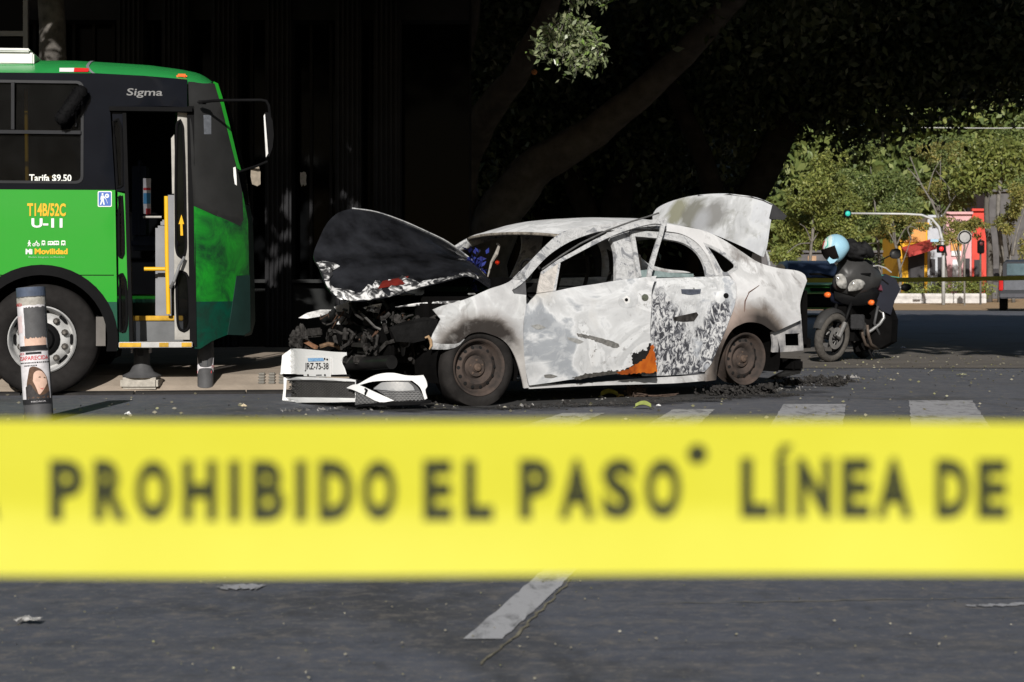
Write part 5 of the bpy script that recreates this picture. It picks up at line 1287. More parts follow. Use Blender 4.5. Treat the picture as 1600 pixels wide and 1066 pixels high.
head_l = mp_(1333, 474, .42); head_r = head_l+Vector((0, -.17, 0))
fk = MB().tube([ax_l, ax_l.lerp(head_l, .42), ], [.026, .028], 10).tube([ax_r, ax_r.lerp(head_r, .42)], [.026, .028], 10); fk.build('fork_legs', m_chrome, moto, smooth=True, angle=40)
MB().tube([ax_l.lerp(head_l, .4), head_l+Vector((-.05, 0, .12))], .020, 10).tube([ax_r.lerp(head_r, .4), head_r+Vector((-.05, 0, .12))], .020, 10).build('fork_tubes', m_mblk, moto, smooth=True)
MB().box(wf_+Vector((-.1, .085, .10)), (.06, .05, .09), bev=.015).build('brake_caliper', M('caliper_bronze', (.16, .11, .08), .5, .4), moto)
# mudguard over the front wheel
mg = MB(); vs = []; N = 14
st_m = Matrix.Rotation(radians(-17), 3, 'Z')
for i in range(N+1):
    a = radians(20+115*i/N); w_ = .075*(1-.35*abs(2*i/N-1)**2)
    for j, (yy, dz) in enumerate(((-1, -.03), (-.6, .012), (0, .022), (.6, .012), (1, -.03))):
        q = Vector((cos(a)*(R+.03+dz), yy*w_, sin(a)*(R+.03+dz))); vs.append(wf_+st_m@q)
mg.add(vs, [(i*5+j, (i+1)*5+j, (i+1)*5+j+1, i*5+j+1) for i in range(N) for j in range(4)]); mg.build('front_mudguard', m_cowl, moto, smooth=True, thick=.006)
# fairing: outline with depth
def bulge(name, px, f, depth, m, parent=moto, k=4, corner=50, power=2.2, back=.05):
    """domed shell with the given outline; swells toward the front by depth"""
    P = catmull([Vector((x, y, 0)) for x, y in px], k, True, corner); cx = sum(p.x for p in P)/len(P); cy = sum(p.y for p in P)/len(P)
    v = MB(); rings = 8; vs = []; n = len(P)
    for i in range(rings+1):
        s = 1-i/rings if i < rings else .02
        for p in P:
            q = mp_(cx+(p.x-cx)*s, cy+(p.y-cy)*s, f); q = q+Vector((depth*(1-s**power), 0, 0)); vs.append(q)
    for p in P: vs.append(mp_(p.x, p.y, f)+Vector((-back, 0, 0)))
    fs = [(i*n+j, i*n+(j+1) % n, (i+1)*n+(j+1) % n, (i+1)*n+j) for i in range(rings) for j in range(n)]
    o = (rings+1)*n; fs += [(j, (j+1) % n, o+(j+1) % n, o+j) for j in range(n)]+[tuple(range(o, o+n))[::-1], tuple(range(rings*n, rings*n+n))]
    v.add(vs, fs); return v.build(name, m, parent, smooth=True, angle=60)
cowl = bulge('fairing', [(1306, 426), (1310, 408), (1320, 403), (1334, 405), (1348, 406), (1358, 414), (1365, 424), (1368, 436), (1363, 448), (1350, 458), (1335, 463), (1318, 460), (1304, 452), (1300, 441)], .45, .14, m_cowl, back=.22)
bulge('headlight', [(1306, 430), (1314, 428), (1321, 433), (1323, 444), (1320, 451), (1313, 450), (1307, 443)], .585, .022, m_lamp, cowl)
bulge('headlight', [(1325, 449), (1330, 440), (1338, 436.5), (1346, 438), (1350, 444), (1344, 452), (1335, 455), (1326, 455)], .585, .022, m_lamp, cowl)
bulge('windscreen', [(1308, 424), (1312, 406), (1322, 400), (1338, 401), (1352, 408), (1358, 420), (1345, 424), (1325, 424)], .42, .06, M('smoked_screen', (.05, .05, .05), .3), cowl, back=.01)
bulge('lower_fairing', [(1303, 455), (1318, 462), (1338, 465), (1352, 459), (1362, 448), (1368, 458), (1362, 470), (1345, 478), (1320, 476), (1304, 466)], .42, .05, m_mblk, cowl, back=.15)
def sig(px, py, f): 
    c = mp_(px, py, f); MB().lathe([(0, -.045), (.026, -.03), (.034, 0), (.028, .03), (0, .045)], c, (.3, 1, 0), 16).build('turn_signal', m_orl, moto, smooth=True)
sig(1361, 473, .42); sig(1293, 461, .45)
MB().tube([mp_(1345, 469, .42), mp_(1356, 472, .42)], .009, 6).build('signal_stalk', m_chrome, moto)
# body: tank, seat, tail, engine
bd_ = MB(); prof = [(.38, .70, .17, .10), (.25, .84, .26, .20), (.08, .87, .28, .24), (-.10, .82, .24, .22), (-.25, .74, .22, .16), (-.5, .76, .22, .12), (-.78, .80, .17, .09), (-.9, .82, .08, .05)]
vs = []; n = 16
for (f, z, w_, h_) in prof:
    for k in range(n): a = 2*pi*k/n; vs.append(Vector((f, cos(a)*w_*.62, z+sin(a)*h_*.5)))
bd_.add(vs, [(i*n+k, i*n+(k+1) % n, (i+1)*n+(k+1) % n, (i+1)*n+k) for i in range(len(prof)-1) for k in range(n)]+[tuple(range(n)), tuple(range((len(prof)-1)*n, len(prof)*n))])
bd_.build('tank_and_seat', m_navy, moto, smooth=True)
MB().prism([mp_(x, y, .05) for x, y in [(1366, 440), (1384, 428), (1400, 436), (1407, 452), (1398, 470), (1392, 492), (1378, 486), (1366, 474), (1358, 462)]], Vector((-.2, -.1, 0))).build('side_panel', m_navy, moto)
MB().prism([mp_(x, y, .10) for x, y in [(1366, 440), (1373, 446), (1375, 454), (1369, 452)]], Vector((-.01, .03, 0))).build('side_emblem', M('dark_maroon_mark', (.09, .015, .03), .4), moto)
en = MB().box((.08, 0, .36), (.42, .26, .36), bev=.05).box((.15, 0, .58), (.4, .24, .2), bev=.05).box((-.35, .0, .42), (.5, .10, .10), bev=.03).lathe([(.09, -.15), (.09, .15)], (.05, 0, .34), (0, 1, 0), 18); en.prism([mp_(x, y, .0) for x, y in [(1322, 474), (1384, 474), (1394, 500), (1392, 535), (1372, 546), (1338, 550), (1330, 520)]], Vector((-.22, 0, 0))); en.build('engine', m_sootin, moto, smooth=False)
MB().lathe([(.085, -.02), (.09, .01), (.07, .03), (.0, .035)], Vector((.06, .17, .36)), (0, 1, 0), 24).build('clutch_cover', M('engine_alloy', (.10, .098, .095), .5, .2, var=.5, scale=14), moto, smooth=True, angle=40)
MB().box(mp_(1340, 503, .42), (.04, .16, .17), bev=.01).build('radiator', M('radiator_core', (.03, .03, .032), .7, var=.5, scale=60), moto)
for k in range(2): MB().tube([mp_(1346+k*9, 508, .35), mp_(1348+k*9, 524, .36), mp_(1352+k*9, 538, .25), mp_(1366+k*6, 545, .1)], .018, 8).build('exhaust_header', M('header_pipe', (.14, .11, .09), .5, .3, var=.5, scale=20) if k == 0 else bpy.data.materials['header_pipe'], moto, smooth=True)
MB().tube([mp_(1372, 478, .1), mp_(1366, 505, .1), mp_(1380, 535, -.1)], .016, 8).tube([mp_(1384, 478, -.1), mp_(1392, 505, -.2), mp_(1384, 538, -.3)], .016, 8).build('frame_tubes', M('frame_grey', (.07, .07, .072), .5, var=.3), moto, smooth=True)
MB().tube([mp_(x, y, f) for (x, y), f in [((1329, 537), .15), ((1337, 531), .14), ((1350, 523), .12), ((1362, 516), .1), ((1374, 507), .05), ((1381, 497), .02), ((1380, 489), 0), ((1374, 484), 0)]], .019, 10).build('crash_bar', m_steel, moto, smooth=True)
MB().tube([(-.1, -.14, .30), (-.5, -.17, .36), (-.85, -.19, .44)], [.03, .045, .05], 12).build('exhaust', m_mblk, moto, smooth=True)
MB().tube([(-.05, .12, .28), (.02, .28, .02)], .012, 8).build('side_stand', m_mblk, moto)
MB().box(mp_(1393, 519, -.1), (.12, .05, .025), bev=.008).build('footrest', m_chrome, moto)
hbm = MB().tube([(.36, -.36, 1.0), (.42, -.22, 1.0), (.44, 0, .95), (.42, .22, 1.0), (.34, .36, 1.0)], .013, 8); hbm.build('handlebar', m_mblk, moto, smooth=True)
MB().tube([mp_(x, y, .4) for x, y in [(1364, 416), (1372, 415), (1384, 419), (1393, 426)]], .009, 6).build('brake_lever', M('polished_lever', (.75, .75, .74), .25, .6), moto)
mir = MB().tube([mp_(1366, 412, .36), mp_(1382, 404, .34), mp_(1392, 399, .33)], .008, 6).build('mirror', m_mblk, moto)
bulge('mirror_head', [(1390, 396), (1393, 390), (1401, 388.5), (1406, 391), (1407, 400), (1403, 404), (1394, 404), (1390, 401)], .30, .03, m_cowl, mir, back=.03)
bulge('hand_guard', [(1407, 447), (1413, 443), (1422, 445), (1423, 451), (1416, 456), (1408, 453)], .0, .03, m_mblk, back=.03)
MB().tube([mp_(1394, 460, .0), mp_(1402, 453, .0), mp_(1409, 448, .0)], .009, 6).build('luggage_rail', m_steel, moto)
MB().tube([mp_(1368, 429, .1), mp_(1385, 431, .0), mp_(1405, 434, -.1)], .006, 6).build('teal_strip', M('teal_tone', (.08, .30, .24), .6), moto)  # thin teal strip along the side of the bike
MB().tube([mp_(1347, 404, .3), mp_(1356, 410, .3), mp_(1362, 420, .3)], .007, 6).tube([mp_(1306, 412, .4), mp_(1308, 402, .4)], .006, 6).build('red_strap', M('red_cord', (.6, .03, .03), .6), moto)
# helmet and jacket resting on it
hc_ = at(1306, 388, 20.75)
hel = thing('helmet', 'light blue and red motorcycle helmet with dark visor hung on the handlebar', 'helmet', hc_)
Lx = lambda px, py, y=0: at(px, py, 20.75+y)-hc_
hm_ = MB(); bm = bmesh.new(); bmesh.ops.create_uvsphere(bm, u_segments=28, v_segments=18, radius=.152)
for v in bm.verts:
    c = v.co
    if c.z < -.04: c.x *= 1-.3*min(1, (-c.z-.04)/.12); c.x -= .02*min(1, (-c.z-.04)/.1)
    c.z *= 1.05
bm.verts.index_update(); hm_.add([v.co for v in bm.verts], [[v.index for v in f.verts] for f in bm.faces]); bm.free()
m_hel, t, b = nodes('helmet_graphics'); g = NT(t)
sx = g.n('ShaderNodeSeparateXYZ'); g.l(g.obj(), sx.inputs[0])
dg_ = g.math('ADD', g.math('MULTIPLY', sx.outputs[0], -1.0), g.math('MULTIPLY', sx.outputs[2], .45))
pat = g.ramp(g.math('ADD', dg_, g.math('MULTIPLY', g.noise(8, 2), .08)), [(.02, (.26, .46, .58)), (.10, (.32, .52, .64)), (.115, (.52, .62, .62)), (.15, (.42, .60, .56)), (.165, (.10, .45, .35)), (.175, (.70, .75, .74)), (.195, (.62, .05, .05)), (.26, (.50, .03, .04))], 'CONSTANT')
g.l(pat, b.inputs['Base Color']); b.inputs['Roughness'].default_value = .45; b.inputs['Specular IOR Level'].default_value = .2
ho = hm_.build('shell', m_hel, hel, smooth=True); ho.rotation_euler = (0, radians(-14), 0)
vz = MB(); vs = []
for i in range(13):
    for j in range(7):
        a = radians(160+100*i/12); e_ = radians(-36+50*j/6); r_ = .166
        vs.append(Vector((r_*cos(e_)*cos(a), r_*cos(e_)*sin(a), r_*1.05*sin(e_))))
vz.add(vs, [(i*7+j, (i+1)*7+j, (i+1)*7+j+1, i*7+j+1) for i in range(12) for j in range(6)])
vo = vz.build('visor', M('dark_visor', (.010, .008, .008), .2, spec=.15), hel, smooth=True, thick=.004); vo.rotation_euler = (0, radians(-20), 0)
ch = bulge2 = MB().prism([Lx(x, y, -.10) for x, y in [(1299, 392), (1312, 394), (1312, 402), (1303, 411), (1297, 412), (1293, 407), (1297, 399)]], (0, .08, 0)).build('chin_bar', m_hel, hel)
jc = at(1334, 390, 21.0)
jk = thing('jacket', 'black jacket bundled over the motorcycle handlebars beside the helmet', 'jacket', jc)
jm = MB(); bm = bmesh.new(); bmesh.ops.create_icosphere(bm, subdivisions=4, radius=1); rr = random.Random(8)
from mathutils import noise as mnoise
for v in bm.verts:
    c = v.co.normalized(); k = 1+.28*mnoise.noise(c*2.2)+.12*mnoise.noise(c*6)
    v.co = Vector((c.x*.19*k, c.y*.13*k, c.z*.105*k-.05*c.x))
bm.verts.index_update(); jm.add([v.co for v in bm.verts], [[v.index for v in f.verts] for f in bm.faces]); bm.free()
jm.build('bundle', M('black_textile', (.010, .010, .011), .75, var=.4, scale=12, bump=.4), jk, smooth=True)
MB().tube([Vector((.08, -.08, .06)), Vector((.14, -.06, .0)), Vector((.2, -.03, -.08))], [.05, .06, .04], 12).build('sleeve', bpy.data.materials['black_textile'], jk, smooth=True)

# ------------------------------------------------------------------ parked / passing cars
def hull(name, secs, m, parent, smooth=True):
    """body lofted through cross sections: [(y, [(x, z)...])]"""
    n = len(secs[0][1]); v = MB(); vs = []
    for y, P in secs:
        for x, z in P: vs.append((x, y, z))
    k = len(secs); v.add(vs, [(i*n+j, i*n+(j+1) % n, (i+1)*n+(j+1) % n, (i+1)*n+j) for i in range(k-1) for j in range(n)]+[tuple(range(n))[::-1], tuple(range((k-1)*n, k*n))])
    return v.build(name, m, parent, smooth=smooth, angle=35)
def sec(w, z0, z1, r=.08): return [(-w+r*.4, z0), (w-r*.4, z0), (w, z0+r), (w, z1-r), (w-r, z1), (-w+r, z1), (-w, z1-r), (-w, z0+r)]
def road_wheel(parent, loc, R=.32, W=.2):
    e = bpy.data.objects.new('wheel', None); COL.objects.link(e); e.parent = parent; e.location = loc
    MB().lathe([(.6*R, -W/2), (.95*R, -W/2), (R, -W/2+.03), (R, W/2-.03), (.95*R, W/2), (.6*R, W/2)], (0, 0, 0), (1, 0, 0), 28, ring=True).build('tyre', m_tyre, e, smooth=True, angle=40)
    rm = MB().lathe([(.62*R, -W/2+.02), (.3*R, -W/2+.04), (.1*R, -W/2+.02), (.0, -W/2+.02)], (0, 0, 0), (1, 0, 0), 24).lathe([(.62*R, W/2-.02), (.3*R, W/2-.04), (.1*R, W/2-.02), (0, W/2-.02)], (0, 0, 0), (1, 0, 0), 24); rm.build('rim', m_steel, e, smooth=True)
# green car facing the camera
gp = gnd(1284, 497); gp = Vector((at(1284, 497, 46).x, 46, 0))
gc = thing('parked_car', 'green car with blackened roof and chevron bumper parked behind the motorcycle', 'car', gp)
m_gcar = M('car_green_paint', (.05, .22, .05), .35, var=.15, coat=.5); m_dcar = M('car_dark_blue_roof', (.012, .018, .036), .3, var=.3)
hull('body', [(0, sec(.80, .22, .62)), (.12, sec(.86, .2, .74)), (1.0, sec(.87, .2, .92)), (1.2, sec(.87, .2, .95)), (3.6, sec(.87, .2, .98)), (4.2, sec(.8, .25, .9))], m_gcar, gc)
hull('cabin', [(.9, sec(.80, .90, .95)), (1.6, sec(.68, .90, 1.36)), (2.2, sec(.66, .9, 1.44)), (3.2, sec(.66, .9, 1.42)), (3.9, sec(.74, .9, 1.0))], m_dcar, gc)
MB().prism([(-.66, .93, .98), (.66, .93, .98), (.58, 1.53, 1.34), (-.58, 1.53, 1.34)], (0, -.03, .02)).build('windshield', M('car_glass_dark', (.02, .03, .055), .08), gc)
MB().box((0, -.02, .42), (1.5, .08, .34), bev=.04).build('front_bumper', m_rub, gc)
for s in (1, -1):
    MB().tube([(s*.42, -.07, .57), (s*.70, -.06, .55), (s*.78, -.06, .45), (s*.70, -.06, .33), (s*.42, -.07, .31)], .03, 6).build('chevron_trim', M('silver_trim', (.6, .6, .58), .3, .5) if s > 0 else bpy.data.materials['silver_trim'], gc)
    MB().box((s*.62, .04, .69), (.36, .1, .12), bev=.04).build('headlight', m_lamp, gc)
    MB().box((s*.93, 1.25, 1.0), (.16, .09, .12), bev=.03).build('mirror', m_dcar, gc)
MB().box((0, -.0, .70), (.6, .06, .08), bev=.02).build('grille', m_rub, gc)
MB().box((0, .55, .86), (1.6, .9, .02), Matrix.Rotation(.10, 3, 'X'), bev=.01).build('hood_stripe', M('pale_green_stripe', (.20, .42, .22), .4), gc)
for x in (.74, -.74):
    for y in (.75, 3.3): road_wheel(gc, (x, y, .31))
# dark blue car corner seen right behind the burnt car's tail
bp_c = Vector((at(1252, 480, 30).x-.70, 30, 0))
# pickup at the far right, seen from behind
pk = thing('pickup_truck', 'grey pickup truck with silver tailgate seen from behind at the far right', 'pickup truck', (at(1607, 480, 55).x, 55, 0), -radians(15.6))
m_pk = M('pickup_grey_paint', (.035, .037, .043), .35, var=.2)
hull('body', [(0, sec(.84, .42, .98)), (.05, sec(.86, .40, 1.0)), (2.0, sec(.86, .38, 1.0)), (4.3, sec(.84, .38, .98)), (4.8, sec(.78, .42, .85))], m_pk, pk)
hull('cabin', [(1.6, sec(.76, .98, 1.50)), (1.9, sec(.74, .98, 1.56)), (2.9, sec(.72, .98, 1.55)), (3.5, sec(.78, .95, 1.02))], m_pk, pk)
MB().box((0, 1.58, 1.26), (1.28, .03, .36), bev=.01).build('rear_window', M('pickup_glass', (.10, .15, .17), .15, var=.4, scale=3), pk)
MB().box((0, -.015, .80), (1.42, .03, .34), bev=.01).build('tailgate', M('pickup_silver', (.115, .12, .135), .4, .0), pk)
MB().box((0, -.06, .46), (1.66, .14, .14), bev=.03).build('rear_bumper', M('pickup_bumper', (.07, .07, .08), .5), pk)
for s in (1, -1): MB().box((s*.79, -.02, .80), (.12, .06, .36), bev=.02).build('tail_light', M('tail_lamp_red', (.5, .02, .02), .2) if s > 0 else bpy.data.materials['tail_lamp_red'], pk)
MB().tube([(-.62, 1.7, 1.63), (-.62, 2.9, 1.62)], .02, 6).tube([(.62, 1.7, 1.63), (.62, 2.9, 1.62)], .02, 6).build('roof_rail', m_rub, pk)
MB().box((-.96, 2.9, 1.08), (.18, .1, .16), bev=.03).build('mirror', m_rub, pk)
for x in (.74, -.74):
    for y in (.95, 3.9): road_wheel(pk, (x, y, .34), .34, .22)

# ------------------------------------------------------------------ left building: dark ribbed glass front
m_fac = M('dark_facade_metal', (.032, .032, .034), .95, spec=0, var=.4, scale=2); m_fac2 = M('dark_stone_plinth', (.026, .027, .027), .95, spec=0, var=.3, scale=3)
m_fgl = M('dark_facade_glass', (.003, .0032, .0035), .08, spec=.015)
bld = thing('office_building', 'black office front with ribbed columns and dark glass behind the bus', 'building', (-6, 21.2, 0))
BO = Vector((-6, 21.2, 0))
MB().box((0, .6, .45), (11, 1.0, .9), bev=.02).build('plinth', m_fac2, bld)
MB().box((0, .10, .92), (11, .3, .04)).build('ledge', M('ledge_stone', (.018, .019, .019), .7), bld)
MB().box((0, .45, 5), (11, .05, 8.4)).build('glass_front', m_fgl, bld)
MB().box((0, 1.5, 5), (11, .1, 10)).build('back_wall', m_fac, bld)
MB().box((0, .3, 4.1), (11, .5, .35)).box((0, .3, 7.5), (11, .5, .4)).build('floor_beam', m_fac, bld)
for px in (205, 275, 352, 436, 545, 605):
    x = at(px, 300, 21.2).x-BO.x; cmb = MB().box((x, .12, 5), (.30, .45, 9.9), bev=.02)
    for k in range(-2, 3): cmb.box((x+k*.055, -.12, 5), (.022, .05, 9.9))
    cmb.build('column', m_fac, bld)
mu = MB()
for px in range(20, 640, 31): mu.box((at(px, 300, 21.5).x-BO.x, .40, 4.8), (.035, .06, 7.8))
mu.build('mullions', m_fac, bld)
# pale sheets added to imitate bright reflections in the glass
rr = random.Random(21); m_no = M('pale_window_glint', (.72, .72, .72), .7, var=.3, scale=30); m_no2 = M('buff_window_glint', (.66, .55, .42), .7, var=.4, scale=30)
WG = 'added sheets imitating reflections in the dark glass'
def notice(px0, py0, w, h, m, label):
    c = at(px0, py0, 21.58); s = 21.58/F
    n = thing('notice_and_glint', label, 'notice', c, 0)
    P = [(-w, h), (-w*.4, h*.9), (0, h*1.05), (w*.7, h*.95), (w, h*.5), (w*.8, -h*.2), (w, -h*.8), (w*.3, -h), (0, -h*.7), (-w*.5, -h*1.1), (-w, -h*.4)]
    MB().prism([(x*s, -.006, z*s) for x, z in P], (0, .004, 0)).build('sheet', m, n); return n
notice(541, 263, 6, 20, m_no2, 'buff sheet imitating a reflection, left of a pair high on the dark glass')
notice(554, 264, 5.5, 20, m_no2, 'buff sheet imitating a reflection, right of a pair high on the dark glass')
notice(551, 312, 4, 15, m_no, 'small white sheet imitating a reflection on dark glass just above the raised hood')
notice(474, 280, 5, 11, m_no, 'small white sheet imitating a reflection on dark glass between bus mirror and pillar')
notice(448, 308, 1.6, 14, m_no, 'thin white strip imitating a reflection on the dark glass nearest the bus')
# stone wall of the second building closing the view under the trees
w2 = thing('stone_building', 'dark stone building wall behind the big tree', 'building', (0, 37, 0))
MB().box((-2, 0, 6), (13.4, .8, 12)).build('wall', M('dark_stone_wall', (.035, .033, .031), .95, spec=0, var=.5, scale=1.5), w2)
for i in range(4): MB().box((-6.2+i*3.1, -.43, 2.2), (1.2, .06, 2.6)).build('window', m_fgl, w2)
# window frame above the bus, far left
wf2 = MB()

# ------------------------------------------------------------------ big shade trees
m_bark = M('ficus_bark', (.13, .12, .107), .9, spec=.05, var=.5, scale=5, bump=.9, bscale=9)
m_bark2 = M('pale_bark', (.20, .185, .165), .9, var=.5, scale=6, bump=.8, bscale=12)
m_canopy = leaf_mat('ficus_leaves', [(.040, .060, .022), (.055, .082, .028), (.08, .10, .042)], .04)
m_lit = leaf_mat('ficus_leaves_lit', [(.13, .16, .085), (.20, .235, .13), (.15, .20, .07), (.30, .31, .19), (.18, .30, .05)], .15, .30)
def limb(m, pts, rad, n=10, knots=5):
    P = catmull(pts, knots, False, 170); k = len(P); R_ = [rad[0]+(rad[-1]-rad[0])*(i/(k-1))**.8 for i in range(k)] if len(rad) == 2 else [np.interp(i/(k-1), np.linspace(0, 1, len(rad)), rad) for i in range(k)]
    P = [p+Vector((mnoise.noise(p*1.7), mnoise.noise(p*1.7+Vector((9, 0, 0))), 0))*r*.35 for p, r in zip(P, R_)]
    m.tube(P, R_, n); return m
tr1 = thing('shade_tree', 'huge dark ficus with forked limbs spreading above the burnt car', 'tree', at(725, 460, 27.5)*1.0)
T1 = Vector((at(720, 460, 27.5).x, 27.5, 0)); tr1.location = T1
def tp1(px, py, d): return at(px, py, d)-T1
tm = MB()
limb(tm, [tp1(722, 520, 27.5), tp1(722, 420, 27.5), tp1(712, 300, 27.5), tp1(722, 240, 27.3), tp1(760, 180, 26.5), tp1(810, 110, 25.5), tp1(850, 30, 24.5), tp1(880, -60, 23.5)], [.52, .42, .34, .30, .22, .17, .13, .10], 14)
limb(tm, [tp1(745, 480, 27.4), tp1(770, 360, 27.2), tp1(830, 270, 27), tp1(930, 205, 26.5), tp1(1030, 120, 26), tp1(1110, 40, 25), tp1(1180, -40, 24)], [.42, .36, .30, .24, .19, .16, .12], 14)
limb(tm, [tp1(700, 480, 27.8), tp1(690, 340, 27.8), tp1(655, 180, 27), tp1(600, 60, 26), tp1(560, -60, 25)], [.4, .3, .2, .16, .12])
limb(tm, [tp1(722, 250, 27.3), tp1(705, 150, 27), tp1(735, 40, 26.5), tp1(740, -60, 26)], [.22, .17, .13, .1])
tm.build('trunk', m_bark, tr1, smooth=True)
for (px, py, r_, d) in ((780, 143, .088, 26.15), (835, 113, .04, 25.2)):
    MB().lathe([(r_, 0), (r_*.9, .02), (0, .03)], tp1(px, py, d-.22), (0, -1, .1), 14).build('pruning_scar', M('cut_wood', (.75, .32, .13), .8, var=.3, scale=20) if py == 143 else bpy.data.materials['cut_wood'], tr1, smooth=True)
rng = np.random.default_rng(3)
lob = [((rng.uniform(-7.5, 4.5), rng.uniform(-17, -13.5), rng.uniform(7.1, 10)), (rng.uniform(1.2, 1.7), rng.uniform(1.2, 1.6), rng.uniform(1.0, 1.3))) for _ in range(26)]  # this and the next batch: unseen lobes added to keep sun off the facade
lob += [((rng.uniform(-8, 4.5), rng.uniform(-12.2, -10.5), rng.uniform(5.0, 8)), (rng.uniform(1.2, 1.7), rng.uniform(1.0, 1.4), rng.uniform(.9, 1.15))) for _ in range(26)]
lob += [((rng.uniform(-4.2, 1.2), rng.uniform(-11.3, -9.9), rng.uniform(4.25, 5.6)), (.8, .6, .5)) for _ in range(30)]  # more unseen lobes, added against sun dapples on the facade
for i in range(26):
    lob.append(((rng.uniform(-7.5, 3), rng.uniform(-15, 6), rng.uniform(5.4, 10.0)), (rng.uniform(2, 3.4), rng.uniform(2, 3.4), rng.uniform(1.2, 2.0))))
P1 = lobes_points(rng, lob, 48000, .9)
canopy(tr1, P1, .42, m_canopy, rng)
def shade_tree(label, x, y, lean, lobes, n, rad=.45, size=.4, zmin=None):
    t_ = thing('shade_tree', label, 'tree', (x, y, 0)); m = MB()
    for L in lean: limb(m, [Vector(p) for p in L[0]], L[1], 12)
    m.build('trunk', m_barkd, t_, smooth=True)
    P = lobes_points(rng, lobes, n, .9)
    if zmin is not None: P = P[P[:, 2] > zmin]
    bpy.context.view_layer.update(); canopy(t_, P, max(size, .4), m_canopy, rng); return t_
# right hand tree: its low dark crown makes the top right of the picture
xr, yr = at(1138, 300, 31).x, 31.0
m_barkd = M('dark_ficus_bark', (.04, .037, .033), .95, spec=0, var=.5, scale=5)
l2 = [((0, 0, 0), (.12, .05, 1.3), (.30, .0, 2.1), (.88, 0, 3.3), (2.0, -.4, 5.4)), [.32, .27, .25, .24, .14]]
l3 = [((0, 0, 1.2), (-.3, 0, 2.6), (-1.2, -.6, 4.6), (-2, -1, 6)), [.2, .18, .13, .08]]
lob = [((rng.uniform(-4, 9), rng.uniform(-18, 4), rng.uniform(5.4, 7.6)), (rng.uniform(2, 3.2), rng.uniform(2, 3.2), rng.uniform(1.0, 1.4))) for _ in range(44)]
def low(px, py, d, r): c = at(px, py, d); return ((c.x-xr, c.y-yr, c.z), r)
lob += [low(1250, 120, 31, (1.0, 1.2, .75)), low(1330, 130, 30.5, (1.2, 1.2, .62)), low(1290, 165, 31, (.5, .8, .30)), low(1420, 110, 30, (1.2, 1.2, .60)), low(1520, 80, 30, (1.2, 1.2, .62)), low(1600, 60, 30, (1.0, 1.2, .62)), low(1680, 40, 30, (1.3, 1.2, .62)), low(1480, 150, 31, (.7, 1, .22)), low(1590, 125, 31, (.7, 1, .24)), low(1180, 130, 31.5, (1, 1, 1.0)), low(1100, 100, 31.5, (1.3, 1, 1.0)), low(1180, 250, 31.6, (.5, .5, .5)), low(1390, 190, 31, (.45, .5, .18)), low(1330, 205, 31, (.35, .4, .14))]
lob += [low(1150+60*i, 40, 29.5, (1, 1.4, .8)) for i in range(9)]
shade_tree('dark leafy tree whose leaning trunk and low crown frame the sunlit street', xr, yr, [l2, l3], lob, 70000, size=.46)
# trees behind them, closing the dark backdrop
lob = [((rng.uniform(-2.6, 2.2), rng.uniform(-2, 2), rng.uniform(2.6, 8.0)), (1.2, 1.5, 1.3)) for _ in range(30)]
shade_tree('dark bushy tree standing behind the forked ficus limbs', at(960, 400, 34).x, 34.3, [[((0, 0, 0), (0, 0, 2), (.4, 0, 4)), [.35, .3, .2]], [((.0, 0, 1), (-.8, 0, 3), (-1.4, 0, 5)), [.25, .2, .1]]], lob, 16000, size=.36)
# left tree over the bus
xl, yl = at(84, 60, 18.6).x, 18.6
tl_ = thing('shade_tree', 'pale trunked street tree rising directly behind the bus roof', 'tree', (xl, yl, 0)); m = MB()
limb(m, [Vector((.05, 0, 0)), Vector((.02, 0, 1.6)), Vector((0, 0, 3.2)), Vector((-.1, 0, 4.6)), Vector((-.3, .2, 6))], [.17, .145, .135, .12, .09], 14); m.build('trunk', M('mottled_bark', (.12, .11, .10), .9, var=.7, scale=7, bump=.6), tl_, smooth=True)
lob = [((rng.uniform(-3.5, 4), rng.uniform(-2.4, 5), rng.uniform(5.5, 9)), (2.2, 2.2, 1.4)) for _ in range(18)]
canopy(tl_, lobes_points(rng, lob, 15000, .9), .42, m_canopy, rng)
# window frame behind the bus, top left
wn = thing('shop_window', 'grey framed window above the bus roof at the far left', 'window', at(18, 60, 20.4))
MB().box((.16, 0, -.02), (.05, .06, 1.0)).box((-.25, 0, .05), (.8, .05, .055)).build('frame', M('grey_window_frame', (.22, .23, .24), .5), wn)
MB().box((-.3, .05, .0), (.9, .02, 1.0)).build('pane', m_fgl, wn)
# sunlit sprays hanging from the canopy edge
def spray(px, py, d, rx, rz, n, label, size=.085, seed=1):
    c = at(px, py, d); s = d/F; rng_ = np.random.default_rng(seed)
    o = thing('leaf_spray', label, 'branch', c); tw = MB(); P = []
    tips = []
    for k in range(34):
        a = rng_.uniform(-1, 1); b_ = rng_.uniform(-1, 1)
        if a*a+b_*b_ > 1: continue
        e = Vector((a*rx*s, rng_.uniform(-.15, .15), b_*rz*s-.25*abs(a)*rz*s)); tips.append(e)
    root = Vector((-.0, .1, rz*s*1.6))
    for e in tips:
        mid = root.lerp(e, .55)+Vector((0, .02, .05)); tw.tube([root, mid, e], [.010, .005, .002], 5)
        for j in range(n//len(tips)):
            t = rng_.uniform(.45, 1.05); q = root.lerp(mid, min(1, t*2)) if t < .5 else mid.lerp(e, (t-.5)*2)
            P.append(q+Vector(rng_.normal(size=3)*.035))
    tw.tube([root, root+Vector((.1, .4, .5)), root+Vector((.2, .9, 1.4))], [.012, .02, .03], 6)
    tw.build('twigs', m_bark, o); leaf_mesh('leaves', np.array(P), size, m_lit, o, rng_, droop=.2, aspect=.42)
    return o
spray(890, 78, 15.2, 60, 36, 1500, 'sunlit leafy branch tip hanging in front of the dark canopy', .055, 1)
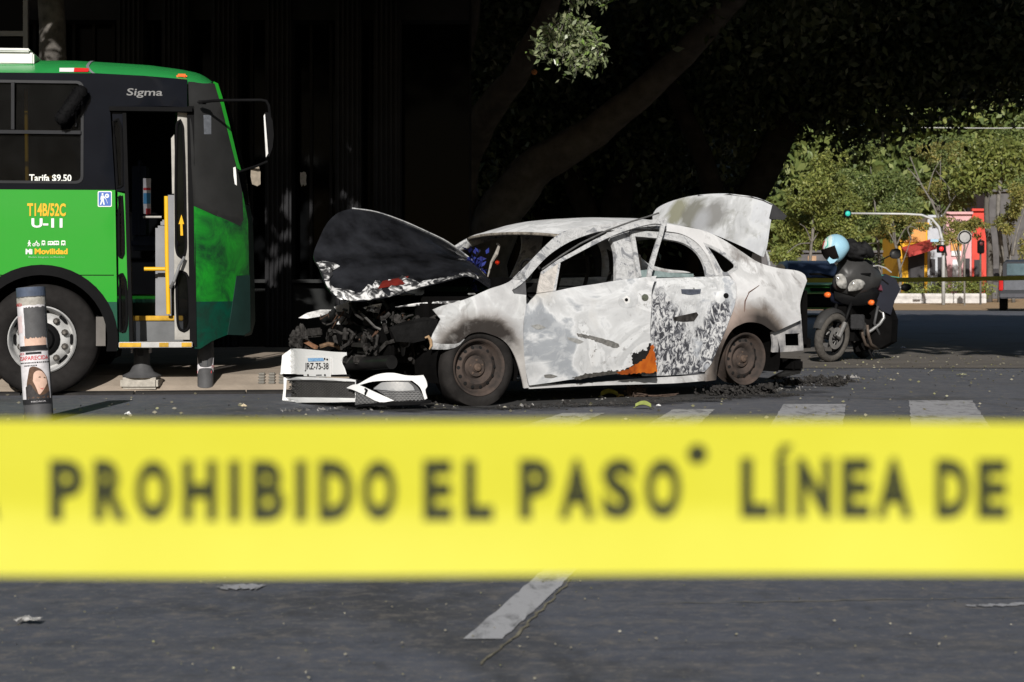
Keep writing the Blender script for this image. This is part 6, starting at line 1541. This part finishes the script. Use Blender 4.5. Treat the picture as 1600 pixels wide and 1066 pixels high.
spray(925, -8, 15.1, 40, 16, 600, 'smaller sunlit branch tip at the very top edge above the leafy one', .055, 2)
# ------------------------------------------------------------------ sunlit street beyond
def bgleaf(name, a, b_, c): return leaf_mat(name, [a, b_, c], .3, .55)
m_l1 = bgleaf('street_leaves_green', (.14, .175, .042), (.225, .265, .06), (.34, .345, .095))
m_l2 = bgleaf('street_leaves_yellow', (.16, .175, .04), (.26, .26, .07), (.38, .30, .08))
m_l3 = bgleaf('street_leaves_dark', (.105, .15, .045), (.175, .23, .065), (.27, .30, .09))
BTG = 'trees along the sunlit street'
rng = np.random.default_rng(12)
def bg_tree(label, px, d, trunk_px, blobs, n, m, size=.22, bark=None, bare=(), tr=.085):
    """trunk_px: list of pixel rows points for the trunk; blobs in pixels at that distance"""
    X = at(px, 470, d).x; o = thing('street_tree', label, 'tree', (X, d, 0), 0, None); L = lambda x, y, dd=0: at(x, y, d+dd)-Vector((X, d, 0))
    tm = MB(); P = [L(*p) for p in trunk_px]; P[0].z = -.05; limb(tm, P, [tr, tr*.45], 9)
    top = P[-1]
    for k in range(5):
        b_ = blobs[k % len(blobs)]; e = L(b_[0], b_[1], rng.uniform(-1, 1)); mid = P[len(P)//2].lerp(e, .5)+Vector((0, 0, .2)); limb(tm, [P[len(P)//2], mid, e], [tr*.4, .015], 6, 4)
    for pts, r0 in bare: limb(tm, [L(x, y, -1.6) for x, y in pts], [r0, r0*.35], 7, 5)
    tm.build('trunk', bark or m_bark2, o, smooth=True)
    s = d/F; lob = []
    for (x, y, rx, rz) in blobs:
        for q in range(6):
            a = rng.uniform(0, 2*pi); k = rng.uniform(.2, .85)
            c = L(x+cos(a)*rx*k, y+sin(a)*rz*k, rng.uniform(-1.4, 1.4)); f_ = rng.uniform(.28, .5); lob.append((tuple(c), (rx*s*f_, rx*s*f_, rz*s*f_)))
    leaf_mesh('crown', lobes_points(rng, lob, int(n*2.2), .5), size*.68, m, o, rng, droop=.35, aspect=.42); return o
bg_tree('broad yellow green tree right of the leaning dark trunk', 1262, 75.5, [(1262, 475), (1268, 380), (1280, 300)], [(1275, 260, 50, 48), (1310, 330, 62, 60), (1250, 350, 45, 55), (1225, 400, 35, 30)], 9000, m_l1)
bg_tree('tall dense green tree above the motorcycle', 1375, 79.5, [(1378, 475), (1372, 380), (1365, 300)], [(1360, 260, 60, 45), (1345, 330, 60, 50), (1400, 300, 50, 50), (1330, 400, 45, 28), (1385, 370, 35, 35)], 10000, m_l3)
bg_tree('slim street tree with bare pale branches and few yellow leaves', 1472, 81.5, [(1480, 470), (1476, 400), (1468, 335), (1440, 290)], [(1490, 310, 40, 22), (1455, 300, 30, 22), (1500, 350, 38, 18), (1470, 240, 40, 20)], 2100, m_l2, .2,
        bare=[([(1478, 400), (1462, 330), (1438, 285), (1422, 245)], .06), ([(1450, 300), (1458, 270), (1470, 250)], .03), ([(1472, 340), (1490, 310), (1510, 280), (1528, 245)], .045), ([(1436, 283), (1425, 270), (1418, 262)], .035), ([(1485, 320), (1482, 300), (1478, 285)], .04)])
bg_tree('wide feathery green tree spreading at the upper right', 1560, 95.5, [(1556, 470), (1552, 400), (1550, 300)], [(1500, 240, 70, 35), (1570, 230, 60, 40), (1620, 260, 60, 60), (1550, 290, 60, 30), (1450, 250, 50, 35), (1600, 200, 60, 25)], 11000, m_l3, .26)
bg_tree('yellowing street tree beside the pickup truck', 1590, 77.5, [(1584, 470), (1578, 400), (1572, 360)], [(1590, 310, 30, 26), (1570, 350, 22, 20), (1610, 380, 22, 30), (1625, 330, 30, 40)], 2600, m_l2, .2, bare=[([(1582, 400), (1590, 360), (1600, 330)], .06)])
bg_tree('thin leaning street tree in front of the yellow shop', 1409, 77.5, [(1402, 470), (1407, 430), (1400, 385), (1392, 350)], [(1395, 345, 26, 16), (1425, 350, 24, 14), (1380, 360, 18, 14)], 1300, m_l2, .18, tr=.09, bare=[([(1405, 425), (1416, 395), (1424, 372)], .03), ([(1424, 375), (1420, 355), (1440, 362)], .03)])
bg_tree('small leafy street tree between pink shop and red wall', 1500, 79.5, [(1501, 470), (1500, 420), (1496, 370)], [(1490, 375, 26, 12), (1515, 360, 24, 14), (1530, 345, 20, 12), (1475, 350, 22, 12)], 1300, m_l2, .18, tr=.08)
# dark tall trunks by the right edge
for lb, px, w in (('tall dark bare trunk left of the pickup truck', 1545, .16), ('tall pale trunk behind the pickup truck roof', 1563, .13)):
    X = at(px, 470, 79).x; o = thing('street_tree', lb, 'tree', (X, 79, 0)); tm = MB(); limb(tm, [Vector((0, 0, -.05)), Vector((.05, 0, 2)), Vector((-.1, 0, 4)), Vector((.2, .3, 6.2))], [w, w*.6], 8); tm.build('trunk', m_bark2 if w < .15 else m_bark, o, smooth=True)
    leaf_mesh('crown', lobes_points(rng, [((.2, .3, 6.2), (1.6, 1.4, 1.0)), ((-.8, 0, 5.4), (1.2, 1, .8))], 1600, .6), .24, m_l1, o, rng)
# low shrubs in the planter
SG = 'shrubs in the white planter'
for i, (px, lb) in enumerate(((1375, 'round green shrub at the left end of the white planter'), (1418, 'green shrub below the yellow shop front'), (1466, 'low green shrub below the grey shop front'), (1505, 'low green shrub below the pink shop front'), (1528, 'dark green shrub at the right end of the white planter'), (1250, 'grey green shrub left of the motorcycle, behind the dark blue car'))):
    X = at(px, 455, 77).x; o = thing('shrub', lb, 'shrub', (X, 77, .1), 0, SG); tm = MB(); tm.tube([(0, 0, -.1), (0, 0, .5)], .04, 6); tm.build('stem', m_bark, o)
    leaf_mesh('foliage', lobes_points(rng, [((rng.uniform(-.3, .3), 0, .35+.3*rng.random()), (.5, .5, .35)) for _ in range(4)], 420, .8), .14, m_l1, o, rng)
# far wood closing the view
tw = []
for i in range(220):
    x = rng.uniform(6, 75); tw.append(((x, rng.uniform(118, 130), rng.uniform(2, 18)), (4, 3, 3)))
fo = leaf_mesh('distant_trees', lobes_points(rng, tw, 150000, .9), .8, m_l3, None, rng); tag(fo, 'far mass of green trees at the end of the street', 'woodland', None, 'stuff')

# shops on the far side of the avenue
def shop(label, px0, px1, ytop, d, wall, parts):
    X0, X1 = at(px0, 0, d).x, at(px1, 0, d).x; top = at(0, ytop, d).z; o = thing('shop_building', label, 'building', ((X0+X1)/2, d, 0)); w = (X1-X0)
    L = lambda px, py, y=0: Vector((at(px, py, d).x-(X0+X1)/2, y, at(px, py, d).z))
    MB().box((0, 2, top/2), (w, 4, top)).build('wall', wall, o)
    MB().box((0, -.05, top+.06), (w+.06, .3, .12)).build('cornice', wall, o)
    for nm, (a, b_, c, e), mm, pr in parts:
        p, q = L(a, b_), L(c, e); MB().box(((p.x+q.x)/2, -pr/2, (p.z+q.z)/2), (abs(q.x-p.x), pr, abs(q.z-p.z))).build(nm, mm, o)
    return o
m_yw = M('yellow_stucco', (.72, .38, .03), .8, var=.15, scale=2); m_dk = M('shop_opening_dark', (.05, .047, .05), .7, var=.5, scale=3)
m_gw = M('pale_grey_stucco', (.46, .48, .52), .8, var=.2, scale=2); m_pkw = M('pink_stucco', (.60, .35, .36), .8, var=.15, scale=2); m_rw = M('red_painted_wall', (.62, .07, .05), .7, var=.25, scale=2); m_orb = M('orange_sign_board', (.70, .33, .10), .6, var=.3, scale=9)
m_wd = M('white_door_paint', (.75, .75, .76), .6)
shop('yellow corner shop with dark shutter opening', 1404, 1449, 352, 92, m_yw, [('shutter', (1419, 392, 1444, 460), m_dk, .06), ('sign_board', (1410, 356, 1446, 378), m_orb, .10)])
shop('pale grey shop with small windows right of the yellow one', 1449.5, 1478, 340, 92.5, m_gw, [('window', (1453, 405, 1461, 430), m_dk, .05), ('door', (1465, 402, 1474, 460), m_dk, .05)])
shop('pink shop with orange sign board and white door', 1478.5, 1518, 335, 92, m_pkw, [('sign_board', (1485, 374, 1502, 392), m_orb, .12), ('sign_board', (1486, 392, 1501, 400), m_wd, .1), ('door', (1488, 406, 1497, 455), m_wd, .06), ('window', (1505, 404, 1515, 440), m_dk, .05)])
shop('narrow red painted shop front at the right', 1518.5, 1541, 330, 92, m_rw, [('door', (1522, 406, 1532, 460), m_dk, .06)])
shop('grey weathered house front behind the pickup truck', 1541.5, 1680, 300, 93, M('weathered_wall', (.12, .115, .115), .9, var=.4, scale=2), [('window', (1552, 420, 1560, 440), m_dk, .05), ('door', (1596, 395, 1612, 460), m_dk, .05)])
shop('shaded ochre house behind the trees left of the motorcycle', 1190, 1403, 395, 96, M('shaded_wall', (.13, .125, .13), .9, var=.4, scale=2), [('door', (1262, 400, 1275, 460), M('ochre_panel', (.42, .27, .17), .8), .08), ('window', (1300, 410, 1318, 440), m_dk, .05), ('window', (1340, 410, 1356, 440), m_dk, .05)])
aw = thing('awning', 'faded red shop awning slanting out between yellow and grey shops', 'awning', at(1440, 392, 90.5)); s = 90.5/F; A0 = at(1440, 392, 90.5)
MB().prism([at(x, y, 90.5)-A0 for x, y in [(1418, 397), (1464, 384), (1465, 389), (1420, 402)]], (0, 1.4, .35)).build('canvas', M('red_canvas', (.45, .06, .05), .8, var=.3), aw)
MB().tube([at(1421, 400, 90.5)-A0, at(1421, 400, 90.5)-A0+Vector((0, 1.5, -.1))], .02, 5).tube([at(1463, 388, 90.5)-A0, at(1463, 388, 90.5)-A0+Vector((0, 1.5, -.1))], .02, 5).build('arm', m_steel, aw)
# whitewashed planter wall
m_pw = M('whitewashed_planter', (.60, .58, .56), .9, var=.3, scale=4)
pw = thing('planter_wall', 'low whitewashed planter kerb running along the far side of the road', 'low wall', (at(1460, 470, 75).x, 75, 0))
xs = [at(p, 470, 75).x-at(1460, 470, 75).x for p in (1340, 1396, 1441, 1490, 1542)]
for a, b_ in zip(xs, xs[1:]): MB().box(((a+b_)/2, .2, .18), (b_-a-.03, .4, .42), bev=.03).build('block', m_pw, pw)
# traffic signal mast
PX = at(1474, 470, 70).x; tl_o = thing('traffic_light', 'grey curved traffic signal mast with a green lamp at the end of its arm', 'traffic light', (PX, 70, 0)); L = lambda x, y: at(x, y, 70)-Vector((PX, 70, 0))
MB().tube([Vector((0, 0, 0)), L(1474, 400), L(1472, 375), L(1467, 355), L(1456, 342), L(1440, 336), L(1415, 334.5), L(1330, 333.5)], [.07, .065, .06, .055, .05, .045, .04, .035], 10).build('mast', M('galvanised_mast', (.50, .51, .51), .5, .2), tl_o, smooth=True)
c = L(1324, 334); lh = MB().box(c, (.26, .2, .30), bev=.03).build('lamp_head', m_rub, tl_o)
m_gl, t, b = nodes('green_signal_light'); b.inputs['Base Color'].default_value = (.02, .3, .25, 1); b.inputs['Emission Color'].default_value = (.05, .9, .7, 1); b.inputs['Emission Strength'].default_value = .28
MB().lathe([(.10, 0), (.09, .03), (0, .04)], c+Vector((0, -.10, 0)), (0, -1, 0), 16).build('lamp', m_gl, lh, smooth=True)
sgn = thing('street_sign', 'pale blue street name plate on the signal mast', 'street sign', at(1460, 376, 69.8)); MB().box((0, 0, 0), (.30, .02, .10), bev=.004).build('plate', M('sign_pale_blue', (.35, .55, .70), .5), sgn)
MB().box((.28, .06, 0), (.3, .02, .02)).build('bracket', m_steel, sgn)
pd = thing('pedestrian_signal', 'small pedestrian signal showing a red light below the street name plate', 'traffic light', at(1471, 389, 69.7)); MB().box((0, .08, 0), (.3, .16, .30), bev=.02).build('housing', m_rub, pd)
m_rl, t, b = nodes('red_signal_light'); b.inputs['Base Color'].default_value = (.6, .02, .02, 1); b.inputs['Emission Color'].default_value = (1, .03, .03, 1); b.inputs['Emission Strength'].default_value = .35
MB().lathe([(.09, 0), (.08, .02), (0, .03)], (0, -.005, .0), (0, -1, 0), 14).build('lamp', m_rl, pd, smooth=True)
pd2 = thing('traffic_light', 'dark traffic signal head on a thin post by the red shop', 'traffic light', (at(1532, 470, 70).x, 70, 0)); MB().tube([(0, 0, 0), (0, 0, 2.5)], .04, 8).build('post', m_bark, pd2); MB().box((0, -.05, at(0, 386, 70).z), (.24, .2, .5), bev=.03).build('lamp_head', m_rub, pd2)
MB().lathe([(.07, 0), (0, .01)], (0, -.155, at(0, 381, 70).z), (0, -1, 0), 12).build('lens', M('unlit_lens', (.10, .02, .02), .3), pd2)
rs_ = thing('road_sign', 'round white road sign with dark ring on a post beside the pink shop', 'road sign', (at(1507, 470, 68).x, 68, 0)); zc = at(0, 371, 68).z
MB().tube([(0, 0, 0), (0, 0, zc)], .035, 8).build('post', m_bark2, rs_); MB().lathe([(.26, 0), (.26, .02), (0, .02)], (0, -.03, zc), (0, -1, 0), 24).build('plate', M('sign_grey_white', (.34, .34, .34), .6), rs_); MB().lathe([(.24, .0), (.24, .008), (.19, .008), (.19, 0)], (0, -.052, zc), (0, -1, 0), 24, ring=True).build('ring', m_rub, rs_)
wr = thing('overhead_wire', 'thin pale overhead wire crossing the trees at upper right', 'wire', at(1600, 200, 62)); o_ = at(1600, 200, 62)
MB().tube([at(x, y, 62)-o_ for x, y in [(1440, 199.5), (1550, 200.5), (1700, 199), (2000, 190)]], .014, 5).build('cable', M('pale_wire', (.5, .5, .48), .6), wr)

# ------------------------------------------------------------------ debris
m_ash = M('ash_debris', (.045, .042, .040), .95, var=.7, scale=25, bump=.8); m_ashp = M('pale_ash', (.30, .29, .28), .95, var=.6, scale=25)
def heap(name, label, pts, h, n, seed, m=m_ash, cat='debris', kind='stuff'):
    """low heap of charred crumbs; one object"""
    rr = random.Random(seed); mb = MB()
    for _ in range(n):
        a, b_ = rr.choice(pts), rr.choice(pts); k = rr.random(); c = a.lerp(b_, k)+Vector((rr.gauss(0, .05), rr.gauss(0, .05), 0)); s = rr.uniform(.006, .022)*rr.choice((1, 1, .6, 1.5))
        c.z = max(.0, h*rr.random()**2.2-.005)
        mb.box(c, (s*rr.uniform(.6, 2.2), s*rr.uniform(.6, 2), s*rr.uniform(.25, .8)), Matrix.Rotation(rr.uniform(0, 3), 3, Vector((rr.random(), rr.random(), 1)).normalized()))
    return tag(mb.build(name, m), label, cat, None, kind)
cp = lambda u, v: CO+CF*u+CN*v
heap('ash_debris', 'black ash and charred scraps heaped under the burnt car rear wheel', [cp(-1.5, .8), cp(-1.05, .8), cp(-1.3, .55), cp(-1.0, .7), cp(-1.5, .6)], .085, 900, 1)
heap('ash_debris', 'dark ash scattered along the burnt car sill', [cp(-1.6, .95), cp(.6, .95), cp(1.2, 1.0), cp(-.4, .85), cp(.3, 1.1)], .012, 520, 2)
heap('ash_debris', 'charred crumbs on the road behind the burnt car', [gnd(1225, 602), gnd(1318, 597), gnd(1280, 594), gnd(1300, 604)], .05, 700, 3)
heap('ash_debris', 'charred scraps around the fallen bumper', [gnd(690, 632), gnd(560, 640), gnd(800, 622), gnd(730, 634)], .015, 300, 4)
heap('ash_debris', 'pale ash flecks on the road beside the burnt car', [gnd(450, 642), gnd(820, 636), gnd(1240, 610), gnd(1000, 620), gnd(1330, 590)], .008, 300, 5, m_ashp)
# ash stain on the road under and round the wreck
m_st, t, b = nodes('ash_stain'); g = NT(t)
g.l(g.ramp(g.noise(7, 5, .7), [(.3, (.010, .010, .010)), (.7, (.045, .043, .042))]), b.inputs['Base Color']); b.inputs['Roughness'].default_value = .9
tb = g.n('ShaderNodeBsdfTransparent'); mx = g.n('ShaderNodeMixShader')
vl = g.n('ShaderNodeVectorMath', operation='LENGTH'); g.l(g.mapv((.40, .95, 1)), vl.inputs[0])
f_ = g.math('ADD', vl.outputs['Value'], g.math('MULTIPLY', g.math('SUBTRACT', g.noise(2.6, 6, .7), .5), 1.5))
g.l(g.ramp(f_, [(.62, 0.), (1.0, 1.)]), mx.inputs[0]); g.l(b.outputs[0], mx.inputs[1]); g.l(tb.outputs[0], mx.inputs[2]); g.l(mx.outputs[0], t.nodes['Material Output'].inputs[0])
so = MB().add([(-4, -2, 0), (4, -2, 0), (4, 2, 0), (-4, 2, 0)], [(0, 1, 2, 3)]).build('road_burn_stain', m_st); so.location = cp(.1, .35)+Vector((0, 0, .011)); so.rotation_euler = (0, 0, pi+TH); tag(so, kind='structure')
def crumple(name, label, cat, px, py, w, h, m, seed=1, z=.0):
    c = gnd(px, py); o_ = thing(name, label, cat, c); rr = random.Random(seed); s = c.y/F; vs = []; n = 6
    for i in range(n+1):
        for j in range(n+1): vs.append(((i/n-.5)*w*s+rr.uniform(-.006, .006), (j/n-.5)*w*s*.8+rr.uniform(-.006, .006), .012+h*s*rr.random()**1.5*(1-abs(i/n-.5)*1.2)))
    MB().add(vs, [(i*(n+1)+j, (i+1)*(n+1)+j, (i+1)*(n+1)+j+1, i*(n+1)+j+1) for i in range(n) for j in range(n)]).build('scrap', m, o_, thick=.002); return o_
m_lit1 = M('white_litter', (.75, .75, .74), .7); m_lit2 = M('blue_litter', (.10, .12, .75), .5); m_yl = M('yellow_leaf', (.36, .34, .07), .6, var=.3, scale=40); m_gl2 = M('green_yellow_leaf', (.25, .29, .08), .6, var=.3, scale=40)
crumple('litter_scrap', 'crushed silvery litter on the asphalt below the tape at left', 'litter', 43, 975, 34, 7, M('silver_litter', (.55, .54, .52), .4, .3, var=.5, scale=60), 2)
crumple('litter_scrap', 'white paper scrap just above the tape right of the leaning bollard', 'litter', 200, 650, 9, 5, m_lit1, 3)
crumple('litter_scrap', 'small blue plastic scrap by the kerb right of the bus wheel', 'litter', 172, 615.5, 9, 2, m_lit2, 4)
crumple('litter_scrap', 'dark crumpled wrapper by the kerb below the two bollards', 'litter', 290, 611, 18, 3, M('dark_litter', (.30, .29, .25), .7, var=.8, scale=60), 5)
crumple('litter_scrap', 'pale folded packaging on the road between bus and bumper', 'litter', 381, 638, 8, 5, M('tan_litter', (.62, .52, .36), .7), 6)
crumple('litter_scrap', 'white chip on the road right of the fallen yellow leaf', 'litter', 1029, 637, 7, 4, m_lit1, 8)
crumple('litter_scrap', 'small blue white scrap on the shaded road right of the motorcycle', 'litter', 1411, 545, 8, 3, M('pale_blue_litter', (.45, .52, .72), .6), 9)
crumple('litter_scrap', 'greenish crumpled paper on the road far right of the car', 'litter', 1502, 588, 14, 5, M('olive_litter', (.30, .30, .20), .8, var=.5, scale=50), 10)
def fallen_leaf(label, px, py, w, m, rz, seed):
    c = gnd(px, py); o_ = thing('fallen_leaf', label, 'leaf', c, rz); s = c.y/F; L_ = w*s; vs = []; n = 8
    for i in range(n+1):
        t = i/n; ww = L_*.30*sin(pi*min(1, t*.96+.03))**.8
        for j in (-1, 0, 1): vs.append(((t-.5)*L_, j*ww, .012+.045*L_/.2*(sin(pi*t)*.8)+(.03 if j else .0)*L_/.2+.02*L_/.2*j))
    MB().add(vs, [(i*3+j, (i+1)*3+j, (i+1)*3+j+1, i*3+j+1) for i in range(n) for j in (0, 1)]).build('blade', m, o_, smooth=True, thick=.001)
    MB().tube([(-.5*L_, 0, .015), (-.62*L_, .01, .012)], .003, 5).build('stalk', m, o_)
fallen_leaf('large yellow fallen leaf by the burnt car sill', 952, 622, 27, m_yl, .1, 1)
fallen_leaf('greenish curled fallen leaf close above the tape', 1005, 640, 25, m_gl2, -.2, 2)
fallen_leaf('brown tipped fallen leaf touching the large yellow one', 970, 623, 12, M('brown_leaf', (.38, .26, .08), .7, var=.5, scale=40), .6, 3)
# twist of burnt wire under the door
wt = thing('burnt_wire_tangle', 'tangle of burnt brown wire on the ground below the orange scorched door corner', 'wire', gnd(991, 622)); rr = random.Random(4); tg = MB()
for k in range(26):
    P = [Vector((rr.gauss(0, .05), rr.gauss(0, .04), abs(rr.gauss(.0, .05))+.005)) for _ in range(4)]; tg.tube(catmull(P, 4, False, 170), .0035, 5)
for k in range(16): P = [Vector((rr.gauss(.06, .12), rr.gauss(0, .05), abs(rr.gauss(.0, .012))+.005)) for _ in range(3)]; tg.tube(catmull(P, 4, False, 170), .003, 5)
tg.build('strands', M('burnt_brown_wire', (.10, .07, .055), .9, var=.5, scale=40), wt)
# burnt exhaust end lying behind the rear wheel
ex = thing('burnt_trim_strip', 'black curved strip of trim lying behind the burnt car rear wheel', 'debris', gnd(1225, 592)); E0 = gnd(1225, 592); d_ = E0.y
MB().prism([at(x, y, d_)-E0 for x, y in [(1197, 594), (1215, 585), (1232, 577), (1254, 575), (1250, 584), (1236, 587), (1220, 592), (1200, 599)]], (0, .08, 0)).build('strip', m_char2, ex)
uw = thing('bent_wire', 'small white bent metal wire on the ground behind the motorcycle', 'wire', gnd(1368, 556)); U0 = gnd(1368, 556)
MB().tube([at(x, y, U0.y)-U0+Vector((0, 0, .006)) for x, y in [(1361, 550), (1366, 556), (1371, 562)]], .006, 6).tube([at(x, y, U0.y)-U0+Vector((0, 0, .006)) for x, y in [(1365, 554), (1371, 549), (1374, 551), (1372, 555)]], .006, 6).build('wire', M('bright_wire', (.8, .8, .78), .3, .4), uw)
# scattered leaf litter and grit
rr = random.Random(77); gv = MB(); m_grit = leaf_mat('leaf_litter', [(.16, .15, .09), (.28, .26, .20), (.11, .10, .08), (.24, .24, .10)], .0)
Pg = []
for _ in range(700): c = gnd(rr.uniform(0, 1600), rr.uniform(555, 660)); Pg.append((c.x, c.y, .012))
for _ in range(260): c = gnd(rr.uniform(1180, 1620), rr.uniform(552, 600)); Pg.append((c.x, c.y, .014))
lg_ = leaf_mesh('leaf_litter', np.array(Pg), .028, m_grit, None, np.random.default_rng(9), flat=.92, droop=0, aspect=.6); tag(lg_, 'small dry leaves and grit strewn over the road', 'leaf litter', None, 'stuff')
Pg = []
for _ in range(240): c = gnd(rr.uniform(0, 1600), rr.uniform(906, 1066)); Pg.append((c.x, c.y, .009))
lg_ = leaf_mesh('leaf_litter', np.array(Pg), .008, m_grit, None, np.random.default_rng(10), flat=.92, droop=0, aspect=.6); tag(lg_, 'tiny flecks of grit on the near asphalt', 'grit', None, 'stuff')
